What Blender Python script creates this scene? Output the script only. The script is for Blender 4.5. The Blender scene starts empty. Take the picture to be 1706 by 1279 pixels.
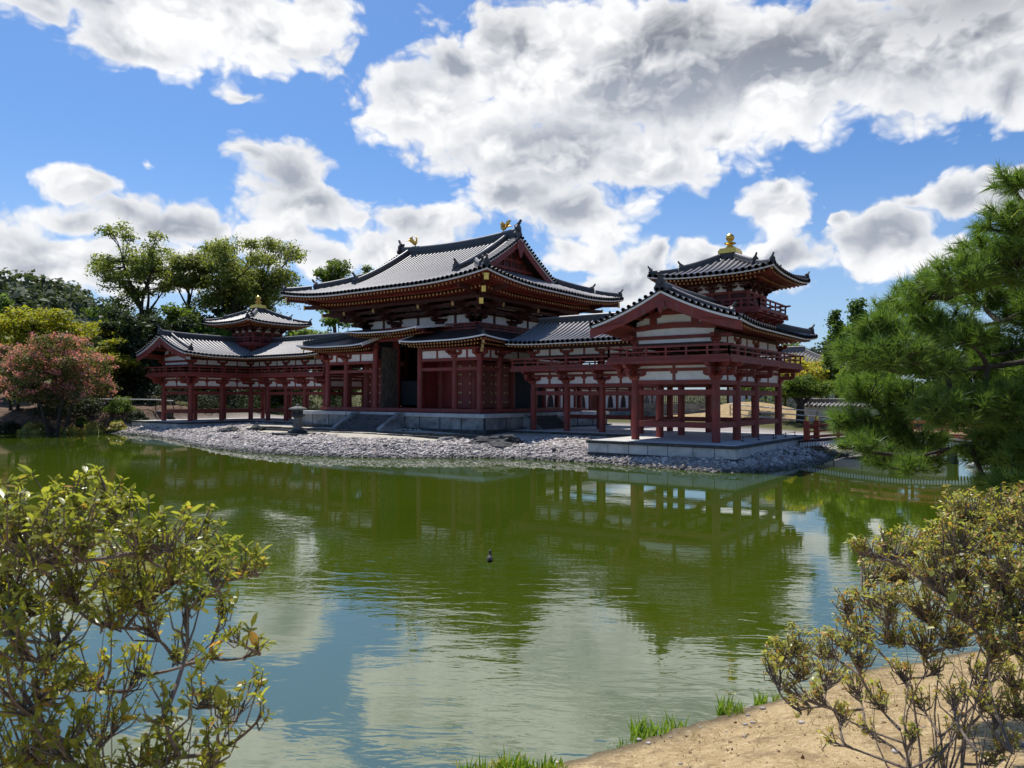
import bpy, math, random
import numpy as np
from mathutils import Vector, Matrix

random.seed(7)
rng = np.random.default_rng(7)
scene = bpy.context.scene
COL = scene.collection
R = math.radians

# ---------------------------------------------------------------- camera
cam_data = bpy.data.cameras.new('camera')
cam = bpy.data.objects.new('camera', cam_data)
COL.objects.link(cam)
yaw, pitch, roll = 0.631, 0.019, 0.004
fw = Vector((-math.sin(yaw) * math.cos(pitch), math.cos(yaw) * math.cos(pitch), math.sin(pitch)))
rt = Vector((math.cos(yaw), math.sin(yaw), 0))
up = rt.cross(fw)
rt2 = rt * math.cos(roll) + up * math.sin(roll)
up2 = up * math.cos(roll) - rt * math.sin(roll)
M = Matrix((rt2, up2, -fw)).transposed().to_4x4()
M.translation = Vector((35.173, -41.045, 1.526))
cam.matrix_world = M
cam_data.sensor_fit = 'HORIZONTAL'
cam_data.sensor_width = 36.0
cam_data.lens = 36.0 * 1217.05 / 1706
cam_data.clip_start = 0.1
cam_data.clip_end = 3000
cam_data.dof.use_dof = True
cam_data.dof.focus_distance = 32.0
cam_data.dof.aperture_fstop = 7.0
scene.camera = cam

# ---------------------------------------------------------------- view, sun, sky
scene.view_settings.view_transform = 'Standard'
scene.view_settings.look = 'None'
scene.view_settings.exposure = 0.38
scene.view_settings.gamma = 1.0
scene.render.engine = 'CYCLES'
scene.cycles.max_bounces = 6
scene.cycles.transparent_max_bounces = 8
scene.cycles.sample_clamp_indirect = 4.0

SUN = Vector((-0.43, 0.20, 1.0)).normalized()
sun_el = math.asin(SUN.z)
sun_rot = math.atan2(SUN.x, SUN.y)
sd = bpy.data.lights.new('sun', 'SUN')
sd.energy = 4.2
sd.angle = R(0.53)
sd.color = (1.0, 0.955, 0.89)
so = bpy.data.objects.new('sun', sd)
COL.objects.link(so)
so.rotation_euler = (-SUN).to_track_quat('-Z', 'Y').to_euler()
so.location = (-20, 10, 60)

CLOUDS = [(-1.063,0.49,0.224,0.057,1),(-1.116,0.433,0.084,0.037,1),(-0.97,0.47,0.111,0.055,1),(-0.90,0.509,0.05,0.045,1),(-0.988,0.393,0.033,0.013,0.6),(-1.215,0.457,0.046,0.035,0.9),(-0.742,0.401,0.106,0.07,1),(-0.71,0.456,0.066,0.05,1),(-0.61,0.458,0.14,0.092,1.1),(-0.593,0.341,0.18,0.07,1.1),(-0.431,0.442,0.189,0.115,1.2),(-0.439,0.328,0.119,0.057,1),(-0.544,0.258,0.089,0.05,0.9),(-0.634,0.283,0.09,0.042,0.9),(-0.256,0.428,0.171,0.101,1.2),(-0.102,0.426,0.136,0.093,1.2),(-0.026,0.352,0.034,0.042,1),(-0.823,0.375,0.039,0.018,0.6),(-0.345,0.345,0.046,0.032,0.9),(-0.511,0.22,0.049,0.029,0.8),(-1.164,0.247,0.042,0.025,1),(-1.126,0.225,0.057,0.021,0.8),(-0.939,0.292,0.064,0.044,1),(-0.976,0.31,0.037,0.018,0.7),(-0.9,0.252,0.084,0.036,1),(-1.06,0.214,0.082,0.032,1),(-1.098,0.29,0.011,0.011,0.45),(-1.17,0.204,0.037,0.018,0.9),(-1.205,0.159,0.11,0.038,1),(-1.112,0.154,0.104,0.044,0.9),(-0.838,0.24,0.031,0.014,0.6),(-0.757,0.235,0.065,0.035,1),(-0.806,0.196,0.088,0.035,0.9),(-0.884,0.193,0.069,0.032,0.8),(-0.915,0.215,0.045,0.024,0.8),(-0.967,0.203,0.073,0.032,0.8),(-0.527,0.191,0.061,0.024,0.9),(-0.455,0.177,0.048,0.037,1),(-0.495,0.15,0.089,0.029,0.9),(-0.56,0.208,0.033,0.02,0.6),(-0.439,0.197,0.024,0.018,0.9),(-0.282,0.244,0.048,0.036,1),(-0.285,0.272,0.025,0.014,0.8),(-0.201,0.229,0.015,0.013,0.8),(-0.225,0.243,0.014,0.006,0.4),(-0.278,0.185,0.08,0.028,1),(-0.161,0.195,0.062,0.044,1.05),(-0.116,0.176,0.044,0.029,0.9),(-0.073,0.232,0.056,0.032,1.05),(-0.041,0.248,0.029,0.015,0.9),(-0.368,0.186,0.054,0.025,0.9),(-0.128,0.232,0.026,0.014,0.7),(-0.323,0.153,0.089,0.023,0.7),(-0.021,0.228,0.033,0.027,1),
          (-0.05,0.41,0.13,0.06,1),(-0.02,0.50,0.12,0.08,1.1),(-0.5,0.80,0.5,0.12,1.0),(-1.5,0.3,0.15,0.06,1),(0.2,0.3,0.12,0.06,1),(0.4,0.18,0.2,0.04,1)]


class NT:
    """tiny helper to wire node trees"""
    def __init__(s, tree):
        s.t = tree
    def n(s, kind, **kw):
        nd = s.t.nodes.new(kind)
        for k, v in kw.items():
            setattr(nd, k, v)
        return nd
    def l(s, a, b):
        s.t.links.new(a, b)
    def math(s, op, a, b=None, c=None, clamp=False):
        nd = s.n('ShaderNodeMath', operation=op, use_clamp=clamp)
        for i, x in enumerate((a, b, c)):
            if x is None:
                continue
            if isinstance(x, (int, float)):
                nd.inputs[i].default_value = x
            else:
                s.l(x, nd.inputs[i])
        return nd.outputs[0]
    def vmath(s, op, a, b=None, c=None):
        nd = s.n('ShaderNodeVectorMath', operation=op)
        for i, x in enumerate((a, b, c)):
            if x is None:
                continue
            if isinstance(x, (tuple, list)):
                nd.inputs[i].default_value = x
            else:
                s.l(x, nd.inputs[i])
        return nd
    def ss(s, x, lo, hi):
        nd = s.n('ShaderNodeMapRange', interpolation_type='SMOOTHSTEP')
        s.l(x, nd.inputs[0])
        nd.inputs[1].default_value = lo
        nd.inputs[2].default_value = hi
        return nd.outputs[0]
    def mix(s, f, a, b, blend='MIX'):
        nd = s.n('ShaderNodeMix', data_type='RGBA', blend_type=blend)
        for sock, x in ((nd.inputs[0], f), (nd.inputs[6], a), (nd.inputs[7], b)):
            if isinstance(x, (int, float)):
                sock.default_value = x
            elif isinstance(x, (tuple, list)):
                sock.default_value = tuple(x) + ((1,) if len(x) == 3 else ())
            else:
                s.l(x, sock)
        return nd.outputs[2]
    def noise(s, vec, scale, detail=4, rough=0.55, dist=0.0):
        nd = s.n('ShaderNodeTexNoise')
        nd.inputs['Scale'].default_value = scale
        nd.inputs['Detail'].default_value = detail
        nd.inputs['Roughness'].default_value = rough
        nd.inputs['Distortion'].default_value = dist
        if vec is not None:
            s.l(vec, nd.inputs['Vector'])
        return nd.outputs['Fac']


world = bpy.data.worlds.new('World')
scene.world = world
world.use_nodes = True
wt = world.node_tree
wt.nodes.clear()
W = NT(wt)
out = W.n('ShaderNodeOutputWorld')
bg = W.n('ShaderNodeBackground')
bg.inputs[1].default_value = 0.1
sky = W.n('ShaderNodeTexSky', sky_type='NISHITA')
sky.sun_disc = False
sky.sun_elevation = sun_el
sky.sun_rotation = sun_rot
sky.air_density = 1.0
sky.dust_density = 0.9
sky.ozone_density = 2.2
tc = W.n('ShaderNodeTexCoord')
sep = W.n('ShaderNodeSeparateXYZ')
W.l(tc.outputs['Generated'], sep.inputs[0])
dx, dy, dz = sep.outputs
az = W.math('ARCTAN2', dx, dy)
hor = W.math('SQRT', W.math('ADD', W.math('MULTIPLY', dx, dx), W.math('MULTIPLY', dy, dy)))
tt = W.math('DIVIDE', dz, W.math('MAXIMUM', hor, 0.02))
comb = W.n('ShaderNodeCombineXYZ')
W.l(az, comb.inputs[0])
W.l(tt, comb.inputs[1])
P = comb.outputs[0]
# gentle warp so that the outlines of the clouds billow
wn = W.n('ShaderNodeTexNoise', noise_dimensions='2D')
wn.inputs['Scale'].default_value = 13
wn.inputs['Detail'].default_value = 4
W.l(P, wn.inputs['Vector'])
warp = W.vmath('MULTIPLY_ADD', W.vmath('SUBTRACT', wn.outputs['Color'], (0.5, 0.5, 0.5)).outputs[0], (0.055, 0.04, 0), P).outputs[0]
mask = None
for (ca, ct, ra, rt_, w) in CLOUDS:
    q = W.vmath('MULTIPLY_ADD', warp, (1 / ra / 1.22, 1 / rt_ / 1.22, 0), (-ca / ra / 1.22, -ct / rt_ / 1.22, 0))
    ln = W.vmath('LENGTH', q.outputs[0]).outputs['Value']
    v = W.math('MULTIPLY_ADD', ln, -w, w)
    mask = v if mask is None else W.math('SMOOTH_MAX', mask, v, 0.22)
mask = W.math('MAXIMUM', mask, -0.6)


def noise2(vec, scale, detail, rough, dist=0.0):
    nd = W.n('ShaderNodeTexNoise', noise_dimensions='2D')
    nd.inputs['Scale'].default_value = scale
    nd.inputs['Detail'].default_value = detail
    nd.inputs['Roughness'].default_value = rough
    nd.inputs['Distortion'].default_value = dist
    W.l(vec, nd.inputs['Vector'])
    return nd.outputs['Fac']


stretch = W.vmath('MULTIPLY', warp, (1.0, 1.25, 0)).outputs[0]


def puffs(vec):
    """rounded heaps: inverted cell distance over a fractal"""
    v_ = W.n('ShaderNodeTexVoronoi', feature='F1', voronoi_dimensions='2D')
    v_.inputs['Scale'].default_value = 17
    v_.inputs['Detail'].default_value = 2
    v_.inputs['Roughness'].default_value = 0.55
    v_.inputs['Lacunarity'].default_value = 2.3
    W.l(vec, v_.inputs['Vector'])
    return W.math('SUBTRACT', 0.5, v_.outputs['Distance'])


def density(vec):
    f = noise2(vec, 8, 8, 0.57, 0.1)
    return W.math('ADD', W.math('MULTIPLY_ADD', f, 1.0, -0.50), W.math('MULTIPLY', puffs(vec), 0.55))


n1 = density(stretch)
n2 = density(W.vmath('ADD', stretch, (-0.010, 0.022, 0)).outputs[0])
D1 = W.math('MULTIPLY_ADD', mask, 1.30, n1)
alpha = W.ss(D1, -0.03, 0.40)
core = W.ss(W.math('ADD', mask, W.math('MULTIPLY', n1, 0.40)), 0.10, 0.80)
# light comes from above the frame: the sides of the billows turned toward it stay bright
lit = W.math('MULTIPLY_ADD', W.math('SUBTRACT', n1, n2), 0.95, 0.34)
big0 = noise2(stretch, 5.0, 3, 0.5)
big1 = noise2(W.vmath('ADD', stretch, (-0.030, 0.060, 0)).outputs[0], 5.0, 3, 0.5)
lit = W.math('MULTIPLY_ADD', W.math('SUBTRACT', big0, big1), 2.3, lit, clamp=True)
high = W.ss(W.math('MULTIPLY_ADD', az, 0.13, tt), 0.33, 0.50)
shade = W.math('MULTIPLY', core, W.math('MULTIPLY_ADD', lit, -1.15, 1.0), clamp=True)
thin_ = W.math('MULTIPLY_ADD', core, -0.35, 0.35)
shade = W.math('MAXIMUM', shade, W.math('MULTIPLY', thin_, W.math('SUBTRACT', 0.85, lit, clamp=True)))
shade = W.math('MAXIMUM', shade, W.math('MULTIPLY', W.math('MULTIPLY', core, W.ss(az, -0.42, -0.02)), W.math('MULTIPLY_ADD', W.ss(tt, 0.36, 0.52), 0.95, 0.0)))
grey = W.mix(high, (3.0, 3.3, 3.9), (1.35, 1.5, 1.85))
ccol = W.mix(shade, (7.7, 7.75, 7.85), grey)
skycol = W.mix(1.0, sky.outputs[0], (0.52, 0.76, 1.04), 'MULTIPLY')
airy = W.math('MULTIPLY', W.math('SUBTRACT', 1.0, W.ss(tt, 0.02, 0.34)), 0.34)
skycol = W.mix(airy, skycol, (5.2, 6.0, 7.0))
final = W.mix(alpha, skycol, ccol)
W.l(final, bg.inputs[0])
W.l(bg.outputs[0], out.inputs[0])
world.cycles.sampling_method = 'MANUAL'
world.cycles.sample_map_resolution = 512


# ---------------------------------------------------------------- materials
def pmat(name, col, rough=0.7, metal=0.0, vary=0.25, scale=3.0, bump=0.0, bscale=20, spec=0.5, col2=None, stretch=None, age=None):
    m = bpy.data.materials.new(name)
    m.use_nodes = True
    N = NT(m.node_tree)
    b = m.node_tree.nodes['Principled BSDF']
    b.inputs['Roughness'].default_value = rough
    b.inputs['Metallic'].default_value = metal
    b.inputs['Specular IOR Level'].default_value = spec
    t = N.n('ShaderNodeTexCoord').outputs['Object']
    if stretch:
        t = N.vmath('MULTIPLY', t, stretch).outputs[0]
    f = N.noise(t, scale, 6, 0.6)
    f = N.ss(f, 0.3, 0.7)
    c2 = col2 or tuple(c * (1 - vary) for c in col)
    c1 = col if col2 else tuple(min(1, c * (1 + vary * 0.5)) for c in col)
    cc_ = N.mix(f, c1, c2)
    if age:          # broad stains and fading: (colour, scale, amount, lo, hi, stretch)
        ta = N.vmath('MULTIPLY', N.n('ShaderNodeNewGeometry').outputs['Position'], age[5]).outputs[0]
        cc_ = N.mix(N.math('MULTIPLY', N.ss(N.noise(ta, age[1], 6, 0.65), age[3], age[4]), age[2]), cc_, age[0])
    N.l(cc_, b.inputs['Base Color'])
    if bump:
        bp = N.n('ShaderNodeBump')
        bp.inputs['Strength'].default_value = bump
        bp.inputs['Distance'].default_value = 0.05
        N.l(N.noise(t, bscale, 5, 0.6), bp.inputs['Height'])
        N.l(bp.outputs[0], b.inputs['Normal'])
    return m


def leafmat(name, ca, cb, cc=None, trans=0.45, gloss=0.55, patch=0.35, spec=0.2, rust=0.86):
    """leaf material: colour varies leaf by leaf (attribute 'tint') and by patch"""
    m = bpy.data.materials.new(name)
    m.use_nodes = True
    nt = m.node_tree
    nt.nodes.clear()
    N = NT(nt)
    o = N.n('ShaderNodeOutputMaterial')
    at = N.n('ShaderNodeAttribute', attribute_name='tint')
    pos = N.n('ShaderNodeNewGeometry').outputs['Position']
    f = N.math('ADD', N.math('MULTIPLY', at.outputs['Fac'], 1 - patch), N.math('MULTIPLY', N.ss(N.noise(pos, 0.7, 2), 0.35, 0.65), patch))
    c = N.mix(f, ca, cb)
    if cc:
        c = N.mix(N.ss(at.outputs['Fac'], rust, rust + 0.09), c, cc)
    d = N.n('ShaderNodeBsdfPrincipled')
    N.l(c, d.inputs['Base Color'])
    d.inputs['Roughness'].default_value = gloss
    d.inputs['Specular IOR Level'].default_value = spec
    tr = N.n('ShaderNodeBsdfTranslucent')
    N.l(N.mix(1.0, c, (1.5, 1.5, 0.7), 'MULTIPLY'), tr.inputs[0])
    mx = N.n('ShaderNodeMixShader')
    mx.inputs[0].default_value = trans
    N.l(d.outputs[0], mx.inputs[1])
    N.l(tr.outputs[0], mx.inputs[2])
    N.l(mx.outputs[0], o.inputs[0])
    return m


MT = {}
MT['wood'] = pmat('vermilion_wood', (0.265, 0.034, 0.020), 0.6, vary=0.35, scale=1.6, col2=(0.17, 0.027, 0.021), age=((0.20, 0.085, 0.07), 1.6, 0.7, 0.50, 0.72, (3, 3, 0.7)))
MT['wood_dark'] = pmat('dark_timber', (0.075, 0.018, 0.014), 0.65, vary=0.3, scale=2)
MT['door'] = pmat('red_door_boards', (0.24, 0.034, 0.030), 0.5, vary=0.3, scale=1.5, stretch=(6, 6, 0.4))
MT['weathered'] = pmat('weathered_door', (0.14, 0.115, 0.09), 0.8, vary=0.6, scale=3, stretch=(3, 3, 1))
MT['plaster'] = pmat('white_plaster', (0.83, 0.785, 0.76), 0.85, vary=0.10, scale=2, age=((0.55, 0.51, 0.47), 1.5, 0.4, 0.52, 0.78, (2.5, 2.5, 0.8)))
MT['edge'] = pmat('white_eave_edge', (0.84, 0.79, 0.77), 0.7, vary=0.1, scale=3)
MT['gold'] = pmat('gilded_metal', (0.83, 0.53, 0.13), 0.34, metal=1.0, vary=0.15, scale=5)
MT['brass'] = pmat('gilt_paint', (0.50, 0.31, 0.10), 0.5, metal=0.2, vary=0.2, scale=5)
MT['stud'] = pmat('bright_gilt_stud', (0.80, 0.62, 0.34), 0.45, metal=0.1, vary=0.1)
MT['tile'] = pmat('grey_roof_tile', (0.115, 0.104, 0.102), 0.46, vary=0.30, scale=2.5, spec=0.5, col2=(0.07, 0.065, 0.066), age=((0.06, 0.058, 0.05), 0.5, 0.8, 0.45, 0.7, (1, 1, 1)))  # pans kept darker than the tile rows, shade between ribs put into the colour
MT['tile_rib'] = pmat('grey_roof_tile_sunlit', (0.225, 0.20, 0.193), 0.42, vary=0.25, scale=7.0, spec=0.6, col2=(0.165, 0.15, 0.146), age=((0.11, 0.105, 0.09), 0.55, 0.75, 0.45, 0.7, (1, 1, 1)))  # sun caught by the ribs and ridge caps painted in as a lighter grey
MT['tile_dark'] = pmat('dark_ridge_tile', (0.052, 0.049, 0.048), 0.45, vary=0.3, scale=4, spec=0.5)
MT['board_roof'] = pmat('dark_board_roof', (0.058, 0.055, 0.055), 0.5, vary=0.35, scale=2.5, stretch=(5, 1, 1), spec=0.35)
MT['stone'] = pmat('pale_stone', (0.36, 0.35, 0.33), 0.85, vary=0.4, scale=1.3, bump=0.3, bscale=14, col2=(0.16, 0.16, 0.155), age=((0.06, 0.06, 0.055), 1.2, 0.75, 0.48, 0.72, (1, 1, 2)))
MT['stone_mid'] = pmat('weathered_lantern_stone', (0.19, 0.185, 0.17), 0.9, vary=0.4, scale=5, bump=0.5, bscale=25, col2=(0.08, 0.08, 0.072))
MT['stone_light'] = pmat('light_stone_slab', (0.58, 0.56, 0.52), 0.85, vary=0.2, scale=1.1, bump=0.2, bscale=18, col2=(0.40, 0.39, 0.37), age=((0.12, 0.12, 0.11), 1.6, 0.6, 0.52, 0.75, (1.4, 1.4, 0.6)))
MT['stone_dark'] = pmat('dark_stone', (0.075, 0.073, 0.07), 0.9, vary=0.4, scale=3, bump=0.5, bscale=10, col2=(0.03, 0.032, 0.03))
MT['stone_step'] = pmat('worn_step_stone', (0.11, 0.10, 0.105), 0.85, vary=0.4, scale=2, bump=0.4, bscale=12, col2=(0.05, 0.048, 0.05))
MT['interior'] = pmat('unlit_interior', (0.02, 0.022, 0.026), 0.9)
MT['bark'] = pmat('tree_bark', (0.055, 0.043, 0.034), 0.95, vary=0.4, scale=6, bump=0.6, bscale=18)
MT['bark_red'] = pmat('reddish_pine_bark', (0.16, 0.075, 0.045), 0.95, vary=0.4, scale=9, bump=0.6, bscale=25)
MT['twig'] = pmat('shrub_twig', (0.20, 0.155, 0.12), 0.9, vary=0.4, scale=12, bump=0.3, bscale=60)
MT['lacquer'] = pmat('red_lacquer', (0.42, 0.05, 0.02), 0.4, vary=0.2, scale=4)
MT['iron'] = pmat('black_iron', (0.02, 0.02, 0.022), 0.5)
MT['rail'] = pmat('pale_handrail', (0.60, 0.60, 0.58), 0.6, vary=0.15)
MT['duck'] = pmat('dark_feathers', (0.03, 0.024, 0.02), 0.6, vary=0.4, scale=20)
MT['bill'] = pmat('duck_bill', (0.25, 0.16, 0.05), 0.5)
MT['bamboo'] = pmat('grey_slats', (0.20, 0.20, 0.19), 0.8, vary=0.3, scale=4)
MT['blade'] = leafmat('grass_blade', (0.13, 0.24, 0.025), (0.26, 0.36, 0.05), (0.40, 0.34, 0.12), trans=0.45)


# ---------------------------------------------------------------- mesh builder
class MB:
    def __init__(s, sx=1):
        s.v, s.f, s.m, s.sm = [], [], [], []
        s.sx = sx                      # -1 mirrors the shape across x = 0
    def add(s, vs, fs, mat=0, smooth=False):
        k = len(s.v)
        if s.sx == 1:
            s.v.extend(tuple(v) for v in vs)
            s.f.extend(tuple(i + k for i in f) for f in fs)
        else:
            s.v.extend((-v[0], v[1], v[2]) for v in vs)
            s.f.extend(tuple(i + k for i in reversed(f)) for f in fs)
        s.m.extend([mat] * len(fs))
        s.sm.extend([smooth] * len(fs))
        return s
    def box(s, x0, x1, y0, y1, z0, z1, mat=0):
        vs = [(x, y, z) for z in (z0, z1) for y in (y0, y1) for x in (x0, x1)]
        return s.add(vs, [(0, 2, 3, 1), (4, 5, 7, 6), (0, 1, 5, 4), (2, 6, 7, 3), (0, 4, 6, 2), (1, 3, 7, 5)], mat)
    def beam(s, p, q, w, h, mat=0, tip=None):
        """square bar from p to q, w across, h high; tip gives the last face its own material"""
        p, q = Vector(p), Vector(q)
        d = (q - p).normalized()
        sd_ = d.cross(Vector((0, 0, 1)))
        sd_ = sd_.normalized() if sd_.length > 1e-4 else Vector((1, 0, 0))
        u = sd_.cross(d)
        vs = []
        for c in (p, q):
            for a, b in ((-1, -1), (1, -1), (1, 1), (-1, 1)):
                vs.append(c + sd_ * (a * w / 2) + u * (b * h / 2))
        s.add(vs, [(0, 1, 2, 3), (0, 4, 5, 1), (1, 5, 6, 2), (2, 6, 7, 3), (3, 7, 4, 0)], mat)
        s.add(vs[4:], [(3, 2, 1, 0)], mat if tip is None else tip)
        return s
    def tube(s, pts, rad, n=8, mat=0, smooth=True, caps=True):
        pts = [Vector(p) for p in pts]
        if not isinstance(rad, (list, tuple)):
            rad = [rad] * len(pts)
        vs, fs = [], []
        u = None
        for i, p in enumerate(pts):
            d = (pts[min(i + 1, len(pts) - 1)] - pts[max(i - 1, 0)])
            d = d.normalized() if d.length > 1e-9 else Vector((0, 0, 1))
            if u is None:
                u = d.cross(Vector((0.13, 0.31, 0.94)))
                if u.length < 0.1:
                    u = d.cross(Vector((1, 0, 0)))
            u = (u - d * u.dot(d)).normalized()
            w = d.cross(u)
            for k in range(n):
                a = 2 * math.pi * k / n
                vs.append(p + (u * math.cos(a) + w * math.sin(a)) * rad[i])
        for i in range(len(pts) - 1):
            for k in range(n):
                a, b = i * n + k, i * n + (k + 1) % n
                fs.append((a, b, b + n, a + n))
        s.add(vs, fs, mat, smooth)
        if caps:
            s.add(vs[:n], [tuple(reversed(range(n)))], mat)
            s.add(vs[-n:], [tuple(range(n))], mat)
        return s
    def lathe(s, cx, cy, prof, n=16, mat=0, smooth=True):
        vs, fs = [], []
        for (r, z) in prof:
            for k in range(n):
                a = 2 * math.pi * k / n
                vs.append((cx + r * math.cos(a), cy + r * math.sin(a), z))
        for i in range(len(prof) - 1):
            for k in range(n):
                a, b = i * n + k, i * n + (k + 1) % n
                fs.append((a, b, b + n, a + n))
        s.add(vs, fs, mat, smooth)
        s.add(vs[-n:], [tuple(range(n))], mat)
        s.add(vs[:n], [tuple(reversed(range(n)))], mat)
        return s
    def prism(s, poly, o, U, V, thick, mat=0):
        o, U, V = Vector(o), Vector(U), Vector(V)
        Nn = U.cross(V).normalized() * thick / 2
        a = [o + U * p[0] + V * p[1] - Nn for p in poly]
        b = [o + U * p[0] + V * p[1] + Nn for p in poly]
        n = len(poly)
        fs = [tuple(reversed(range(n))), tuple(range(n, 2 * n))]
        fs += [(i, (i + 1) % n, n + (i + 1) % n, n + i) for i in range(n)]
        return s.add(a + b, fs, mat)
    def build(s, name, mats, parent=None, label=None, cat=None, group=None, kind=None):
        me = bpy.data.meshes.new(name)
        o0 = Vector(parent.location) if parent is not None and parent.type == 'EMPTY' else Vector((0, 0, 0))
        if parent is not None and parent.parent is not None:
            o0 = Vector(parent.parent.location)
        V = np.array([tuple(v) for v in s.v], dtype=np.float64).reshape(-1, 3) - np.array(o0)
        me.from_pydata(V.tolist(), [], s.f)
        if not isinstance(mats, (list, tuple)):
            mats = [mats]
        for m in mats:
            me.materials.append(m)
        me.polygons.foreach_set('material_index', s.m)
        me.polygons.foreach_set('use_smooth', s.sm)
        me.update()
        o = bpy.data.objects.new(name, me)
        COL.objects.link(o)
        if parent is not None:
            o.parent = parent
        return tag(o, label, cat, group, kind)


def tag(o, label=None, cat=None, group=None, kind=None):
    for k, v in (('label', label), ('category', cat), ('group', group), ('kind', kind)):
        if v:
            o[k] = v
    return o


def thing(name, loc, label, cat, group=None):
    o = bpy.data.objects.new(name, None)
    COL.objects.link(o)
    o.location = loc
    o.empty_display_size = 0.3
    return tag(o, label, cat, group)


def put(name, me_obj, parent, loc):
    """a further copy of a part (shared mesh) at another place on the same thing"""
    c = me_obj.copy()
    COL.objects.link(c)
    c.parent = parent
    c.location = loc
    return c


def leaf_cloud(name, parent, mat, C, Nrm, size, aspect=0.55, kind=None, label=None, cat=None, group=None, bend=0.25, origin=None):
    """one mesh of many leaf-sized faces: C centres (n,3), Nrm normals (n,3), size (n,)"""
    n = len(C)
    C = np.asarray(C, float)
    Nrm = np.asarray(Nrm, float)
    Nrm = Nrm / (np.linalg.norm(Nrm, axis=1, keepdims=True) + 1e-9)
    a = rng.normal(size=(n, 3))
    U = a - Nrm * (a * Nrm).sum(1, keepdims=True)
    U /= np.linalg.norm(U, axis=1, keepdims=True) + 1e-9
    Wd = np.cross(Nrm, U)
    s_ = np.asarray(size, float).reshape(-1, 1)
    p0 = C - U * s_ * 0.5
    p2 = C + U * s_ * 0.5 - Nrm * s_ * bend * 0.4
    p1 = C + Wd * s_ * aspect * 0.5 + Nrm * s_ * bend * 0.3
    p3 = C - Wd * s_ * aspect * 0.5 + Nrm * s_ * bend * 0.3
    V = np.stack([p0, p1, p2, p3], 1).reshape(-1, 3)
    if origin is None:
        origin = Vector(parent.location) if parent is not None else Vector((0, 0, 0))
    V = V - np.array(origin)
    me = bpy.data.meshes.new(name)
    me.vertices.add(4 * n)
    me.vertices.foreach_set('co', V.ravel())
    me.loops.add(4 * n)
    me.loops.foreach_set('vertex_index', np.arange(4 * n))
    me.polygons.add(n)
    me.polygons.foreach_set('loop_start', np.arange(0, 4 * n, 4))
    me.update()
    at = me.attributes.new('tint', 'FLOAT', 'FACE')
    at.data.foreach_set('value', rng.random(n))
    me.materials.append(mat)
    me.update()
    o = bpy.data.objects.new(name, me)
    COL.objects.link(o)
    if parent is not None:
        o.parent = parent
    return tag(o, label, cat, group, kind)


def lerp(a, b, t):
    return a + (b - a) * t


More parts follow.
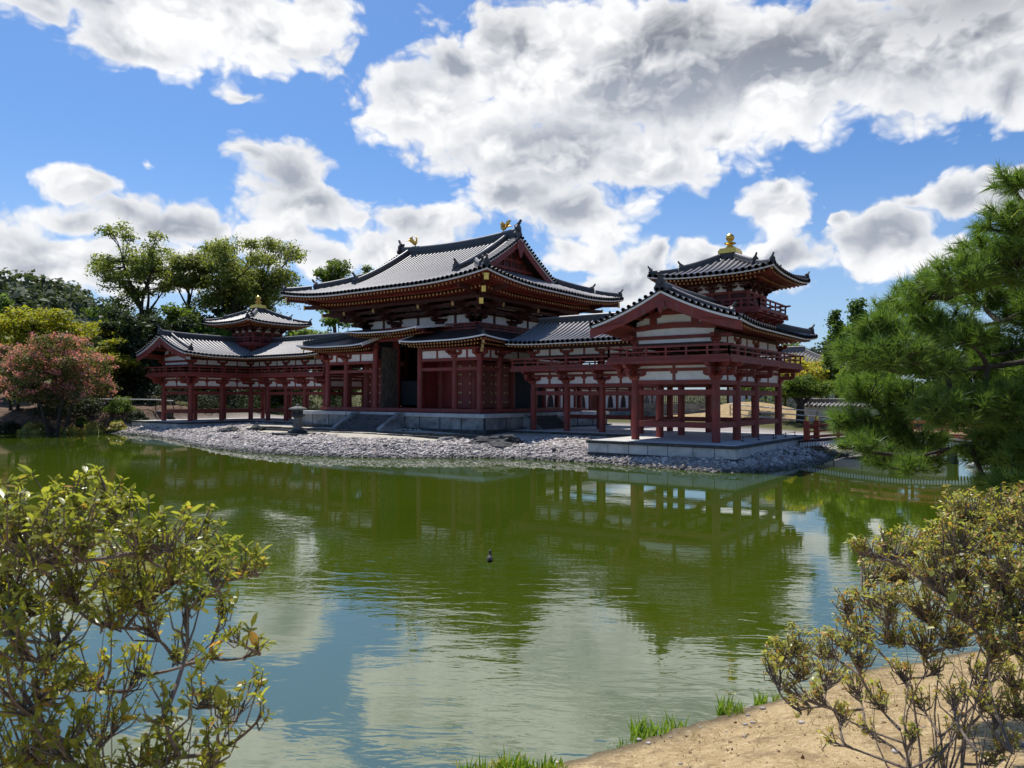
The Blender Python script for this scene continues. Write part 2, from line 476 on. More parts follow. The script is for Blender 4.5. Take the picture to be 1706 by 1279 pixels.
# ---------------------------------------------------------------- roofs
class Slope:
    """one side of a tiled roof: starts at the eave line E0 + s*U, climbs along V; z(s, d)"""
    def __init__(s, E0, U, V, s0, s1, dmax, z, dmin=lambda s: 0.0):
        s.E0, s.U, s.V = Vector((E0[0], E0[1], 0)), Vector((*U, 0)), Vector((*V, 0))
        s.s0, s.s1, s.dmax, s.dmin, s.z = s0, s1, dmax, dmin, z
    def pt(s, a, d, dz=0.0):
        p = s.E0 + s.U * a + s.V * d
        p.z = s.z(a, d) + dz
        return p
    def surface(s, mb, ds=0.3, nseg=10, dz=0.0, mat=0, rows=None):
        n = max(1, int(round((s.s1 - s.s0) / ds)))
        ss_ = [lerp(s.s0, s.s1, i / n) for i in range(n + 1)]
        vs, fs = [], []
        for a in ss_:
            d0, d1 = s.dmin(a), max(s.dmin(a), s.dmax(a))
            for k in range(nseg + 1):
                vs.append(s.pt(a, lerp(d0, d1, k / nseg), dz))
        m = nseg + 1
        flip = s.U.cross(s.V).z < 0
        for i in range(n):
            for k in range(nseg):
                q = (i * m + k, (i + 1) * m + k, (i + 1) * m + k + 1, i * m + k + 1)
                fs.append(tuple(reversed(q)) if flip else q)
        mb.add(vs, fs, mat, True)
    def ribs(s, mb, ds=0.3, r=0.075, nseg=9, mat=0, cap=1):
        n = max(1, int(round((s.s1 - s.s0) / ds)))
        for i in range(n):
            a = lerp(s.s0, s.s1, (i + 0.5) / n)
            d0, d1 = s.dmin(a), s.dmax(a)
            if d1 - d0 < 0.12:
                continue
            s.rib([s.pt(a, lerp(d0 - (0.04 if d0 == 0 else 0), d1, k / nseg)) for k in range(nseg + 1)], s.U, mb, r, mat, cap if d0 == 0 else None)
    @staticmethod
    def rib(pts, U, mb, r, mat, cap):
        vs, fs = [], []
        prof = [(-1, -0.1), (-0.75, 0.75), (0, 1.1), (0.75, 0.75), (1, -0.1)]
        for p in pts:
            for (a, h) in prof:
                vs.append(p + U * (a * r) + Vector((0, 0, h * r)))
        flip = U.cross(pts[-1] - pts[0]).z < 0
        for i in range(len(pts) - 1):
            for k in range(4):
                q = (i * 5 + k, i * 5 + k + 1, i * 5 + k + 6, i * 5 + k + 5)
                fs.append(tuple(q) if not flip else tuple(reversed(q)))
        mb.add(vs, fs, mat, True)
        if cap is not None:
            # round end tile that closes the row at the eave
            d = (pts[0] - pts[1]).normalized()
            c = pts[0] + Vector((0, 0, 0.25 * r)) + d * 0.012
            ring = [c + U * (math.cos(t) * r * 1.15) + Vector((0, 0, math.sin(t) * r * 1.15)) for t in [2 * math.pi * k / 8 for k in range(8)]]
            back = [p - d * 0.10 for p in ring]
            mb.add(ring + back, [tuple(range(8)), tuple(reversed(range(8)))] + [(k, k + 8, (k + 1) % 8 + 8, (k + 1) % 8) for k in range(8)], cap)
    def edge(s, mb, ds=0.5, mat=0, d=0.07, dz=-0.10, w=0.09, h=0.075, a0=None, a1=None):
        """a thin bar that follows the eave"""
        a0 = s.s0 if a0 is None else a0
        a1 = s.s1 if a1 is None else a1
        n = max(1, int(round((a1 - a0) / ds)))
        P = [s.pt(lerp(a0, a1, i / n), d, dz) for i in range(n + 1)]
        V = s.V
        vs, fs = [], []
        for p in P:
            for (o, z) in ((-w / 2, -h / 2), (w / 2, -h / 2), (w / 2, h / 2), (-w / 2, h / 2)):
                vs.append(p + V * o + Vector((0, 0, z)))
        for i in range(n):
            for k in range(4):
                fs.append((i * 4 + k, (i + 1) * 4 + k, (i + 1) * 4 + (k + 1) % 4, i * 4 + (k + 1) % 4))
        fs += [(0, 1, 2, 3), (4 * n + 3, 4 * n + 2, 4 * n + 1, 4 * n)]
        if s.U.cross(V).z < 0:
            fs = [tuple(reversed(f)) for f in fs]
        mb.add(vs, fs, mat, False)
    def rafters(s, mb, d0, d1, drop0, rise, ds, w, h, mat=0, tip=1, lim=None, smin=None, smax=None, wall=None):
        """row of rafters under the slope from d0 (tip) to d1; z falls below the eave by drop0 and climbs by rise per metre"""
        n = max(1, int(round((s.s1 - s.s0) / ds)))
        for i in range(n):
            a = lerp(s.s0, s.s1, (i + 0.5) / n)
            if (smin is not None and a < smin) or (smax is not None and a > smax):
                continue
            e = min(d1, (lim or s.dmax)(a))
            st = max(d0, s.dmin(a)) if s.dmin(a) > 0 else d0
            if e - st < 0.15:
                continue
            ze = s.z(a, 0) - drop0
            lift = s.z(a, 0) - s.z((s.s0 + s.s1) / 2, 0)
            p = s.E0 + s.U * a + s.V * st
            q = s.E0 + s.U * a + s.V * e
            p.z = ze + rise * (st - d0)
            q.z = ze + rise * (e - d0) - lift * min(1, (e - st) / 4.0) * 0.8
            mb.beam(q, p, w, h, mat, tip)
    def soffit(s, mb, d1, drop, rise, ds=0.6, mat=0, lim=None):
        n = max(1, int(round((s.s1 - s.s0) / ds)))
        vs, fs = [], []
        for i in range(n + 1):
            a = lerp(s.s0, s.s1, i / n)
            e = max(0.06, min(d1, (lim or s.dmax)(a)))
            lift = s.z(a, 0) - s.z((s.s0 + s.s1) / 2, 0)
            d_0 = max(0.05, s.dmin(a))
            e = max(e, d_0)
            for k in range(4):
                d = lerp(d_0, e, k / 3)
                p = s.E0 + s.U * a + s.V * d
                p.z = min(s.z(a, 0) - drop + rise * d - lift * min(1, d / 4.0) * 0.8, s.z(a, d) - 0.03)
                vs.append(p)
        flip = s.U.cross(s.V).z > 0
        for i in range(n):
            for k in range(3):
                q = (i * 4 + k, (i + 1) * 4 + k, (i + 1) * 4 + k + 1, i * 4 + k + 1)
                fs.append(tuple(reversed(q)) if flip else q)
        mb.add(vs, fs, mat, False)


def ridge(mb, pts, w, h, mat=0, cap=1):
    """stack of ridge tiles with a round cover tile on top"""
    pts = [Vector(p) for p in pts]
    vs, fs = [], []
    prof = [(-0.5, -0.25), (-0.5, 0.22), (-0.58, 0.24), (-0.58, 0.30), (-0.46, 0.32), (-0.42, 0.84), (0.42, 0.84), (0.46, 0.32), (0.58, 0.30), (0.58, 0.24), (0.5, 0.22), (0.5, -0.25)]
    n = len(prof)
    for i, p in enumerate(pts):
        d = pts[min(i + 1, len(pts) - 1)] - pts[max(i - 1, 0)]
        sd_ = Vector((d.y, -d.x, 0)).normalized()
        for (a, b) in prof:
            vs.append(p + sd_ * (a * w) + Vector((0, 0, b * h)))
    for i in range(len(pts) - 1):
        for k in range(n - 1):
            fs.append((i * n + k, (i + 1) * n + k, (i + 1) * n + k + 1, i * n + k + 1))
    fs += [tuple(range(n)), tuple(reversed(range((len(pts) - 1) * n, len(pts) * n)))]
    mb.add(vs, fs, mat)
    mb.tube([p + Vector((0, 0, h * 0.88)) for p in pts], w * 0.34, 8, cap)


def ridge_end(mb, p, d, sc, mat=0, cap=0):
    """demon-tile end of a ridge: a shouldered plate, a boss and an upturned horn"""
    p, d = Vector(p), Vector((d[0], d[1], 0)).normalized()
    sd_ = Vector((d.y, -d.x, 0))
    poly = [(-0.42, -0.35), (0.42, -0.35), (0.50, -0.1), (0.36, 0.12), (0.34, 0.42), (0.18, 0.62), (0.0, 0.70), (-0.18, 0.62), (-0.34, 0.42), (-0.36, 0.12), (-0.50, -0.1)]
    mb.prism([(a * sc, b * sc) for a, b in poly], p + d * 0.05 * sc, sd_, Vector((0, 0, 1)), 0.2 * sc, mat)
    mb.tube([p + d * 0.12 * sc + Vector((0, 0, 0.18 * sc)), p + d * 0.27 * sc + Vector((0, 0, 0.2 * sc))], [0.2 * sc, 0.12 * sc], 8, mat)
    mb.tube([p + d * t * sc + Vector((0, 0, z * sc)) for t, z in ((-0.25, 0.52), (0.0, 0.62), (0.22, 0.80), (0.36, 1.02))], [0.14 * sc, 0.14 * sc, 0.12 * sc, 0.10 * sc], 8, cap)


def hijiki(mb, c, d, L, h, w, mat=0):
    """bracket arm: a beam with its lower ends rounded off"""
    d = Vector((d[0], d[1], 0)).normalized()
    poly = [(-L / 2, h), (-L / 2, 0.5 * h), (-L / 2 + 0.07 * L, 0.16 * h), (-L / 2 + 0.18 * L, 0), (L / 2 - 0.18 * L, 0), (L / 2 - 0.07 * L, 0.16 * h), (L / 2, 0.5 * h), (L / 2, h)]
    mb.prism(poly, c, d, Vector((0, 0, 1)), w, mat)


def block(mb, c, a, h, mat=0):
    """bearing block: square on top, tapering below"""
    x, y, z = c
    b = a * 0.68
    vs = [(x + sx * b / 2, y + sy * b / 2, z) for sx, sy in ((-1, -1), (1, -1), (1, 1), (-1, 1))]
    vs += [(x + sx * a / 2, y + sy * a / 2, z + h * 0.45) for sx, sy in ((-1, -1), (1, -1), (1, 1), (-1, 1))]
    vs += [(x + sx * a / 2, y + sy * a / 2, z + h) for sx, sy in ((-1, -1), (1, -1), (1, 1), (-1, 1))]
    fs = [(3, 2, 1, 0), (8, 9, 10, 11)]
    for k in (0, 4):
        fs += [(k + i, k + (i + 1) % 4, k + 4 + (i + 1) % 4, k + 4 + i) for i in range(4)]
    mb.add(vs, fs, mat)


def column(mb, x, y, z0, z1, r, mat=0):
    mb.tube([(x, y, z0), (x, y, lerp(z0, z1, 0.7)), (x, y, z1)], [r, r, r * 0.9], 12, mat)


def railing(mb, p, q, zf, h, gap=1.1, ext=0.25, mat=0, tip=0):
    """low balustrade: posts, sill, middle and top rail, the top rail running past its ends"""
    p, q = Vector(p), Vector(q)
    d = (q - p).normalized()
    L = (q - p).length
    n = max(1, int(round(L / gap)))
    for k in range(n + 1):
        c = p + d * (L * k / n)
        mb.beam((c.x, c.y, zf), (c.x, c.y, zf + h * 0.96), 0.075, 0.075, mat)
    for z, w, e in ((0.07, 0.10, 0), (0.55, 0.06, 0), (1.0, 0.085, ext)):
        a, b = p - d * e, q + d * e
        mb.beam((a.x, a.y, zf + h * z), (b.x, b.y, zf + h * z), w, w, mat, tip)


# ---------------------------------------------------------------- side wings
XG, BAY, XI, XO = 9.75, 2.404, 19.37, 23.32
YC, YB, YG, BAY2 = -4.0, -0.045, -9.43, 2.715
XM, YM = 21.345, -2.02
ZF = -0.43
EW = 3.62


def wing(sx, label):
    T = thing('temple_wing', (sx * XM, YM, ZF), label, 'building', 'mirror-image wings of the temple')
    TL = Vector(T.location)
    B = lambda: MB(sx)
    # --- stone platform, an L in plan
    pf = B()
    pf.box(17.87, 24.85, -11.3, 1.5, -1.5, ZF - 0.13, 0)
    pf.box(8.7, 17.868, -5.35, 1.5, -1.5, ZF - 0.135, 0)
    po = pf.build('platform', MT['stone_light'], T)
    cp = B()
    cp.box(17.80, 24.92, -11.37, 1.57, ZF - 0.13, ZF, 0)
    cp.box(8.63, 17.798, -5.42, 1.57, ZF - 0.135, ZF - 0.003, 0)
    cp.build('platform_edge', MT['stone_dark'], po)
    tp_ = B()
    tp_.box(17.9, 24.82, -11.27, 1.47, ZF - 0.02, ZF + 0.004, 0)
    tp_.box(8.73, 17.898, -5.32, 1.47, ZF - 0.02, ZF + 0.003, 0)
    tp_.build('platform_paving', MT['stone_light'], po)
    sk = B()
    sk.box(17.84, 24.88, -11.345, 1.54, -1.5, -0.98, 0)
    sk.box(8.66, 17.838, -5.39, 1.54, -1.5, -0.95, 0)
    x = 18.9
    while x < 24.5:
        sk.box(x, x + 0.025, -11.305, -11.2, -0.98, ZF - 0.13, 0)
        x += 1.0 + 0.35 * math.sin(x * 3)
    sk.build('platform_plinth', MT['stone_dark'], po)
    # --- columns
    pos = [(XG + k * BAY, YC) for k in range(5)] + [(XG + k * BAY, YB) for k in range(5)]
    pos += [(XI, YG), (XI, YG + BAY2), (XO, YG), (XO, YG + BAY2), (XO, YC), (XO, YB)]
    c0 = MB()
    column(c0, 0, 0, ZF, 2.42, 0.195)
    u0 = MB()
    column(u0, 0, 0, 3.38, 4.2, 0.15)
    first = None
    for mbx, nm in ((c0, 'column'), (u0, 'upper_column')):
        first = None
        for (x, y) in pos:
            loc = Vector((sx * x, y, 0)) - TL
            if first is None:
                first = mbx.build(nm, MT['wood'])
                first.parent = T
                first.location = loc
            else:
                put(nm, first, T, loc)
    # --- runs of bays (start, end) along which beams and panels go
    corr_f = [((XG + k * BAY, YC), (XG + (k + 1) * BAY, YC)) for k in range(4)]
    corr_b = [((XG + k * BAY, YB), (XG + (k + 1) * BAY, YB)) for k in range(4)]
    gab = [((XI, YG), (XO, YG))]
    inner = [((XI, YG + k * BAY2), (XI, YG + (k + 1) * BAY2)) for k in range(2)]
    outer = [((XO, YG + k * BAY2), (XO, YG + (k + 1) * BAY2)) for k in range(2)] + [((XO, YC), (XO, YB))]
    back = [((XI, YB), (XO, YB))]
    cross = [((XI, YC), (XI, YB)), ((XG, YC), (XG, YB))]
    runs = corr_f + corr_b + gab + inner + outer + back + cross

    def bar(mb, run, z0, z1, w, mat=0):
        (a, b) = run
        mb.beam((*a, (z0 + z1) / 2), (*b, (z0 + z1) / 2), w, z1 - z0, mat)

    def each(nm, mat, rr, z0, z1, w):
        for r in rr:
            m = B()
            bar(m, r, z0, z1, w)
            m.build(nm, MT[mat], T)
    each('ground_beam', 'wood', corr_b + gab + inner + outer + back, 0.20, 0.46, 0.14)
    each('tie_beam', 'wood', runs, 1.70, 1.94, 0.11)
    each('head_beam', 'wood', runs, 2.18, 2.38, 0.17)
    each('middle_beam', 'wood', runs, 2.79, 2.93, 0.15)
    each('gallery_beam', 'wood', runs, 3.05, 3.19, 0.19)
    each('wall_panel', 'plaster', runs, 2.381, 2.789, 0.06)
    each('narrow_panel', 'plaster', runs, 2.931, 3.049, 0.06)
    for (a, b) in runs:
        st = B()
        m = ((a[0] + b[0]) / 2, (a[1] + b[1]) / 2)
        st.beam((*m, 2.38), (*m, 2.93), 0.14, 0.12)
        d = Vector((b[0] - a[0], b[1] - a[1], 0)).normalized()
        hijiki(st, Vector((*m, 2.68)), d, 0.34, 0.11, 0.15)
        st.beam((*m, 2.93), (*m, 3.05), 0.13, 0.12)
        st.build('strut', MT['wood'], T)
    # --- bracket sets over the columns, carrying the gallery
    for (x, y) in pos:
        bk = B()
        block(bk, (x, y, 2.38), 0.46, 0.22)
        along = (0, 1) if (x, y) in [(XI, YG + BAY2), (XO, YG), (XO, YG + BAY2), (XO, YC), (XI, YG)] else (1, 0)
        hijiki(bk, Vector((x, y, 2.56)), along, 1.15, 0.20, 0.17)
        outd = None
        if y == YC and x < XI:
            outd = (0, -1)
        elif y == YB and x < XO:
            outd = (0, 1)
        elif x == XO:
            outd = (1, 0)
        elif x == XI:
            outd = (-1, 0)
        for q in (-0.47, 0, 0.47):
            block(bk, (x + along[0] * q, y + along[1] * q, 2.76), 0.22, 0.15)
        outs = [outd]
        if y == YG:
            outs.append((0, -1))
            hijiki(bk, Vector((x, y, 2.56)), (1, 0), 1.15, 0.20, 0.17)
            for q in (-0.47, 0.47):
                block(bk, (x + q, y, 2.76), 0.22, 0.15)
            outs.append((outd[0] * 0.72, -0.72))
        for od in outs:
            c = Vector((x + od[0] * 0.3, y + od[1] * 0.3, 2.56))
            hijiki(bk, c, od, 1.15, 0.20, 0.16)
            block(bk, (x + od[0] * 0.78, y + od[1] * 0.78, 2.76), 0.22, 0.16)
            hijiki(bk, Vector((x + od[0] * 0.45, y + od[1] * 0.45, 2.93)), od, 1.5, 0.20, 0.16)
            block(bk, (x + od[0] * 0.95, y + od[1] * 0.95, 3.02), 0.2, 0.14)
        bk.build('bracket_set', MT['wood'], T)
    # --- gallery floor
    g = 1.0
    fl = B()
    fl.box(XI - g, XO + g, YG - g, YC - g, 3.24, 3.37, 0)
    fl.box(XG - g, XO + g, YC - g + .002, YB + g, 3.242, 3.372, 0)
    fl.build('gallery_floor', MT['wood'], T)
    for (p, q) in (((XI - g, YG - g), (XO + g, YG - g)), ((XO + g, YG - g), (XO + g, YB + g)), ((XI - g, YC - g), (XI - g, YG - g)), ((XG - g, YC - g), (XI - g, YC - g)), ((XG - g, YB + g), (XO + g, YB + g))):
        fe = B()
        fe.beam((*p, 3.19), (*q, 3.19), 0.16, 0.14)
        fe.build('gallery_edge_beam', MT['wood'], T)
    g = 0.93
    for (p, q) in (((XI - g, YG - g), (XO + g, YG - g)), ((XO + g, YG - g), (XO + g, YB + g)), ((XI - g, YC - g), (XI - g, YG - g)), ((XG - g, YC - g), (XI - g, YC - g)), ((XG - g, YB + g), (XO + g, YB + g))):
        rl = B()
        railing(rl, (*p, 0), (*q, 0), 3.372, 0.50, 1.0, 0.2)
        rl.build('railing', MT['wood'], T)
    # --- upper storey: beams, white band, brackets
    each('upper_tie_beam', 'wood_dark', runs, 3.93, 4.10, 0.15)
    each('purlin', 'wood_dark', corr_f + corr_b + inner + outer + back, 4.46, 4.62, 0.17)
    each('upper_wall_panel', 'plaster', corr_f + corr_b + inner + outer + back, 4.101, 4.459, 0.05)
    for r in corr_f + corr_b + inner + outer + back:
        (a, b) = r
        d = Vector((b[0] - a[0], b[1] - a[1], 0)).normalized()
        us = B()
        m = ((a[0] + b[0]) / 2, (a[1] + b[1]) / 2)
        us.beam((*m, 4.1), (*m, 4.46), 0.12, 0.10)
        us.build('upper_strut', MT['wood'], T)
        for e in (a, b) if r in (corr_f[-1], corr_b[-1], inner[-1], outer[-1], back[-1]) else (a,):
            us = B()
            block(us, (*e, 4.10), 0.36, 0.15)
            hijiki(us, Vector((*e, 4.23)), d, 0.95, 0.16, 0.14)
            for q in (-0.38, 0.38):
                block(us, (e[0] + d.x * q, e[1] + d.y * q, 4.37), 0.18, 0.10)
            us.build('upper_bracket', MT['wood'], T)
    # --- roof
    ze = 4.78
    def Pz(d):
        return 0.27 * d + 0.040 * d * d
    def lft(t):
        return 0.19 * max(0.0, 1 - t / 3.2) ** 2
    YF, XE, YE, XIE = -10.95, XM + EW, YM + EW, XM - EW
    XA = 8.75
    z_out = lambda s, d: ze + Pz(d) + (lft(s - YF) + lft(YE - s) * (1.2 if s > YM else 1)) * (1 - d / EW * 0.3)
    z_in = lambda s, d: ze + Pz(d) + lft(s - YF) * (1 - d / EW * 0.3)
    z_cf = lambda s, d: ze + Pz(d) + 0.10 * max(0, 1 - (s - XA) / 2.5) ** 2
    z_cb = lambda s, d: ze + Pz(d) + lft(XE - s) * 1.2 * (1 - d / EW * 0.3)
    s_out = Slope((XE, 0), (0, 1), (-1, 0), YF, YE, lambda s: EW if s < YM else max(0, YE - s), z_out)
    s_in = Slope((XIE, 0), (0, 1), (1, 0), YF, YM, lambda s: EW, z_in, lambda s: max(0, s - (YM - EW)))
    s_cf = Slope((0, YM - EW), (1, 0), (0, 1), XA, XM, lambda s: EW, z_cf, lambda s: max(0, s - XIE))
    s_cb = Slope((0, YE), (1, 0), (0, -1), XA, XE, lambda s: EW if s < XM else max(0, XE - s), z_cb)
    sl = [s_out, s_in, s_cf, s_cb]
    rf, rb = B(), B()
    for s_ in sl:
        s_.surface(rf, 0.4, 8)
        s_.ribs(rb, 0.33, 0.092, 8, 0, 1)
    ro = rf.build('roof', MT['tile'], T)
    rb.build('roof_tile_rows', [MT['tile_rib'], MT['tile_dark']], ro)
    eg, wl, rafs, sf = B(), B(), B(), B()
    for s_ in sl:
        hi = {id(s_in): YM - EW, id(s_cf): XIE}.get(id(s_))
        s_.edge(eg, 0.4, 0, d=0.04, dz=-0.03, w=0.10, h=0.09, a1=hi)
        s_.edge(wl, 0.4, 0, d=0.07, dz=-0.115, w=0.10, h=0.075, a1=hi)
        s_.soffit(sf, 1.75, 0.16, 0.16, 0.4)
        rafs = B()
        s_.rafters(rafs, 0.22, 1.78, 0.20, 0.13, 0.24, 0.085, 0.10, 0, 1)
        rafs.build('rafters', [MT['wood'], MT['brass']], T)
    eg.build('eave_tiles', MT['tile_dark'], ro)
    wl.build('eave_edge', MT['edge'], ro)
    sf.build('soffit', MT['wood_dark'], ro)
    # ridges
    rd = B()
    def up_(t):
        return 0.16 * max(0, 1 - t / 3.0) ** 2
    zr = ze + Pz(EW)
    ridge(rd, [(XM, y, zr + lft(y - YF) * 0.7) for y in np.linspace(YF + 0.1, YM - 1.4, 12)], 0.34, 0.36)
    ridge(rd, [(x, YM, zr) for x in np.linspace(XA + 0.1, XM - 1.4, 8)], 0.34, 0.36)
    ridge_end(rd, (XM, YF + 0.05, zr + lft(0) * 0.7 + 0.12), (0, -1), 0.62)
    for s_, dr in ((s_out, 1), (s_in, -1)):
        y = YF + 0.95
        ridge(rd, [s_.pt(y, d, 0.04) for d in np.linspace(EW - 0.1, 0.75, 8)], 0.24, 0.26)
        ridge_end(rd, s_.pt(y, 0.72, 0.10), (dr, 0), 0.5)
    hp = [Vector((XE - d, YE - d, z_out(YE - d, d) + 0.05)) for d in np.linspace(EW - 1.5, 0.25, 8)]
    ridge(rd, hp, 0.26, 0.26)
    ridge_end(rd, hp[-1] + Vector((0, 0, 0.06)), (1, 1), 0.5)
    rd.build('ridge', [MT['tile_dark'], MT['tile_rib']], ro)
    # --- gable: verge tiles, bargeboards, infill
    vg, bb, be = B(), B(), B()
    for s_ in (s_out, s_in):
        U = s_.V
        n = 13
        for k in range(n):
            d = lerp(0.12, EW - 0.12, k / (n - 1))
            p = s_.pt(YF, d, 0.02)
            Slope.rib([p + Vector((0, -0.10, 0)), p + Vector((0, 0.36, 0))], U, vg, 0.075, 0, 1)
        top, bot, e1, e2 = [], [], [], []
        for k in range(15):
            d = EW * k / 14
            p = s_.pt(YF, d)
            hh = lerp(0.40, 0.52, k / 14)
            top.append((d, p.z - 0.17))
            bot.append((d, p.z - 0.17 - hh))
            e1.append((d, p.z - 0.07))
            e2.append((d, p.z - 0.168))
        o = s_.E0 + Vector((0, YF + 0.10, 0))
        for q in range(14):
            bb.prism([bot[q], bot[q + 1], top[q + 1], top[q]], o, s_.V, (0, 0, 1), 0.10)
            be.prism([e2[q], e2[q + 1], e1[q + 1], e1[q]], o + Vector((0, -0.02, 0)), s_.V, (0, 0, 1), 0.16)
    # pendant at the apex
    pend = [(-0.16, 0.1), (-0.22, -0.14), (-0.12, -0.24), (-0.07, -0.40), (0, -0.46), (0.07, -0.40), (0.12, -0.24), (0.22, -0.14), (0.16, 0.1)]
    bb.prism(pend, (XM, YF + 0.03, zr - 0.50), (1, 0, 0), (0, 0, 1), 0.08)
    vg.build('verge_tiles', [MT['tile_rib'], MT['tile_dark']], ro)
    bo = bb.build('bargeboard', MT['wood'], T)
    be.build('bargeboard_edge', MT['edge'], bo)
    gw = B()
    y = YG
    gw.beam((XI, y, 4.19), (XO, y, 4.19), 0.05, 0.17)
    o = (XM, y, 0)
    poly = [(-1.9, 4.45)] + [(t, ze + Pz(EW - abs(t)) - 0.25) for t in np.linspace(-1.9, 1.9, 9)] + [(1.9, 4.45)]
    gw.prism(poly, o, (1, 0, 0), (0, 0, 1), 0.05)
    gw.build('gable_wall', MT['plaster'], T)
    gt = B()
    gt.beam((XI - 0.7, y, 4.36), (XO + 0.7, y, 4.36), 0.2, 0.16)
    # rainbow beam with curved underside and frog-leg strut over it
    arc = [(-2.0, 4.48), (-1.6, 4.50), (-0.9, 4.56), (0, 4.58), (0.9, 4.56), (1.6, 4.50), (2.0, 4.48), (2.0, 4.68), (1.2, 4.80), (0, 4.84), (-1.2, 4.80), (-2.0, 4.68)]
    gt.prism(arc, (XM, y - 0.05, 0.20), (1, 0, 0), (0, 0, 1), 0.16)
    for q in (-1.02, 1.02):
        gt.box(XM + q - 0.16, XM + q + 0.16, y - 0.12, y + 0.04, 5.0, 5.40)
        hijiki(gt, Vector((XM + q, y - 0.06, 5.28)), (1, 0), 0.8, 0.13, 0.16)
    gt.prism([(-1.25, 5.40), (1.25, 5.40), (1.1, 5.54), (0, 5.60), (-1.1, 5.54)], (XM, y - 0.05, 0), (1, 0, 0), (0, 0, 1), 0.15)
    for e in (-1, 1):
        gt.prism([(0.02 * e, 5.88), (0.14 * e, 5.86), (0.30 * e, 5.70), (0.62 * e, 5.60), (0.42 * e, 5.58), (0.16 * e, 5.62), (0.02 * e, 5.72)][::e], (XM, y - 0.05, 0), (1, 0, 0), (0, 0, 1), 0.14)
    for s_, q in ((s_out, 0.35), (s_out, 1.0), (s_out, 1.62), (s_in, 0.35), (s_in, 1.0), (s_in, 1.62)):
        d = EW - q
        z = s_.z(YF + 0.5, d) - 0.3
        x = XM + q * (1 if s_ is s_out else -1)
        gt.beam((x, YG, z), (x, YF + 0.12, z), 0.14, 0.16)
    gt.build('gable_truss', MT['wood'], T)
    # --- corner tower
    tower(sx, T)
    # --- steps toward the hall
    sp = B()
    for k in range(5):
        z = 0.53 - k * 0.19
        sp.box(8.62 + k * 0.27, 8.62 + (k + 1) * 0.27 + (0.02 if k < 4 else 0), -3.3, 0.0, -0.6 - 0.002 * k, z - 0.15, 0)
    so_ = sp.build('stone_steps', MT['stone_step'], T)
    ck = B()
    for yy in (-3.42, 0.12):
        ck.prism([(8.62, 0.54), (9.98, -0.42), (9.98, -0.60), (8.62, -0.60)], (0, yy, 0), (1, 0, 0), (0, 0, 1), 0.22)
    ck.build('step_cheek', MT['stone'], so_)
    return T


